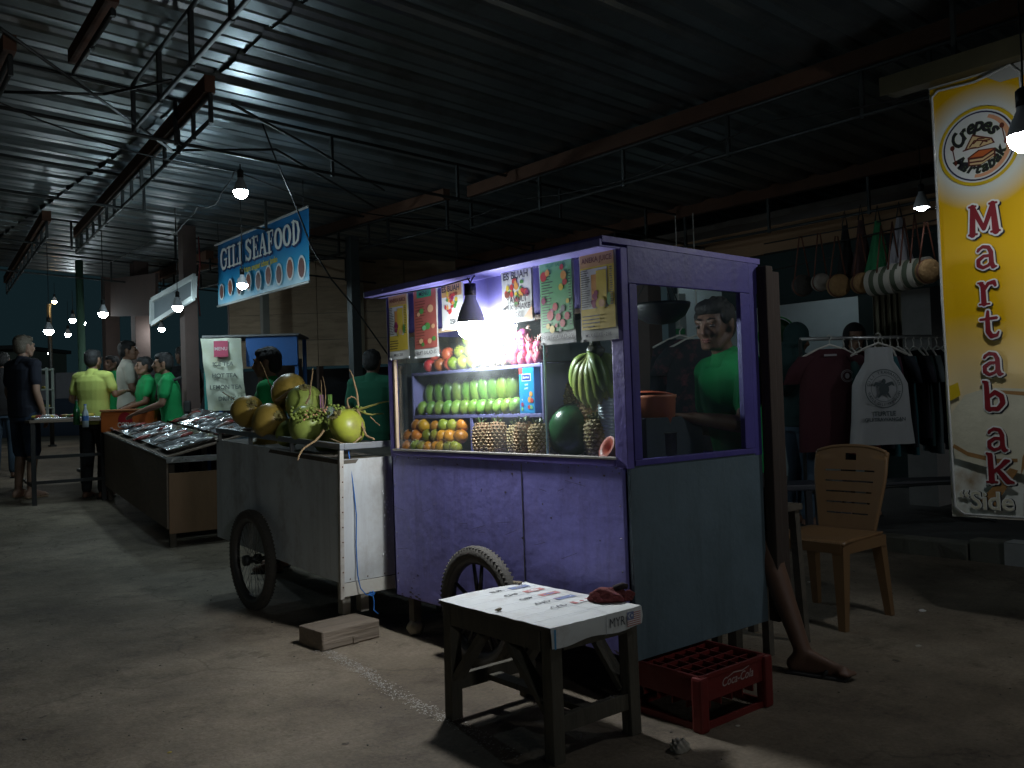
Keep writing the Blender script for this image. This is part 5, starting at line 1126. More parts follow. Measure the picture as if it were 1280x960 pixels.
for k in range(5):
    for c_ in range(2):
        y0=.06+k*.58; x0=.04+c_*.46; tt=thing('foil_tray','%s foil tray of fish in the %s row of the counter'%(names[k],['front','rear'][c_]),'tray',(0,0,0),0,'foil trays on the seafood counter')
        Mw=CWm@tiltM@Matrix.Translation((x0,y0,.002)); tt.location=Mw.translation; I=Matrix.Translation(-Mw.translation)
        mb=MB(); nx=12; vs=[]
        for i in range(nx+1):
            for j in range(nx+1):
                u,v=i/nx,j/nx; e_=max(abs(u*2-1),abs(v*2-1)); vs.append((u*.42,v*.52,(.035 if e_>.99 else .0)+q.uniform(0,.006)))
        mb.add(vs,[[i*(nx+1)+j,(i+1)*(nx+1)+j,(i+1)*(nx+1)+j+1,i*(nx+1)+j+1] for i in range(nx) for j in range(nx)],False); mb.xf(I@Mw); build(mb,'tray',M_foil,tt)
        if k==0 and c_==0: cnt=3
        else: cnt=7
        for f in range(cnt):
            fx,fy=.06+q.random()*.30,.05+f*(.42/cnt)+q.uniform(-.01,.01); mt=M_fish[(f+k+c_)%3] if q.random()>.3 else M_fish[0]
            mb=MB(); L_=q.uniform(.09,.17); a=q.uniform(-.5,.5); MM=I@Mw@Matrix.Translation((fx,fy,.024+q.uniform(0,.02)))@Matrix.Rotation(a,4,'Z')
            mb.ell((0,0,0),(L_/2,.028,.02),n=12,m_=8); mb.poly([(-L_*.42,0,0),(-L_*.66,.028,0),(-L_*.60,0,0.004),(-L_*.66,-.028,0)],th=.004); mb.xf(MM); build(mb,'fish',mt,tt)
# orange cooler box
Mw=CWm@CS@Matrix.Translation((.10,2.42,.75))
a=onD(126,543,9.75); b=onD(193,543,9.45); t=thing('cooler_box','orange cooler box with a red round logo on the far end of the counter','cooler box',((a.x+b.x)/2,(a.y+b.y)/2,a.z+.015)); d=(b-a); d.z=0; Lb=d.length; ang=math.atan2(d.y,d.x); t.rotation_euler=(0,0,ang)
mb=MB(); mb.box((0,.17,.115),(Lb,.34,.23),bev=.012); build(mb,'body',mat('orange_box',(.62,.15,.03),.5,var=.12),t)
mb=MB(); mb.box((0,.17,.242),(Lb+.014,.354,.022),bev=.006); build(mb,'lid',mat('orange_lid',(.55,.22,.10),.5),t)
mb=MB(); M=MY((-.02,-.0015,.115)); mb.cur=0; mb.disc((0,.02),.105,.085,M,n=30); mb.cur=1; text_mb(mb,'COSMO',.075,M,bold=.002,z=.001,at=(.02,-.035)); build(mb,'logo',[flat('logo_red',(.38,.015,.02)),flat('logo_cream',(.75,.62,.5))],t)
# plastic bag hanging from the end of the counter
Mw=CWm@CS; p=Mw@Vector((.62,-.03,.70)); t=thing('plastic_bag','grey plastic bag hanging off the brown end of the seafood counter','bag',tuple(p)); mb=MB(); crumple(mb,.10,.03,.12,5,6,26); mb.v=[Vector((v.x+ .04*v.z*8*.2,v.y,-v.z*1.1+.04)) for v in mb.v]; build(mb,'film',mat('grey_film',(.30,.33,.36),.35,bump=.6),t)
# ================================================================= BLUE DRINK CART with tea sign
M_bl=mat('blue_paint',(.02,.12,.38),.5,var=.2,dirt=(.02,.05,.15)); 
p=onD(315,500,9.6); t=thing('drink_cart','blue painted drink cart behind the coconut cart with a white price sheet','drink cart',(p.x,p.y,gz(p.x,p.y)),-HEAD+R(4))
g0=gz(p.x,p.y)
def zat(py,d,px=315): return onD(px,py,d).z-g0
zt_,zb_,zc_=zat(420,9.6),zat(458,9.6),zat(515,9.6)
hw=.50
mb=MB(); mb.box2((-.05,.0,zb_),(hw,.03,zt_-.01),bev=.004); build(mb,'header_panel',M_bl,t)
mb=MB(); mb.box2((-hw,-.05,zt_-.008),(hw+.03,.62,zt_+.015),bev=.004); build(mb,'roof',mat('grey_roof_board',(.18,.18,.18),.7),t)
for x in(-hw+.0,hw-.04): 
    for y in(.002,.55): mb=MB(); mb.box2((x,y+.03,0),(x+.04,y+.07,zt_-.009)); build(mb,'post',M_bl,t)
mb=MB(); mb.box2((-hw+.002,.10,.15),(hw-.002,.5,zc_)); build(mb,'body',MATS['teal_grey_paint'],t); mb=MB(); mb.box2((-.05,.56,zc_),(hw-.05,.58,zb_+.1)); build(mb,'back_board',mat('brown_card',(.20,.14,.11),.8),t)
mb=MB(); mb.box2((-hw-.01,.031,zat(510,9.6)),(-hw+.05,.05,zt_-.05)); build(mb,'teal_strip',flat('teal_board',(.04,.28,.25)),t)
th_=t
a_=-HEAD+R(4)
t=thing('price_sheet','wrinkled white tea price sheet hanging on the left of the blue cart','price sheet',(p.x,p.y,gz(p.x,p.y)),a_)
mb=MB(); nx,ny=16,24; x0,x1=-.50,-.09; z0,z1=zat(512,9.5),zt_-.02; vs=[]
for i in range(nx+1):
    for j in range(ny+1): u,v=i/nx,j/ny; vs.append((x0+(x1-x0)*u+(.05*(1-v)),-.075+.02*math.sin(u*9+v*5)+.012*math.sin(v*17+u*4),z0+(z1-z0)*v))
mb.add(vs,[[i*(ny+1)+j,(i+1)*(ny+1)+j,(i+1)*(ny+1)+j+1,i*(ny+1)+j+1] for i in range(nx) for j in range(ny)],True); build(mb,'sheet',mat('sheet_white',(.58,.62,.50),.5,var=.15,scale=3,dirt=(.45,.42,.15),dirt_scale=2),t)
mb=MB(); M=MY((-.27,-.115,0)); H=z1-z0; mb.cur=1; mb.rect(-.09,z1-H*.26,.06,z1-H*.04,M); mb.cur=2; text_mb(mb,'MENU',.05,M,z=.001,at=(-.015,z1-H*.15),bold=.001); mb.cur=0
for k,s in enumerate(('ICE TEA','HOT TEA','LEMON TEA','DRINK')): text_mb(mb,s,.062,M,bold=.0015,at=(0+.012*k,z1-H*(.36+.16*k)))
build(mb,'lettering',[flat('faded_ink',(.13,.15,.13)),flat('pinkish_red',(.45,.06,.12)),flat('pale_ink',(.6,.5,.5))],t)
# ================================================================= GILI SEAFOOD banner
BX=3.6; a=onX(271,343,BX); b=onX(385,307,BX); zt_=(onX(272,303,BX).z+onX(385,261,BX).z)/2; zb_=(onX(270,383,BX).z+onX(386,353,BX).z)/2
bw_=a.y-b.y; bh_=zt_-zb_
t=thing('seafood_banner','blue hanging banner with white seafood lettering and a row of dishes','banner',(BX,(a.y+b.y)/2,(zt_+zb_)/2))
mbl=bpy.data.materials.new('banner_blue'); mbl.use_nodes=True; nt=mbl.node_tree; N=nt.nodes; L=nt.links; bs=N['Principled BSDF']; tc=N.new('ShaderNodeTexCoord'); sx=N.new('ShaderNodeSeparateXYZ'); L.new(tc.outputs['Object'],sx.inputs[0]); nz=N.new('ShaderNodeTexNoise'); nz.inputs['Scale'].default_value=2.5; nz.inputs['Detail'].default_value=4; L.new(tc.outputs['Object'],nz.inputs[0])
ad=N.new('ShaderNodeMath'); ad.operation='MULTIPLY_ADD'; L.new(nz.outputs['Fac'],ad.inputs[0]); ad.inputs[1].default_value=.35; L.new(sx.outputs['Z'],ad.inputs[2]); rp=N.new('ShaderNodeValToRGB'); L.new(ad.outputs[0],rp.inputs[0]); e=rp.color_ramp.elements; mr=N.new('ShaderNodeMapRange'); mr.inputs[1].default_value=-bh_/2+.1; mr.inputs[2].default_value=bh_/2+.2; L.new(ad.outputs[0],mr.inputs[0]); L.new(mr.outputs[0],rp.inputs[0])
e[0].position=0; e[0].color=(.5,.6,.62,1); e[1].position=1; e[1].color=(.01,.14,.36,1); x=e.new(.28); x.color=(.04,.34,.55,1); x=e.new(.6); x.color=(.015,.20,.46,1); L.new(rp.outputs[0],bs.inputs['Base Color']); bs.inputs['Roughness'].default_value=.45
mb=MB(); M=MX((0,0,0)); nx=16; vs=[]
for i in range(nx+1):
    for j in range(7): u,v=i/nx-.5,j/6-.5; vs.append(M@Vector((u*bw_,v*bh_,.01*math.sin(u*6+v*2)-.012)))
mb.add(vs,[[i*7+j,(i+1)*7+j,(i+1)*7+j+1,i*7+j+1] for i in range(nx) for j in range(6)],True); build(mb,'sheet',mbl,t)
FM=[flat('banner_white',(.72,.72,.68)),flat('banner_shadow',(.01,.03,.12)),flat('banner_yellow',(.60,.48,.02)),flat('plate_white',(.6,.62,.62)),mat('dish_red',(.26,.08,.05),.5,var=.6,scale=40),mat('dish_brown',(.15,.06,.05),.5,var=.7,scale=40)]
mb=MB()
def slab_text(txt,size,at,z,c,bold):
    mb.cur=c; text_mb(mb,txt,size,M,bold=bold,z=z,at=at,sx=.70)
S_=bh_*.46
SG={'G':[[(.34,.30,.07),(.15,.46,.07),(-.12,.46,.10),(-.30,.2,.14),(-.30,-.2,.14),(-.12,-.46,.10),(.14,-.46,.08),(.30,-.30,.10),(.30,-.05,.10)],[(.08,-.04,.05),(.40,-.04,.05)],[(.34,.46,.05),(.34,.22,.05)]],
'I':[[(0,.46,.12),(0,-.46,.12)],[(-.22,.47,.05),(.22,.47,.05)],[(-.22,-.47,.05),(.22,-.47,.05)]],
'L':[[(-.12,.46,.12),(-.12,-.46,.12)],[(-.32,.47,.05),(.08,.47,.05)],[(-.32,-.47,.05),(.34,-.47,.06)],[(.34,-.45,.05),(.34,-.20,.05)]],
'S':[[(.28,.44,.05),(.26,.26,.05)],[(.26,.30,.06),(.05,.47,.08),(-.20,.38,.12),(-.22,.16,.12),(.0,.02,.13),(.22,-.14,.13),(.18,-.38,.12),(-.04,-.47,.08),(-.27,-.32,.06)],[(-.28,-.46,.05),(-.28,-.24,.05)]],
'E':[[(-.12,.46,.12),(-.12,-.46,.12)],[(-.30,.47,.05),(.28,.47,.05)],[(-.30,-.47,.05),(.30,-.47,.05)],[(.28,.46,.05),(.28,.26,.05)],[(.30,-.46,.05),(.30,-.24,.05)],[(-.1,.0,.05),(.14,.0,.05)],[(.14,.12,.045),(.14,-.12,.045)]],
'A':[[(-.28,-.46,.06),(.0,.46,.07)],[(.02,.44,.11),(.26,-.44,.13)],[(-.40,-.47,.05),(-.14,-.47,.05)],[(.10,-.47,.05),(.42,-.47,.05)],[(-.15,-.14,.05),(.18,-.14,.05)]],
'F':[[(-.12,.46,.12),(-.12,-.46,.12)],[(-.30,.47,.05),(.28,.47,.05)],[(-.30,-.47,.05),(.08,-.47,.05)],[(.28,.46,.05),(.28,.22,.05)],[(-.1,.0,.05),(.14,.0,.05)],[(.14,.12,.045),(.14,-.12,.045)]],
'O':[[(.30*math.cos(R(a)),.42*math.sin(R(a)),.06+.08*abs(math.cos(R(a)))) for a in range(0,361,24)]],
'D':[[(-.18,.46,.12),(-.18,-.46,.12)],[(-.34,.47,.05),(.02,.47,.05)],[(-.34,-.47,.05),(.02,-.47,.05)],[(.0,.46,.06),(.20,.34,.10),(.29,.0,.13),(.20,-.34,.10),(.0,-.46,.06)]]}
txt='GILI SEAFOOD'; adv={'I':.52,' ':.34,'L':.74,'G':.86,'O':.84,'A':.86,'D':.82}; tot=sum(adv.get(c,.74) for c in txt); kx=bw_*.88/tot; ky=bh_*.32
for c,ex,dx,dy,z in((1,.045,.06,-.05,.0055),(0,0,0,0,.0085)):
    mb.cur=c; xx=-bw_*.44
    for li,chh_ in enumerate(txt):
        a__=adv.get(chh_,.74); cx_=xx+a__*kx*.5; xx+=a__*kx
        for si,pl in enumerate(SG.get(chh_,[])): stroke(mb,[(cx_+(x+dx)*kx,bh_*.22+(y+dy)*ky,(w_*.80+ex)*kx) for x,y,w_ in pl],.1,M,z=z+si*.00026,n=9)
# slab serifs on the letters I, L, F, E: short bars
mb.cur=2; text_mb(mb,'Fresh tuna snapper lobster Jumbo',bh_*.125,M,bold=.002,z=.004,at=(0,-bh_*.06),sx=.78)
for k in range(9):
    x=-bw_*.44+k*bw_*.11; y=-bh_*.27+(.01 if k%2 else -.01); s=bh_*.150*(.8+.05*k*.5); mb.cur=3; mb.disc((x,y),s*.82,s*1.12,M,z=.003+.0002*k,n=22); mb.cur=4 if k%2 else 5; mb.disc((x,y),s*.62,s*.92,M,z=.005+.0002*k,n=9+k%3)
build(mb,'print',FM,t)
mb=MB(); mb.tube([(0,-bw_/2-.02,bh_/2),(0,bw_/2+.02,bh_/2)],.012,8); build(mb,'top_rod',mat('pale_rod',(.4,.4,.38),.5),t); mb=MB(); mb.tube([(0,-bw_/2,-bh_/2),(0,bw_/2,-bh_/2)],.012,8); build(mb,'bottom_rod',mat('pale_rod',(.4,.4,.38)),t)
mb=MB()
for s in(-1,1): mb.tube([(0,s*bw_*.47,bh_/2),(0,s*bw_*.47,zr(BX,7)-(zt_+zb_)/2)],.004,5)
build(mb,'ropes',M_cord,t)
mb=MB(); pts=[onD(313,112,6.4),onD(330,160,6.4),onD(345,200,6.45),onD(365,245,6.4),onD(390,310,6.4),onD(415,350,6.5),onD(440,380,6.8),onD(486,445,7.6)]
mb.tube(pts,.006,6); tag(build(mb,'stay_wire',M_cord),'thin slanting cable from the truss past the blue banner','cable')
mb=MB(); pts=[onD(248,296,10),onD(250,330,10),onD(247,365,10),onD(250,395,10)]; mb.tube(pts,.008,5); tag(build(mb,'hanging_string',mat('red_string',(.25,.04,.04),.8)),'thin red string hanging beside the brown square post','string')
# pale empty sign frame
t=thing('sign_frame','pale rectangular hanging sign frame left of the blue banner','sign frame',tuple(onD(216,378,9.6)))
SX=onD(216,378,9.6).x
A,B_,C_,D_=onX(190,375,SX),onX(243,345,SX),onX(242,372,SX),onX(190,405,SX)
mb=MB()
for p,q_ in((A,B_),(B_,C_),(C_,D_),(D_,A)): mb.bar(p,q_,.03,.05)
build(mb,'frame',mat('pale_frame',(.5,.52,.5),.5),t,world=True); mb=MB(); mb.add([A+Vector((.02,0,0)),B_+Vector((.02,0,0)),C_+Vector((.02,0,0)),D_+Vector((.02,0,0)),A+Vector((.03,0,0)),B_+Vector((.03,0,0)),C_+Vector((.03,0,0)),D_+Vector((.03,0,0))],[[0,1,2,3],[4,7,6,5],[0,4,5,1],[1,5,6,2],[2,6,7,3],[3,7,4,0]]); build(mb,'panel',mat('dark_panel',(.10,.12,.13),.6),t,world=True)
# ================================================================= CREPES / MARTABAK banner
VX=4.4; a=onX(1163,110,VX); b=onX(1195,648,VX); ztp=onX(1160,112,VX).z; zbt=onX(1196,645,VX).z
yL=(onX(1163,200,VX).y+onX(1190,600,VX).y)/2; wB=(ztp-zbt)/4.75; 
t=thing('food_banner','tall yellow and white banner with a round logo and red vertical letters','banner',(VX,yL-wB/2,(ztp+zbt)/2))
hB=ztp-zbt
t.rotation_euler=(R(-.9),0,0)
mb_=bpy.data.materials.new('banner_yellow_white'); mb_.use_nodes=True; nt=mb_.node_tree; N=nt.nodes; L=nt.links; bs=N['Principled BSDF']; tc=N.new('ShaderNodeTexCoord')
# printed design: white glow around the logo fading to yellow, pale bottom
def vlen(cy,cz,sy,sz):
    mp=N.new('ShaderNodeMapping'); mp.inputs['Location'].default_value=(0,-cy*sy,-cz*sz); mp.inputs['Scale'].default_value=(0,sy,sz); L.new(tc.outputs['Object'],mp.inputs[0]); v=N.new('ShaderNodeVectorMath'); v.operation='LENGTH'; L.new(mp.outputs[0],v.inputs[0]); return v.outputs['Value']
def rmp(src,*el):
    r_=N.new('ShaderNodeValToRGB'); L.new(src,r_.inputs[0]); e=r_.color_ramp.elements; e[0].position,e[0].color=el[0][0],el[0][1]+(1,); e[1].position,e[1].color=el[-1][0],el[-1][1]+(1,)
    for p_,c_ in el[1:-1]: x=e.new(p_); x.color=c_+(1,)
    return r_.outputs[0]
def mixc(f,a,b):
    x=N.new('ShaderNodeMix'); x.data_type='RGBA'; L.new(f,x.inputs[0]); 
    for i,vv in((6,a),(7,b)):
        if isinstance(vv,tuple): x.inputs[i].default_value=vv+(1,)
        else: L.new(vv,x.inputs[i])
    return x.outputs[2]
YEL=(.70,.41,.002); WHT=(.66,.68,.62)
lz=onX(1221,183,VX).z-(ztp+zbt)/2
f1=rmp(vlen(0,lz,1/(wB),1/(wB)),(.46,(0,0,0)),(.68,(1,1,1)))       # 0 near the logo
f2=rmp(vlen(wB*.3,-hB*.55,1/(wB*2.4),1/(hB*.78)),(.25,(0,0,0)),(.66,(1,1,1)))  # 0 near the bottom
col=mixc(f1,WHT,YEL); col=mixc(f2,WHT,col)
nz=N.new('ShaderNodeTexNoise'); nz.inputs['Scale'].default_value=5; nz.inputs['Detail'].default_value=6; L.new(tc.outputs['Object'],nz.inputs[0])
f3=rmp(vlen(-.05,-hB*.44,1/(wB*1.1),1/(hB*.24)),(.55,(1,1,1)),(.95,(0,0,0)))
mm=N.new('ShaderNodeMix'); mm.data_type='RGBA'; mm.blend_type='MULTIPLY'; mm.inputs[0].default_value=1; L.new(f3,mm.inputs[6]); L.new(rmp(nz.outputs['Fac'],(.50,(0,0,0)),(.66,(1,1,1))),mm.inputs[7])
col=mixc(mm.outputs[2],col,(.30,.18,.07)); L.new(col,bs.inputs['Base Color']); bs.inputs['Roughness'].default_value=.4; bs.inputs['Coat Weight'].default_value=.2
M=MX((0,0,0)); mb=MB(); nx,ny=8,40; vs=[]
for i in range(nx+1):
    for j in range(ny+1): u,v=i/nx-.5,j/ny-.5; vs.append(M@Vector((u*wB+.008*math.sin(v*5),v*hB,.008*math.sin(v*6+u*2)+.004*math.sin(v*21)-.013)))
mb.add(vs,[[i*(ny+1)+j,(i+1)*(ny+1)+j,(i+1)*(ny+1)+j+1,i*(ny+1)+j+1] for i in range(nx) for j in range(ny)],True); build(mb,'sheet',mb_,t)
BM=[flat('letter_red',(.20,.010,.018),.45),flat('letter_white',(.70,.70,.68),.45),flat('letter_black',(.015,.015,.02),.45),flat('ring_yellow',(.60,.42,.01),.45),flat('ring_navy',(.02,.02,.06),.45),flat('logo_face',(.62,.64,.62),.45),flat('logo_peach',(.62,.30,.16),.45),flat('crepe_tan',(.62,.48,.25),.45),flat('outline_brown',(.10,.02,.01),.45),flat('filling_orange',(.50,.12,.03),.45),flat('letter_green',(.05,.10,.0),.45),mat('toast_brown',(.32,.17,.06),.5,var=.5,scale=12),mat('bread_white',(.58,.55,.42),.5,var=.25,scale=8)]
mb=MB(); s=wB*.43; LY=lz
def D(c,x,y,rx,ry,z,n=44): mb.cur=c; mb.disc((x*s,LY+y*s),rx*s,ry*s,M,z=z,n=n)
D(3,0,0,.98,.98,.001); D(5,0,0,.90,.90,.0015); D(4,0,0,.86,.86,.002); D(5,0,0,.82,.82,.0025)
mb.cur=6
arc=[(.78*math.cos(a),.78*math.sin(a)) for a in [R(k) for k in range(-100,70,8)]]; arc2=[(.66*math.cos(a)-.0,.70*math.sin(a)) for a in [R(k) for k in range(-100,70,8)]]
for k in range(len(arc)-1): mb.poly([(arc[k][0]*s,LY+arc[k][1]*s,.003),(arc[k+1][0]*s,LY+arc[k+1][1]*s,.003),(arc2[k+1][0]*s,LY+arc2[k+1][1]*s,.003),(arc2[k][0]*s,LY+arc2[k][1]*s,.003)],M)
def arctext(txt,rad,a0,a1,size,c,z,bold,flip=False,sh=.3):
    mb.cur=c
    for k,ch in enumerate(txt):
        a=R(a0+(a1-a0)*k/(len(txt)-1)); x,y=rad*math.cos(a)*s,LY+rad*math.sin(a)*s
        text_mb(mb,ch,size*s,M,bold=bold,shear=sh,z=z+k*.00003,at=(x,y),rot=(a-math.pi/2) if not flip else (a+math.pi/2))
for dz,c,bo in((.0035,10,.009),(.0045,2,.005)):
    arctext('Crepes',.52,158,42,.46,c,dz,bo*s/.22*.55); arctext('Martabak',.56,214,332,.36,c,dz,bo*s/.22*.5,True)
# crepe and layered martabak drawing
def P(c,pts,z): mb.cur=c; mb.poly([(x*s,LY+y*s,z) for x,y in pts],M)
P(8,[(-.33,-.02),(-.12,.32),(.05,.24),(.34,.12),(.40,-.02),(.0,-.06)],.0050); P(7,[(-.27,.0),(-.11,.27),(.05,.20),(.31,.09),(.35,.0),(.0,-.03)],.0055)
mb.cur=8
for ln in ([(-.2,.02),(-.08,.15),(.08,.12),(.22,.05)],[(-.1,.08),(.02,.18),(.16,.15)],[(.05,.0),(.14,.10),(.28,.08)],[(-.36,-.04),(-.15,-.02),(-.05,-.03)]): stroke(mb,[(x*s,LY+y*s) for x,y in ln],.018*s,M,z=.006,n=6)
P(8,[(-.26,-.46),(-.27,-.24),(.0,-.10),(.40,-.14),(.40,-.34),(.02,-.50)],.0050); P(9,[(-.22,-.25),(.02,-.13),(.36,-.16),(.10,-.28)],.0056); P(7,[(-.22,-.30),(.09,-.33),(.36,-.21),(.36,-.26),(.09,-.38),(-.22,-.35)],.0056); P(7,[(-.22,-.39),(.09,-.42),(.36,-.30),(.36,-.34),(.06,-.47),(-.22,-.43)],.0057)
mb.cur=8
for sgn,(x,y) in ((-1,(-.62,-.05)),(1,(.58,.22))): stroke(mb,[(x*s,LY+(y+.12)*s),((x+.05)*s,LY+(y-.22)*s)],.014*s,M,z=.006,n=6); mb.disc((x*s,LY+(y+.14)*s),.06*s,.07*s,M,z=.0061,n=8); mb.disc(((x+.06)*s,LY+(y-.26)*s),.035*s,.07*s,M,z=.0062,n=8)
# bottom photo print : bread slices
def PB(c,pts,z): mb.cur=c; mb.poly([(x*wB,y*hB,z) for x,y in pts],M)
PB(12,[(-.48,-.27),(-.30,-.22),(-.05,-.205),(.48,-.215),(.48,-.33),(.30,-.40),(-.10,-.385),(-.44,-.365)],.0012)
PB(11,[(-.46,-.34),(-.30,-.360),(.0,-.375),(.20,-.372),(.20,-.364),(.0,-.365),(-.30,-.350),(-.44,-.332)],.0018); PB(11,[(.22,-.40),(.48,-.30),(.48,-.27),(.25,-.36)],.0019); PB(11,[(-.20,-.46),(.12,-.385),(.20,-.39),(-.08,-.48)],.002); PB(11,[(.05,-.212),(.48,-.222),(.48,-.232),(.05,-.219)],.0019); PB(3,[(-.48,-.20),(-.36,-.19),(-.34,-.22),(-.48,-.235)],.0016)
# vertical letters MARTABAK as drawn strokes with flared ends
G={'M':[[(-.42,-.5,.13),(-.36,.5,.10)],[(-.36,.45,.11),(0,-.35,.09)],[(0,-.35,.09),(.36,.45,.11)],[(.36,.5,.10),(.42,-.5,.14)],[(-.54,-.5,.05),(-.26,-.5,.05)],[(.26,-.5,.05),(.56,-.5,.05)],[(-.48,.5,.05),(-.25,.5,.05)],[(.25,.5,.05),(.50,.5,.05)]],
'a':[[(-.32,.36,.07),(-.10,.48,.09),(.15,.42,.10),(.25,.20,.12),(.25,-.30,.13),(.32,-.48,.12),(.46,-.48,.05)],[(.22,.04,.08),(-.08,.05,.09),(-.34,-.12,.11),(-.34,-.34,.11),(-.15,-.48,.09),(.10,-.40,.08),(.25,-.22,.07)],[(-.34,.30,.07),(-.28,.38,.09)]],
'r':[[(-.30,.46,.10),(-.20,.30,.13),(-.20,-.48,.14)],[(-.40,-.50,.05),(.05,-.50,.05)],[(-.15,.15,.08),(.05,.42,.09),(.30,.46,.11),(.36,.30,.08)],[(-.42,.48,.05),(-.2,.48,.05)]],
't':[[(-.05,.60,.07),(-.08,.30,.11),(-.08,-.25,.13),(.05,-.46,.12),(.28,-.44,.08),(.36,-.30,.05)],[(-.38,.28,.06),(.30,.30,.08)]],
'b':[[(-.40,.66,.06),(-.28,.60,.11),(-.28,-.40,.13),(-.20,-.48,.10)],[(-.24,.02,.08),(.05,.22,.10),(.30,.05,.12),(.34,-.22,.12),(.12,-.46,.10),(-.18,-.44,.09)]],
'k':[[(-.42,.62,.06),(-.30,.56,.12),(-.28,-.46,.14)],[(-.48,-.50,.05),(-.08,-.50,.05)],[(-.2,-.10,.08),(.10,.12,.09),(.30,.32,.11),(.42,.34,.06)],[(-.02,-.02,.09),(.15,-.22,.12),(.34,-.46,.13),(.56,-.50,.05)]]}
letters='Martabak'; yy=[0.315,.205,.105,.000,-.095,-.195,-.297,-.385]
ys_=[273,321,366,405,455,495,549,584]
for k,ch in enumerate(letters):
    # height position measured down the banner
    yv=onX(1235,ys_[k],VX).z-(ztp+zbt)/2; sc_=wB*{'M':.30,'a':.235,'r':.235,'t':.25,'b':.265,'k':.27}[ch]; yv-=(.07*sc_ if ch in 'bkt' else 0)
    for (c,ex,dx,dy,z) in ((2,.045,.07,-.06,.0022+.001),(1,.065,0,0,.0045),(0,0,0,0,.0070)):
        mb.cur=c
        for si,pl in enumerate(G[ch]): stroke(mb,[((x*.95+dx)*sc_+.01*wB,yv+(y+dy)*sc_,(w_*.85+ex)*sc_) for x,y,w_ in pl],.1,M,z=z+si*.00024,n=10)
for c,dx,dz,bo in((2,.012*wB,.003,.004),(1,0,.0045,.004),(12,0,.006,.001)): mb.cur=c; text_mb(mb,'“Side Dish”',wB*.27,M,bold=bo,z=dz,at=(-.42*wB+dx,-hB*.462),align='LEFT')
build(mb,'print',BM,t)
mb=MB(); E=[(-wB/2+.02,hB/2-.045),(-wB/2+.05,hB/2-.02),(0,hB/2-.03),(wB/2-.06,hB/2-.0),(wB/2-.02,hB/2-.05),(wB/2-.012,0),(wB/2-.02,-hB/2+.06),(wB/2-.05,-hB/2+.015),(-wB/2+.06,-hB/2+.015),(-wB/2+.015,-hB/2+.05),(-wB/2+.012,0)]
E=[M@Vector((x,y,.006)) for x,y in E]; mb.tube(E,.0065,7,closed=True); build(mb,'frame_tube',mat('clear_frame_tube',(.45,.46,.45),.25,coat=1,bump=0),t)
mb=MB(); mb.rect(-wB/2-.004,hB/2-.06,wB/2,hB/2+.12,M,-.016); build(mb,'back_flap',flat('flap_white',(.35,.36,.34)),t)
# steel channel above the banner
a=onX(1104,117,4.28); b=onX(1290,66,4.28); t=thing('steel_channel','short rusty steel channel beam over the yellow banner','beam',tuple(a)); mb=MB(); b=Vector((a.x,b.y-.6,a.z)); mb.box2((a.x-.03,b.y,a.z-.0),(a.x+.12,a.y,a.z+.065)); mb.box2((a.x-.036,b.y,a.z-.022),(a.x-.0302,a.y,a.z+.07)); build(mb,'channel',mat('olive_steel',(.09,.08,.045),.5,metal=.4,var=.4,bump=.2),t,world=True)
mb=MB(); mb.box2((a.x+.02,b.y+.2,a.z+.066),(a.x+.05,b.y+.23,3.0)); build(mb,'hanger',M_steel,t,world=True); mb=MB(); mb.box2((a.x+.02,a.y-.35,a.z+.066),(a.x+.04,a.y-.33,3.0)); build(mb,'hanger',M_steel,t,world=True)
lamp(1281,172,3.4,.06,0,'large bright bulb at the right edge beside the yellow banner',2.72,em=emat('banner_bulb_glow',(.92,.97,1.0),S_BANNER))
# ================================================================= SHOP BEHIND (right)
M_wallw=mat('shop_wall_pale',(.42,.50,.52),.8,var=.12); M_dgreen=mat('dark_tarp',(.015,.035,.035),.8,var=.4,bump=.3,bscale=8)
shop=thing('shop_building','open fronted clothes shop with pale inner walls and a concrete column','building',(9.3,3,.1))
def hp(name,mt,a,b,par=shop,bev=0): mb=MB(); mb.box2(a,b,bev=bev); return build(mb,name,mt,par,world=True)
hp('back_wall',M_wallw,(9.6,-1,.1),(9.75,10.2,3.0)); hp('side_wall',M_wallw,(6.6,10.2,.1),(9.75,10.32,3.0))
hp('ceiling_board',mat('shop_ceiling',(.12,.10,.085),.9),(7.2,-3,2.78),(9.75,10.3,2.84))
hp('front_header',mat('plank_header',(.34,.20,.11),.8,var=.3,stretch=(1,.2,3)),(7.35,-3,2.48),(7.40,10.2,2.74))
hp('awning_flap',M_dgreen,(7.42,2.5,1.98),(7.45,5.6,2.5)); hp('awning_flap',M_dgreen,(7.42,6.2,2.1),(7.45,10,2.5))
c=onD(1157,500,7.9); hp('concrete_column',mat('rough_concrete',(.26,.25,.24),.9,var=.35,bump=.5,dirt=(.1,.1,.1)),(c.x-.11,c.y-.13,.1),(c.x+.13,c.y+.13,2.78))
mb=MB(); vs=[]; a=onD(1092,400,8.3); b=onD(1143,400,8.3); n=40
for i in range(n+1):
    p=a+(b-a)*(i/n); o=.03*math.sin(i*1.1); vs+= [(p.x+o,p.y+o,.9),(p.x+o,p.y+o,2.7)]
mb.add(vs,[[2*i,2*i+2,2*i+3,2*i+1] for i in range(n)],True); build(mb,'curtain',mat('beige_curtain',(.30,.27,.19),.9,var=.2),shop,world=True)
hp('added_dark_partition',M_dgreen,(9.0,.2,.1),(9.06,5.0,2.78))  # dark panel added to darken the pale wall behind the shirts
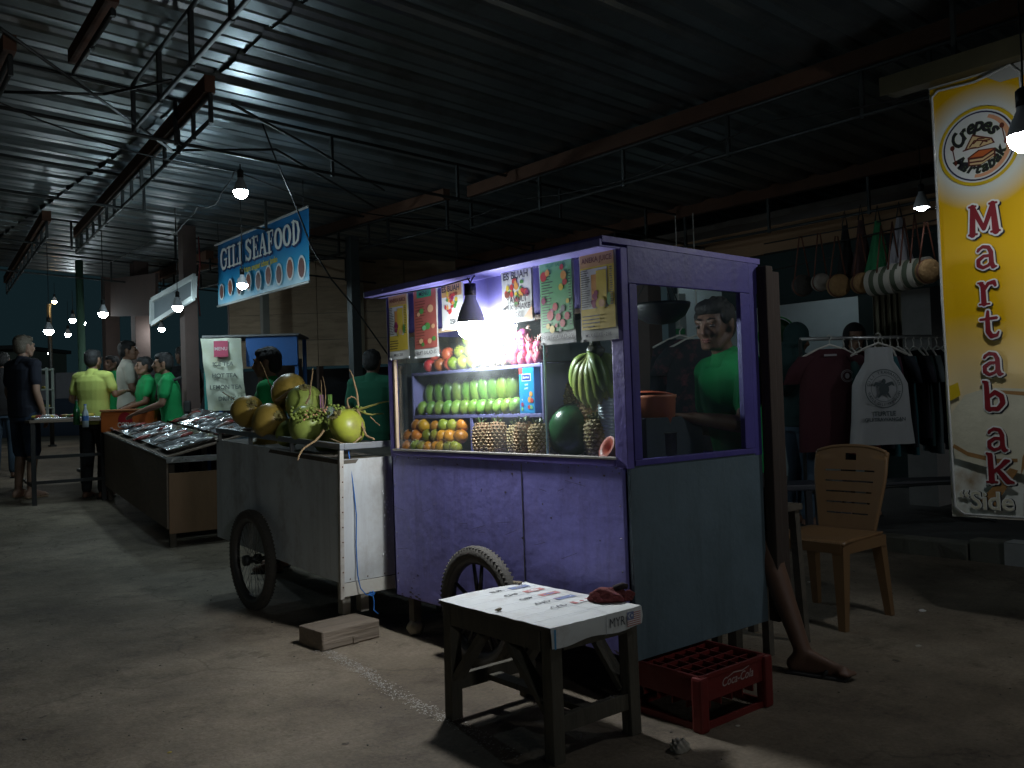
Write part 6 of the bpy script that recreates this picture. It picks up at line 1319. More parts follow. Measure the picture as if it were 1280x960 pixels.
# sign panel inside seen through stall window
M_sp=[flat('panel_white',(.55,.60,.58),.5),flat('panel_green',(.02,.35,.10),.5),flat('panel_amber',(.60,.35,.03),.5),flat('panel_photo',(.35,.25,.2),.6),flat('panel_grey',(.25,.3,.3),.6)]
d_=8.6; a=onD(780,372,d_); b=onD(857,372,d_); zt_=onD(820,368,d_).z; zb_=onD(820,490,d_).z
u=(b-a); u.z=0; Ls=u.length; u.normalize(); nn=Vector((u.y,-u.x,0))
if nn.dot(Vector((-a.x,-a.y,0)))<0: nn=-nn
t=thing('shop_sign','white shop sign board with green and amber stripes seen through the stall window','sign',(a.x,a.y,.1))
M=Matrix(((u.x,0,nn.x,a.x),(u.y,0,nn.y,a.y),(0,1,0,0),(0,0,0,1)))
mb=MB(); mb.cur=0; mb.box((Ls/2,(zt_+zb_)/2,-.02),(Ls,zt_-zb_,.03)); H=zt_-zb_
mb.cur=1; mb.rect(0,zt_-H*.42,Ls*.97,zt_-H*.36,Matrix(),.003); mb.rect(0,zt_-H*.42,.001,zt_-H*.36,Matrix(),.003); mb.cur=2; mb.rect(0,zt_-H*.54,Ls*.97,zt_-H*.485,Matrix(),.003)
mb.cur=1; mb.disc((Ls*.28,zt_-H*.16),.10,.10,Matrix(),z=.003); mb.cur=0; mb.disc((Ls*.28,zt_-H*.16),.08,.08,Matrix(),z=.004); mb.cur=1; text_mb(mb,'ATM',.07,Matrix(),z=.006,at=(Ls*.28,zt_-H*.16),bold=.002)
for k,(x,y,c) in enumerate(((.82,.66,3),(.82,.82,3),(.25,.75,4),(.5,.7,3))): mb.cur=c; mb.rect(Ls*(x-.07),zt_-H*(y+.06),Ls*(x+.07),zt_-H*(y-.05),Matrix(),.003+.0003*k)
mb.xf(M); build(mb,'panel',M_sp,t,world=True)
mb=MB()
for x in(.02,Ls-.02): mb.box2((x-.02,.1,-.06),(x+.02,zt_,-.037))
mb.xf(M); build(mb,'sign_legs',M_steel,t,world=True)
def pole(px,d,r,mt,label,top=2.15):
    p=onD(px,500,d); t=thing('shop_post',label,'post',(p.x,p.y,.1)); mb=MB(); mb.box2((-r,-r,0),(r,r,top-.1),bev=.006); build(mb,'shaft',mt,t); mb=MB(); mb.box((0,0,.01),(r*2.6,r*2.6,.02)); build(mb,'base',M_conc,t)
pole(814,6.9,.075,M_bpost,'thick dark brown post seen through the stall window'); pole(838,7.8,.05,mat('blue_grey_post',(.20,.27,.30),.7),'thin blue grey post right of the thick brown post')
# AC unit
p=onD(985,343,10.2); t=thing('air_conditioner','white wall air conditioner high inside the shop','air conditioner',(9.5,p.y,p.z)); mb=MB(); mb.box((0,0,0),(.2,.8,.26),bev=.03); build(mb,'body',flat('ac_white',(.55,.56,.52)),t); mb=MB()
for k in range(3): mb.box((-.102,0,-.06-.02*k),(.006,.7,.006))
build(mb,'louvre',M_steel,t)
# green round thing (potted plant) beside
p=onD(972,420,9.3); t=thing('green_fan','green round standing fan inside the bright shop room','fan',(p.x,p.y,.1)); mb=MB(); mb.tube([(0,0,0),(0,0,p.z-.1)],.02,8); mb.lathe([(.001,0),(.16,0),(.16,.02),(.001,.03)],20); build(mb,'stand',M_steel,t)
mb=MB()
for rr in(.06,.11,.16,.2): mb.lathe([(rr,-.02),(rr+.01,0),(rr,.02),(rr-.01,0)],28,c=(0,0,p.z-.1),M=Matrix.Rotation(R(90),3,'X')@Matrix.Rotation(0,3,'Z'),close=True)
mb.xf(Matrix.Rotation(-HEAD,4,'Z')); build(mb,'guard',flat('fan_green',(.03,.28,.06)),t)
mb=MB(); mb.lathe([(.001,-.05),(.17,-.01),(.18,.01),(.05,.05),(.001,.05)],20,c=(0,0,p.z-.1),M=Matrix.Rotation(R(90),3,'X')); mb.xf(Matrix.Rotation(-HEAD,4,'Z')); build(mb,'blades',flat('blade_green',(.02,.14,.05)),t)
# lamps of the shop
lamp(1152,256,6.0,.045,0,'bulb hanging in the clothes shop above the striped bags',2.78,em=emat('shop_bulb_glow',(.85,.95,1.0),30),group='shop bulbs',shade=True)
def tube_lamp(p,label,s):
    t=thing('tube_lamp',label,'lamp',p); mb=MB(); mb.tube([(0,-.6,0),(0,.6,0)],.014,10); build(mb,'tube',emat('tube_glow%d'%s,(.85,.95,1.0),s),t); mb=MB(); mb.box((0,0,.032),(.06,1.25,.03),bev=.004); build(mb,'fitting',M_cap,t); return t
tube_lamp((8.9,5.2,2.72),'fluorescent tube on the shop ceiling behind the dark awning',10)
tube_lamp((8.9,8.2,2.72),'fluorescent tube on the shop ceiling at its far end',10)
# hanging line + bags
HX=6.45
mb=MB()
for (p0,p1) in (((955,318),(1200,268)),((955,305),(1200,253)),((955,340),(1200,281))): 
    A=onX(p0[0],p0[1],HX);B=onX(p1[0],p1[1],HX); mb.tube([A,(A+B)/2+Vector((0,0,-.02)),B],.006,5); HX+=.04
HX=6.45; build(mb,'hanging_wires',M_cord,shop,world=True)
M_rat=mat('rattan',(.34,.20,.085),.8,var=.4,scale=30,bump=.8,bscale=50); M_ratd=mat('rattan_dark',(.05,.045,.04),.8,var=.4,bump=.8); M_ratp=mat('rattan_pale',(.32,.28,.24),.8,var=.4,bump=.8); M_leather=mat('strap_leather',(.14,.05,.03),.6)
def round_bag(px,py,rpx,mt,label,X=6.4,rim=None):
    p=onX(px,py,X); d=p.dot(_F)- CAMH*_F.z; r=rpx*d/1109; t=thing('round_bag',label,'bag',tuple(p),-HEAD+R(10) ,'bags hanging at the shop front')
    mb=MB(); mb.lathe([(.001,-.045),(r*.5,-.046),(r*.93,-.040),(r,-.03),(r,.03),(r*.93,.04),(r*.5,.046),(.001,.045)],26,M=Matrix.Rotation(R(90),3,'X')); build(mb,'body',mt,t)
    mb=MB(); mb.lathe([(r*1.0,-.012),(r*1.05,0),(r*1.0,.012),(r*.95,0)],26,M=Matrix.Rotation(R(90),3,'X'),close=True); build(mb,'rim',rim or M_leather,t)
    zt=onX(px,py-62,X).z-p.z; mb=MB(); mb.tube([(-r*.8,0,r*.55),(-.01,0,zt),(.01,0,zt),(r*.8,0,r*.55)],.006,5); build(mb,'strap',M_leather,t); return t
round_bag(1003,357,13,M_ratd,'nearly black round bag leftmost on the shop wire'); round_bag(1026,353,11,M_ratp,'small pale round bag with ringed face'); round_bag(1048,357,14,M_rat,'tan round rattan bag left, in front of a darker one',X=6.35); round_bag(1077,354,13,M_rat,'tan round rattan bag in the middle of the row'); round_bag(1160,339,15,M_rat,'tan round rattan bag rightmost by the yellow banner',X=6.25)
M_str=[flat('canvas_cream',(.52,.48,.42),.9),flat('canvas_olive',(.10,.12,.08),.9)]
for k,px in enumerate((1104,1118,1133,1146)):
    p=onX(px,352-k*4,6.4); t=thing('striped_bag','cream and olive striped round bag, %s of the four'%lr(k,4),'bag',tuple(p),-HEAD+R(35),'bags hanging at the shop front'); r_=.100; mb=MB()
    for s in range(5): mb.cur=s%2; mb.lathe([(r_,-.10+.04*s),(r_,-.06+.04*s)],24,M=Matrix.Rotation(R(90),3,'X'))
    mb.cur=0; mb.lathe([(.001,-.10),(r_,-.10)],24,M=Matrix.Rotation(R(90),3,'X')); mb.lathe([(.001,.10),(r_,.10)],24,M=Matrix.Rotation(R(90),3,'X')); build(mb,'body',M_str,t)
    mb=MB(); mb.tube([(-r_*.8,0,r_*.6),(0,0,.42),(r_*.8,0,r_*.6)],.007,5); build(mb,'strap',M_leather,t)
def cloth_bag(px,y0,y1,w,mt,label,X=6.5):
    a=onX(px,y0,X); b=onX(px,y1,X); h=a.z-b.z; t=thing('cloth_bag',label,'bag',tuple(a),-HEAD,'bags hanging at the shop front'); mb=MB(); vs=[];n=18;m_=12
    for i in range(m_+1):
        f=i/m_; ww=.02+w*f**1.2
        for j in range(n):
            aa=2*math.pi*j/n; k=1+.12*math.cos(6*aa+f*2); vs.append((ww*k*math.cos(aa),ww*.4*k*math.sin(aa),-h*f))
    mb.add(vs,[[i*n+j,i*n+(j+1)%n,(i+1)*n+(j+1)%n,(i+1)*n+j] for i in range(m_) for j in range(n)]+[list(range(m_*n,m_*n+n))],True); build(mb,'body',mt,t); mb=MB(); mb.tube([(-.02,0,0),(0,0,.12),(.02,0,0)],.006,5); build(mb,'handle',M_cord,t)
cloth_bag(1097,276,346,.10,flat('bag_green',(.03,.22,.09),.9),'green hanging cloth bag above the striped bags'); cloth_bag(1124,272,344,.10,mat('bag_striped',(.35,.34,.38),.9,var=.9,scale=2.5,stretch=(9,1,.3)),'black and white hanging cloth bag right of the green one'); cloth_bag(1076,275,345,.07,flat('bag_brown',(.07,.035,.035),.9),'dark brown hanging cloth bag left of the green one'); cloth_bag(1056,282,348,.06,flat('bag_black',(.02,.02,.02),.9),'black hanging cloth bag left of the dark brown one')
# clothes rack
cr=Vector((math.cos(HEAD),-math.sin(HEAD),0)); fw=Vector((math.sin(HEAD),math.cos(HEAD),0))
A=onD(1000,424,6.6); B=onD(1212,426,6.9); g=.10
t=thing('clothes_rack','metal clothes rack holding shirts on white hangers in the shop','clothes rack',(A.x,A.y,g))
for P_ in(A,B):
    mb=MB(); mb.tube([(P_.x,P_.y,g+.03),(P_.x,P_.y,A.z)],.014,8); build(mb,'upright',M_steel,t,world=True); mb=MB(); mb.tube([P_*1-Vector((fw.x*.25,fw.y*.25,P_.z-g-.03)),P_+Vector((fw.x*.25,fw.y*.25,-P_.z+g+.03))],.014,8); build(mb,'foot',M_steel,t,world=True)
mb=MB(); mb.tube([A,Vector((B.x,B.y,A.z))],.014,8); build(mb,'rail',mat('rail_chrome',(.5,.5,.5),.3,metal=.8),t,world=True); mb=MB(); mb.tube([Vector((A.x,A.y,.4)),Vector((B.x,B.y,.4))],.012,8); build(mb,'lower_bar',M_steel,t,world=True)
def shirt_mesh(mb,sleeves,L_=.70,w=.24,th=.035,tank=False):
    # outline front+back with folds
    if tank: prof=[(0,.06,.10),(.03,.065,.10),(.10,.10,.105),(.20,.17,.17),(.26,.20,.20),(.5,.215,.215),(L_,.235,.235)]
    else: prof=[(0,.07,.10),(.03,.15,.15),(.07,.20,.20),(.2,.225,.225),(.5,.24,.24),(L_,.25,.25)]
    n=26; vs=[]
    for (z,w0,w1) in prof:
        for j in range(n):
            a=2*math.pi*j/n; ca,sa=math.cos(a),math.sin(a); f=.25+.75*min(1,z/.3); vs.append((w1*math.copysign(abs(ca)**.6,ca),(th*f)*sa*(1+.5*math.sin(ca*9+z*4)),-z))
    k=len(prof); mb.add(vs,[[i*n+j,i*n+(j+1)%n,(i+1)*n+(j+1)%n,(i+1)*n+j] for i in range(k-1) for j in range(n)],True)
    if sleeves:
        for s in(-1,1): mb.loft([(s*.17,0,-.05,.06,.03),(s*.24,0,-.14,.065,.03),(s*.29,0,-.25,.06,.028)],12)
def hanger(mb):
    mb.tube([(-.20,0,-.055),(-.10,0,-.005),(0,0,.03),(.10,0,-.005),(.20,0,-.055)],.008,6); mb.tube([(0,0,.03),(0,0,.06),(.02,0,.085),(0,0,.10),(-.015,0,.09)],.004,5)
M_hang=flat('white_hanger',(.62,.60,.55),.5)
def garment(name,pos,rz,mt,label,sleeves=True,tank=False,L_=.7,th=.035,group=None):
    t=thing(name,label,'shirt',pos,rz,group); mb=MB(); shirt_mesh(mb,sleeves,L_,tank=tank,th=th); build(mb,'fabric',mt,t); mb=MB(); hanger(mb); build(mb,'hanger',M_hang,t); return t
P_=onD(1037,436,6.4); ts=garment('t_shirt',tuple(P_),-HEAD,mat('maroon_fabric',(.05,.012,.018),.95,var=.25,bump=.3,bscale=8),'dark maroon t-shirt with small round chest emblem, facing front',group='clothes on the shop rack',L_=.74)
mb=MB(); M=Matrix(((1,0,0,0),(0,0,-1,-.052),(0,1,0,0),(0,0,0,1)))
for rr,rw in((.045,.004),(.036,.003)): 
    for k in range(24): a=k*.2618; mb.poly([(.10+rr*math.cos(a),-.20+rr*math.sin(a),0),(.10+(rr-rw)*math.cos(a),-.20+(rr-rw)*math.sin(a),0),(.10+(rr-rw)*math.cos(a+.27),-.20+(rr-rw)*math.sin(a+.27),0),(.10+rr*math.cos(a+.27),-.20+rr*math.sin(a+.27),0)],M)
mb.disc((.10,-.20),.016,.020,M,z=.0005); mb.rect(-.06,-.055,.03,-.04,M,.001); build(mb,'emblem',flat('emblem_grey',(.30,.28,.30),.9),ts)
P_=onD(1098,434,6.2); tk=garment('tank_top',tuple(P_),-HEAD+R(3),mat('white_fabric',(.52,.54,.56),.95,var=.08,bump=.3,bscale=8),'white tank top with a round turtle print facing front',sleeves=False,tank=True,group='clothes on the shop rack',L_=.68)
mb=MB(); M=Matrix(((1,0,0,0),(0,0,-1,-.058),(0,1,0,0),(0,0,0,1))); cz=-.29
for rr,rw in((.135,.004),(.130,.002),(.092,.003)):
    for k in range(40): a=k*.15708; mb.poly([(rr*math.cos(a),cz+rr*math.sin(a),0),((rr-rw)*math.cos(a),cz+(rr-rw)*math.sin(a),0),((rr-rw)*math.cos(a+.16),cz+(rr-rw)*math.sin(a+.16),0),(rr*math.cos(a+.16),cz+rr*math.sin(a+.16),0)],M)
def arct(txt,rad,a0,a1,size,flip):
    for k,ch in enumerate(txt):
        a=R(a0+(a1-a0)*k/(len(txt)-1)); text_mb(mb,ch,size,M,bold=.0005,at=(rad*math.cos(a),cz+rad*math.sin(a)),rot=(a+math.pi/2) if flip else (a-math.pi/2))
arct('GILI TRAWANGAN',.112,165,15,.028,False); arct('TURTLE GILI TRAWANGAN',.112,195,345,.024,True)
mb.disc((0,cz-.005),.036,.042,M,z=.0006); mb.disc((0,cz+.050),.014,.018,M,z=.0007)
for s in(-1,1): stroke(mb,[(s*.025,cz+.025,.014),(s*.055,cz+.038,.010),(s*.070,cz+.020,.004)],.01,M,z=.0008,n=6); stroke(mb,[(s*.022,cz-.035,.010),(s*.042,cz-.062,.005)],.01,M,z=.0008,n=6)
text_mb(mb,'TURTLE',.045,M,bold=.0012,at=(0,cz-.175)); text_mb(mb,'GILI TRAWANGAN',.034,M,bold=.001,at=(0,cz-.215)); build(mb,'turtle_print',flat('print_grey',(.10,.13,.14),.9),tk)
cols_=[(.012,.05,.05),(.02,.02,.03),(.20,.02,.03),(.02,.08,.22),(.015,.02,.02),(.02,.10,.12),(.05,.015,.03),(.015,.02,.03),(.02,.09,.12),(.02,.02,.02),(.02,.05,.05),(.10,.13,.14),(.015,.015,.02),(.02,.06,.09),(.03,.02,.02),(.02,.04,.04)]
cn=['dark green','black','red','blue','black','teal','plum','navy','teal','black','bottle green','grey','black','petrol blue','black','dark green']
for k in range(16):
    f=(k+.5)/16; px=1050+f*(1205-1050); dd=6.62+f*.26; p=onD(px,432,dd); p.z=A.z-.105
    o=garment('t_shirt',tuple(p),-HEAD+R(90+rnd.uniform(-14,14)),mat('garment_%s'%cn[k].replace(' ','_'),cols_[k],.95,var=.3,bump=.3,bscale=8),'%s shirt seen edge on, %s on the shop rack'%(cn[k],lr(k,16)),group='clothes on the shop rack',th=.028,L_=.66+.06*(k%3))
# floral dress hanging, seen through stall window
p=onD(872,424,6.3); t=thing('floral_dress','dark dress with small reddish flowers hanging behind the vendor','dress',tuple(p),-HEAD); mb=MB(); shirt_mesh(mb,True,.95); 
mf=mat('floral_fabric',(.02,.025,.035),.95,var=.2,dirt=(.22,.06,.08),dirt_amt=.9,dirt_scale=13); build(mb,'fabric',mf,t); mb=MB(); hanger(mb); mb.tube([(0,0,.1),(0,0,.9)],.004,5); build(mb,'hanger',M_hang,t)
p=onD(850,424,6.45); t=thing('floral_dress','second dark floral dress half hidden behind the first one','dress',tuple(p),-HEAD); mb=MB(); shirt_mesh(mb,False,.98); build(mb,'fabric',mf,t); mb=MB(); hanger(mb); mb.tube([(0,0,.1),(0,0,.9)],.004,5); build(mb,'hanger',M_hang,t)
# low dark bench and small stool in shop
def bench(px,py,d,L_,h,rz,label,name='low_bench'):
    p=onD(px,py,d); t=thing(name,label,'bench',(p.x,p.y,.1),rz); mt=mat('dark_plastic',(.03,.035,.05),.5)
    mb=MB(); mb.box((0,0,h),(L_,.3,.04),bev=.01); build(mb,'seat',mt,t)
    for sx_ in(-1,1):
        for sy_ in(-1,1): mb=MB(); mb.bar((sx_*(L_/2-.04),sy_*.11,0),(sx_*(L_/2-.05),sy_*.1,h-.02),.04,.04); build(mb,'leg',mt,t)
bench(992,580,5.9,.34,.42,-HEAD,'small dark stool in front of the standing woman in the shop','small_stool'); bench(1130,600,7.2,1.1,.28,-HEAD,'low dark display bench under the clothes rack')
# ================================================================= PEOPLE
def skin(n,c): return mat(n,c,.55,var=.15,scale=8,bump=.08,bscale=60)
SK1=skin('skin_brown',(.20,.105,.065)); SK2=skin('skin_dark',(.15,.08,.052)); SK3=skin('skin_light',(.34,.20,.14))
M_hair=mat('black_hair',(.010,.009,.009),.7,var=.5,scale=40,bump=.8,bscale=90,stretch=(1,1,.25)); M_hairb=mat('brown_grey_hair',(.14,.11,.08),.6,var=.4,scale=40,bump=.7,bscale=90)
def fab(n,c): return mat(n,c,.9,var=.14,scale=4,bump=.55,bscale=7)
F_green=fab('green_fabric',(.005,.26,.07)); F_dgreen=fab('deep_green_fabric',(.01,.10,.055)); F_yel=fab('yellow_fabric',(.45,.50,.12)); F_cream=fab('cream_fabric',(.52,.50,.42)); F_dark=fab('navy_fabric',(.012,.014,.025)); F_shorts=fab('blue_short_fabric',(.02,.035,.065)); F_black=fab('black_fabric',(.02,.02,.022)); F_jean=fab('denim',(.06,.10,.15)); F_hij=fab('dark_teal_scarf',(.012,.04,.042)); F_olive=fab('olive_skirt_fabric',(.07,.07,.05))
M_eye=flat('eye_white_tone',(.07,.05,.045),.35); M_iris=flat('iris_dark',(.01,.008,.006),.2); M_lip=mat('lip_tone',(.20,.07,.055),.5,bump=0)
def person(px,d,H,yaw,label,shirt=None,pants=None,shorts=False,sk=SK1,hair=M_hair,armL=None,armR=None,headyaw=0,headpitch=0,P=None,vox=.0095,lean=0,legs=None,hairlen=0,hijab=None,face_detail=False,zoff=0,girth=1.0,long_sleeve=False,sit=None,shoes=None,hz=0):
    """local: faces +Y, +X is the person's right side seen from behind ... right-handed: right hand = +X"""
    p=P or onD(px,500,d); g=gz(p.x,p.y) if P is None else p.z
    t=thing('person',label,'person',(p.x,p.y,g+zoff),yaw); k=H/1.72
    def S(v): return Vector(v)*k
    shd=1.405; sw=.175*girth
    hipz=sit if sit else .93
    dz=hipz-.93; ly=lambda z: lean*max(0,z-.95)      # forward lean
    def T(x,y,z): # torso coordinates -> leaned
        return S((x,y+ly(z),z+dz))
    body=MB()
    # torso
    rings=[(0,.0,.86,.145,.095),(0,0,.93,.165,.11),(0,.0,1.02,.150*girth,.100*girth),(0,.005,1.12,.150*girth,.098*girth),(0,.0,1.24,.168*girth,.105*girth),(0,-.005,1.34,.175*girth,.098*girth),(0,-.01,1.40,.145,.078),(0,-.01,1.44,.07,.055)]
    def torso(mb,e,z0=.86,z1=1.44):
        rr=[]
        for cx,cy_,cz,rx,ry in rings:
            if z0<=cz<=z1: q=T(cx,cy_,cz); rr.append((q.x,q.y,q.z,(rx+e)*k,(ry+e)*k))
        mb.loft(rr,20)
    torso(body,-.006)
    neckb=T(0,-.005,1.42); HC=T(0,.02,1.585)+Vector((0,0,hz)); body.cone(neckb,HC+S((0,-.02,-.06)),.052*k,.048*k)
    # shoulders/arms
    arms=[]
    for s,a in((-1,armL),(1,armR)):
        sh_=T(s*sw,-.005,1.385); el,ha=(a if a else ((s*.235,-.02,1.11),(s*.235,.06,.87)))
        el=S(el)+Vector((0,0,dz*k)); ha=S(ha)+Vector((0,0,dz*k)); arms.append((s,sh_,el,ha))
        body.cone(T(s*.10,-.005,1.385),sh_,.060*k,.052*k); body.cone(sh_,el,.047*k,.038*k); body.cone(el,(el+ha)/2*1.0+ (el-ha)*.12,.038*k,.036*k); body.cone((el+ha)/2+(el-ha)*.12,ha,.036*k,.024*k)
        # hand : palm, four fingers with a bend, thumb leaving the side
        dr=(ha-el).normalized(); up=Vector((0,0,1)) if abs(dr.z)<.8 else Vector((0,1,0)); sd=dr.cross(up).normalized(); pn=sd.cross(dr)
        pal=ha+dr*.055*k
        body.cone(ha+dr*.01,pal+dr*.018*k+sd*.014*k,.024*k,.017*k,flat=.7); body.cone(ha+dr*.01,pal+dr*.018*k-sd*.014*k,.024*k,.017*k,flat=.7)
        for fi,(off,ln) in enumerate(((-.030,.062),(-.010,.072),(.010,.068),(.029,.054))):
            b=pal+dr*.030*k+sd*off*k; m1=b+dr*ln*.5*k-pn*.010*k; m2=m1+dr*ln*.32*k-pn*.024*k; body.cone(b,m1,.0088*k,.0082*k,8); body.cone(m1,m2,.0082*k,.0072*k,8)
        tb=ha+dr*.022*k-sd*s*.024*k; tm=tb+dr*.030*k-sd*s*.026*k; body.cone(tb,tm,.0115*k,.010*k,8); body.cone(tm,tm+dr*.030*k-sd*s*.006*k-pn*.008*k,.010*k,.008*k,8)
    # legs
    LG=[]
    for s,l in((-1,(legs or [None,None])[0]),(1,(legs or [None,None])[1])):
        hp_=S((s*.088,0,.90+dz)); kn,an=(l[:2] if l else ((s*.10,.02,.49),(s*.105,-.02,.085))); FD=l[2] if l and len(l)>2 else (0,1); kn=S(kn);an=S(an); LG.append((s,hp_,kn,an,FD))
        body.cone(hp_,kn,.082*k*girth**.5,.054*k); body.cone(kn,kn+(an-kn)*.35,.052*k,.052*k); body.cone(kn+(an-kn)*.35,an,.052*k,.034*k)
        to=an+S((s*.02+FD[0]*.145,FD[1]*.145,-.055)); he=an+S((-.04*FD[0],-.04*FD[1],-.055)); body.cone(an+S((0,0,-.01)),he,.035*k,.028*k); body.cone(he,to,.028*k,.020*k,flat=1.3); body.cone(an+S((.03*FD[0],.03*FD[1],-.02)),to,.030*k,.018*k)
        if vox<.01:
            for ti in range(5): o1=-.028+.014*ti; o2=.012-.006*abs(ti-1); q=to+S((FD[1]*o1+FD[0]*o2,-FD[0]*o1+FD[1]*o2,-.002)); body.cone(q,q+S((FD[0]*.028,FD[1]*.028,-.004)),.0095*k,.008*k,8)
    # head
    RY=Matrix.Rotation(headyaw,3,'Z')@Matrix.Rotation(headpitch,3,'X')
    def hd(mb,c,r,rx=0,n=18,m_=14): M=RY@Matrix.Rotation(rx,3,'X'); mb.ell(HC+RY@(Vector(c)*k),[a*k for a in r],M,n,m_)
    def hcone(mb,a,b,r1,r2,n=10): mb.cone(HC+RY@(Vector(a)*k),HC+RY@(Vector(b)*k),r1*k,r2*k,n)
    hd(body,(0,-.018,.025),(.076,.094,.092)); hd(body,(0,.032,.0),(.062,.062,.078)); hd(body,(0,.040,-.058),(.048,.048,.048)); hd(body,(0,.070,-.085),(.024,.018,.018))
    for s in(-1,1):
        hd(body,(s*.034,.062,-.022),(.022,.022,.026)); hd(body,(s*.030,.078,.030),(.026,.014,.010)); hcone(body,(s*.058,-.01,-.045),(s*.030,.05,-.088),.022,.018)
        hd(body,(s*.079,-.008,-.004),(.011,.020,.033)); hd(body,(s*.083,-.012,.012),(.009,.018,.016))
    hcone(body,(0,.088,.018),(0,.108,-.022),.009,.014); 
    for s in(-1,1): hd(body,(s*.012,.098,-.027),(.010,.011,.009))
    hd(body,(0,.087,-.050),(.023,.012,.007)); hd(body,(0,.085,-.062),(.020,.012,.008))
    me=remesh(body,vox,5 if vox<.009 else 2,.5); bo=mobj(me,'body',sk,t)
    for s in(-1,1):
        e=MB(); hd(e,(s*.031,.080,.008),(.0135,.0115,.0075),n=12,m_=8); eo=build(e,'eye',M_iris if not face_detail else M_eye,t)
        if face_detail: e=MB(); hd(e,(s*.031,.0895,.003),(.0055,.0030,.0045),n=10,m_=6); build(e,'iris',M_iris,eo)
        e=MB(); pts=[HC+RY@(Vector((s*x,y,z))*k) for x,y,z in((.014,.094,.034),(.032,.092,.041),(.050,.078,.036))]; e.tube(pts,[.002*k,.0028*k,.0015*k],6); build(e,'eyebrow',M_hair,t)
    if face_detail:
        e=MB(); hd(e,(0,.0935,-.051),(.0225,.0075,.0055)); hd(e,(0,.0915,-.061),(.019,.008,.0065)); build(e,'lips',M_lip,t)
    if hijab:
        h=MB(); hd(h,(0,-.025,.020),(.100,.112,.118)); hd(h,(0,-.03,-.06),(.095,.09,.10)); 
        hcone(h,(0,-.03,-.08),(0,-.04,-.20),.088,.12); hcone(h,(0,.0,-.14),(0,.01,-.30),.10,.15); hcone(h,(0,-.05,-.14),(0,-.06,-.38),.11,.15)
        m=remesh(h,vox,4); 
        # keep the face open
        bm=bmesh.new(); bm.from_mesh(m); kill=[v for v in bm.verts if (lambda q: q.y>.035*k and abs(q.x)<.060*k and -.095*k<q.z<.070*k)(RY.inverted()@(v.co-HC))]; bmesh.ops.delete(bm,geom=kill,context='VERTS'); bm.to_mesh(m); bm.free(); mobj(m,'headscarf',hijab,t)
    else:
        h=MB(); q=random.Random(int(abs(px))+3); hd(h,(0,-.030,.040),(.084,.092,.084)); hd(h,(0,-.05,.0),(.080,.068,.085)); hd(h,(0,.028,.082),(.068,.056,.040)); 
        for s in(-1,1): hd(h,(s*.066,-.002,.038),(.020,.045,.038))
        for _ in range(30):
            a=q.uniform(0,6.28); z=q.uniform(.25,.98); rr=math.sqrt(1-z*z); c=(.080*rr*math.cos(a),-.025+.088*rr*math.sin(a),.040+.085*z); 
            if c[1]>.045 and c[2]<.085: continue
            hd(h,c,(.012,.016,.009),n=8,m_=6)
        for _ in range(hairlen): hd(h,(q.uniform(-.06,.06),-.07+q.uniform(-.02,.02),-.07-q.random()*.04),(.03,.025,.045),n=8,m_=6)
        m=remesh(h,max(.006,vox*.7),2); mobj(m,'hair',hair,t)
    # clothes
    if shirt:
        h=MB(); torso(h,.014,.86 if not sit else .90,1.40); q=T(0,-.008,1.425); h.cone(T(0,-.012,1.372),q,.098*k,.078*k)
        for s,sh_,el,ha in arms:
            h.cone(T(s*.07,-.008,1.385),sh_,.082*k,.070*k); 
            if long_sleeve: h.cone(sh_,el,.062*k,.052*k); h.cone(el,ha,.052*k,.040*k)
            else: h.cone(sh_,sh_+(el-sh_)*.62,.064*k,.060*k)
        if not sit: q=T(0,0,.84); h.loft([(q.x,q.y,q.z,.172*k,.122*k),(T(0,0,.95).x,T(0,0,.95).y,T(0,0,.95).z,.172*k*girth,.120*k)],20)
        m=remesh(h,max(.008,vox),2); mobj(m,'shirt',shirt,t)
    if pants:
        h=MB(); h.loft([(0,0,(.80+dz)*k,.15*k,.11*k),(0,0,(.97+dz)*k,.165*k,.118*k)],20)
        for s,hp_,kn,an,FD in LG:
            if shorts: h.cone(hp_,kn+(kn-hp_)*.02,.098*k,.080*k)
            else: h.cone(hp_,kn,.095*k,.068*k); h.cone(kn,an+Vector((0,0,.02)),.068*k,.056*k)
        m=remesh(h,max(.010,vox),2); mobj(m,'shorts' if shorts else 'trousers',pants,t)
    for s,hp_,kn,an,FD in LG:
        f=MB(); c=an+S((s*.01+.05*FD[0],.05*FD[1],-.082)); f.box(c,(.085*k,.235*k,.014*k),Matrix.Rotation(math.atan2(-FD[0],FD[1]),3,'Z'),bev=.006); 
        f.tube([c+S((-.04*FD[1]+.03*FD[0],.04*FD[0]+.03*FD[1],.0)),c+S((.055*FD[0],.055*FD[1],.05)),c+S((.04*FD[1]+.03*FD[0],-.04*FD[0]+.03*FD[1],.0))],.008*k,6); build(f,'sandal' ,shoes or M_black,t)
    return t,HC,arms
def yaw_to(view_angle_deg): # 0 = facing away from the camera, 90 = facing image left, 180 = facing the camera
    return -HEAD+R(view_angle_deg)
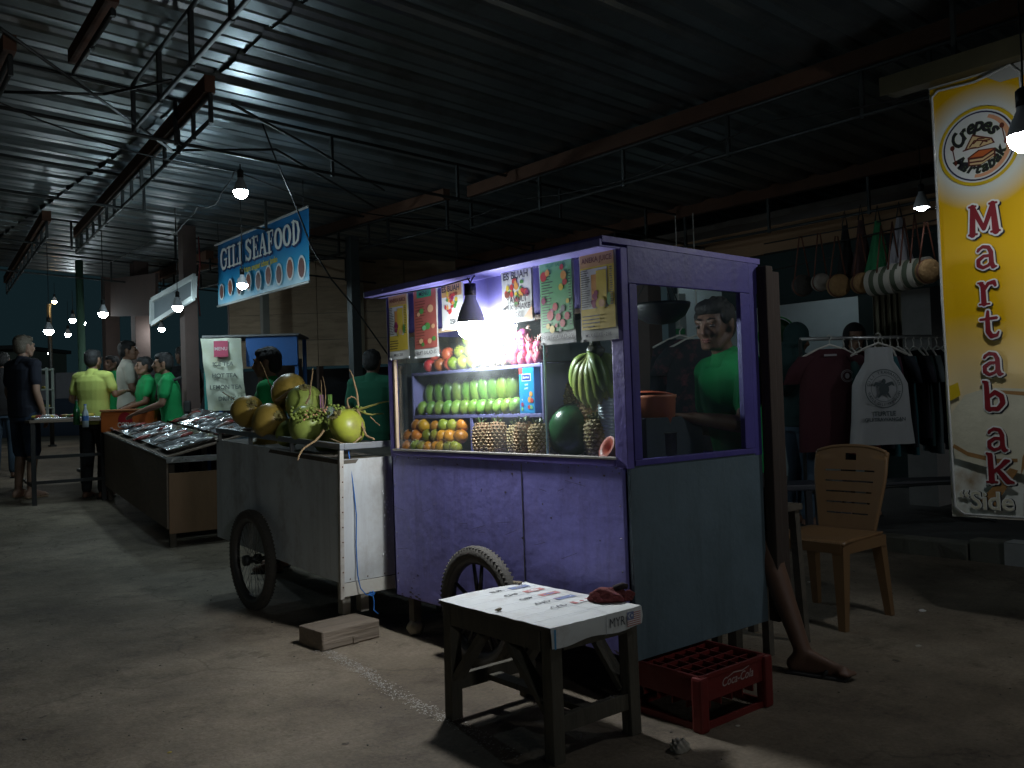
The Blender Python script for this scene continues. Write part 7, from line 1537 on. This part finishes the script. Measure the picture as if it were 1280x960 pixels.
# vendor seated on a stool behind the purple stall
VP=Vector((3.415,2.465,0))
VY=yaw_to(108); vl=lambda w: tuple((Matrix.Rotation(-VY,3,'Z')@(Vector(w)-VP))/(1.76/1.72)); va_=lambda w: (lambda q:(q[0],q[1],q[2]+.16))(vl(w))
person(0,0,1.76,VY,'man in a green t-shirt behind the purple stall, looking down at the orange tub',F_green,F_black,True,SK2,P=VP,vox=.0075,sit=.77,lean=.20,headyaw=R(32),headpitch=R(-9),face_detail=True,
  armL=(va_(onD(931,531,3.74)),va_(onD(864,522,3.72))),armR=(va_(onD(885,535,4.25)),va_(onD(846,528,3.9))),legs=[(vl(onD(945,650,3.82)),vl((3.20,2.08,.088)),(lambda q:(q.x,q.y))((Matrix.Rotation(-VY,3,'Z')@Vector((.25,-1,0))).normalized())),((.12,.36,.56),(.14,.36,.10))],zoff=.0)
st2=thing('seat_stool','plain dark stool under the man in green behind the stall','stool',(3.45,2.46,0)); mb=MB(); mb.box((0,0,.62),(.30,.30,.03),bev=.006); build(mb,'seat',M_wood,st2)
for sx_ in(-1,1):
    for sy_ in(-1,1): mb=MB(); mb.bar((sx_*.14,sy_*.14,0),(sx_*.12,sy_*.12,.604),.035,.035); build(mb,'leg',M_wood,st2)
# man in profile behind the coconuts
person(338,6.35,1.60,yaw_to(92),'man in profile in a green shirt behind the coconut cart, facing left',F_green,F_black,False,SK1,vox=.010,headyaw=R(0),headpitch=R(-4))
person(466,8.1,1.66,yaw_to(-8),'person in a dark green shirt seen from behind before the plywood wall',F_dgreen,F_black,False,SK2)
person(30,10.0,1.84,yaw_to(-28),'tall man in black t-shirt and dark shorts standing at the left edge',F_dark,F_shorts,True,SK3,hair=M_hairb,girth=1.15,shoes=mat('tan_shoe',(.30,.20,.12),.7))
person(117,10.0,1.68,yaw_to(-12),'man in a yellow t-shirt seen from behind by the food table',F_yel,F_black,False,SK1,girth=1.1,armR=((.27,.02,1.18),(.22,.26,1.22)),armL=((-.27,-.02,1.14),(-.12,.14,1.02)))
person(160,11.0,1.80,yaw_to(-60),'man in a cream shirt turned right behind the cooler box',F_cream,F_black,False,SK1,headyaw=R(-14),armR=((.22,.02,1.14),(.16,.22,1.0)))
person(183,10.3,1.60,yaw_to(125),'shorter man in green t-shirt with hands together beside the cream shirt',F_green,F_black,False,SK1,armL=((-.24,.06,1.14),(-.10,.30,1.06)),armR=((.24,.06,1.14),(.02,.32,1.05)),hz=-.0)
t_,_,_=person(216,9.5,1.64,yaw_to(108),'man in green t-shirt with black chest strap leaning to the counter',F_green,F_black,False,SK1,armL=((-.24,.10,1.14),(-.14,.36,1.05)),armR=((.22,.12,1.14),(.0,.36,1.05)),girth=1.08,lean=.12)
mb=MB(); mb.tube([(-.17,-.10,1.36),(-.10,.13,1.28),(.04,.165,1.16),(.17,.10,1.03),(.20,-.02,.99)],.018,6); mb.box((.12,-.14,1.05),(.22,.07,.13),bev=.02); build(mb,'chest_strap',M_black,t_)
person(142,12.2,1.62,yaw_to(150),'man in green facing the camera between yellow and cream shirts',F_green,F_black,False,SK2)
person(208,11.6,1.66,yaw_to(140),'dark haired person in green mostly hidden behind the strap man',F_green,F_black,False,SK2)
person(231,11.3,1.74,yaw_to(60),'person in dark clothing at the back beside the brown post',F_black,F_black,False,SK2,hairlen=4)
person(4,11.6,1.66,yaw_to(20),'person in dark clothes partly cut by the left edge',F_black,F_jean,False,SK2)
# women in the shop
person(0,0,1.58,yaw_to(-75),'woman in dark headscarf and jeans standing left of the clothes rack',F_hij,F_jean,False,SK2,hijab=F_hij,long_sleeve=True,P=Vector((onD(998,500,6.9).x,onD(998,500,6.9).y,.10)),headpitch=R(-18),armR=((.22,.10,1.14),(.12,.32,1.12)))
person(0,0,1.60,yaw_to(172),'woman in black headscarf looking down behind the clothes rack',F_black,F_black,False,SK3,hijab=F_black,long_sleeve=True,P=Vector((onD(1071,500,7.4).x,onD(1071,500,7.4).y,.10)),headpitch=R(-16),vox=.010)
# ================================================================= FOOD TABLE at the left
p=onD(66,500,9.9); gq=gz(p.x,p.y); t=thing('food_table','dark framed table with trays of food beside the tall man','table',(p.x,p.y,gq),R(-6))
tz=onD(90,524,9.1).z-gq
mb=MB(); mb.box((0.1,.4,tz-.015),(.75,1.7,.03),bev=.004); build(mb,'table_top',M_kd,t)
for x in(-.24,.44):
    for y in(-.4,1.2): mb=MB(); mb.bar((x,y,-.05),(x,y,tz-.031),.045,.045); build(mb,'leg',M_cord,t)
for z in(.18,.45): mb=MB(); mb.box((-.24,.4,z),(.025,1.56,.035)); mb.box((.1,-.4,z+.036),(.64,.025,.035)); build(mb,'rail',M_cord,t)
TW=Matrix.Translation(t.location)@Matrix.Rotation(R(-6),4,'Z')
q=random.Random(41)
for k in range(6):
    P_=TW@Vector((-.08+.36*(k%2),-.25+.42*(k//2),tz+.001)); tt=thing('food_tray','shiny food tray, %s row %s on the food table'%(['near','middle','far'][k//2],['left','right'][k%2]),'tray',tuple(P_),R(-6),'trays on the food table')
    mb=MB(); mb.box((0,0,.012),(.30,.36,.02),bev=.006); build(mb,'tray',M_foil,tt); 
    for f in range(6): mb=MB(); mb.ell((q.uniform(-.1,.1),q.uniform(-.13,.13),.035),(.05,.03,.02),noise=.15,seed=f,n=9,m_=6); build(mb,'food',[M_fish[0],M_fish[1],mat('leafy_food',(.10,.25,.04),.6),mat('corn_food',(.50,.38,.05),.6)][(f+k)%4],tt)
P_=TW@Vector((-.06,.95,tz)); t=thing('food_shelf','pale two tier stand with green and yellow food at the end of the table','shelf',tuple(P_),R(-30)); mp=mat('pale_stand',(.38,.42,.38),.5)
for x in(-.14,.14):
    for y in(-.1,.1): mb=MB(); mb.box2((x-.012,y-.012,0),(x+.012,y+.012,.62)); build(mb,'upright',mp,t)
for z in(.14,.36,.60): mb=MB(); mb.box((0,0,z),(.30,.24,.015)); build(mb,'tier',mp,t)
for k in range(12): mb=MB(); mb.ell((q.uniform(-.11,.11),q.uniform(-.08,.08),.165+.22*(k%2)),(.035,.03,.02),noise=.15,seed=k,n=8,m_=6); build(mb,'food',MATS['leafy_food'] if k%3 else MATS['corn_food'],t)
def bottle(px,py,d,label,mt,cap,h,r,lab=None):
    p=onD(px,py,d); t=thing('bottle',label,'bottle',tuple(p)); mb=MB(); mb.lathe([(.001,0),(r,.0),(r,h*.55),(r*.9,h*.65),(r*.42,h*.80),(r*.38,h*.97),(.001,h*.97)],18); build(mb,'glass',mt,t); mb=MB(); mb.lathe([(r*.46,h*.95),(r*.46,h*1.0),(.001,h*1.0)],14); build(mb,'cap',cap,t)
    if lab: mb=MB(); mb.lathe([(r*1.02,h*.28),(r*1.02,h*.5)],18); build(mb,'label',lab,t)
bottle(96,531,9.3,'dark green glass bottle on the table end',mat('green_glass',(.01,.10,.03),.15,bump=0),M_black,.26,.034)
bottle(107,534,9.25,'clear water bottle with blue label on the table end',mat('clear_plastic_bottle',(.45,.52,.56),.15,bump=0),flat('blue_cap',(.02,.1,.4)),.24,.032,flat('blue_label',(.05,.16,.42)))
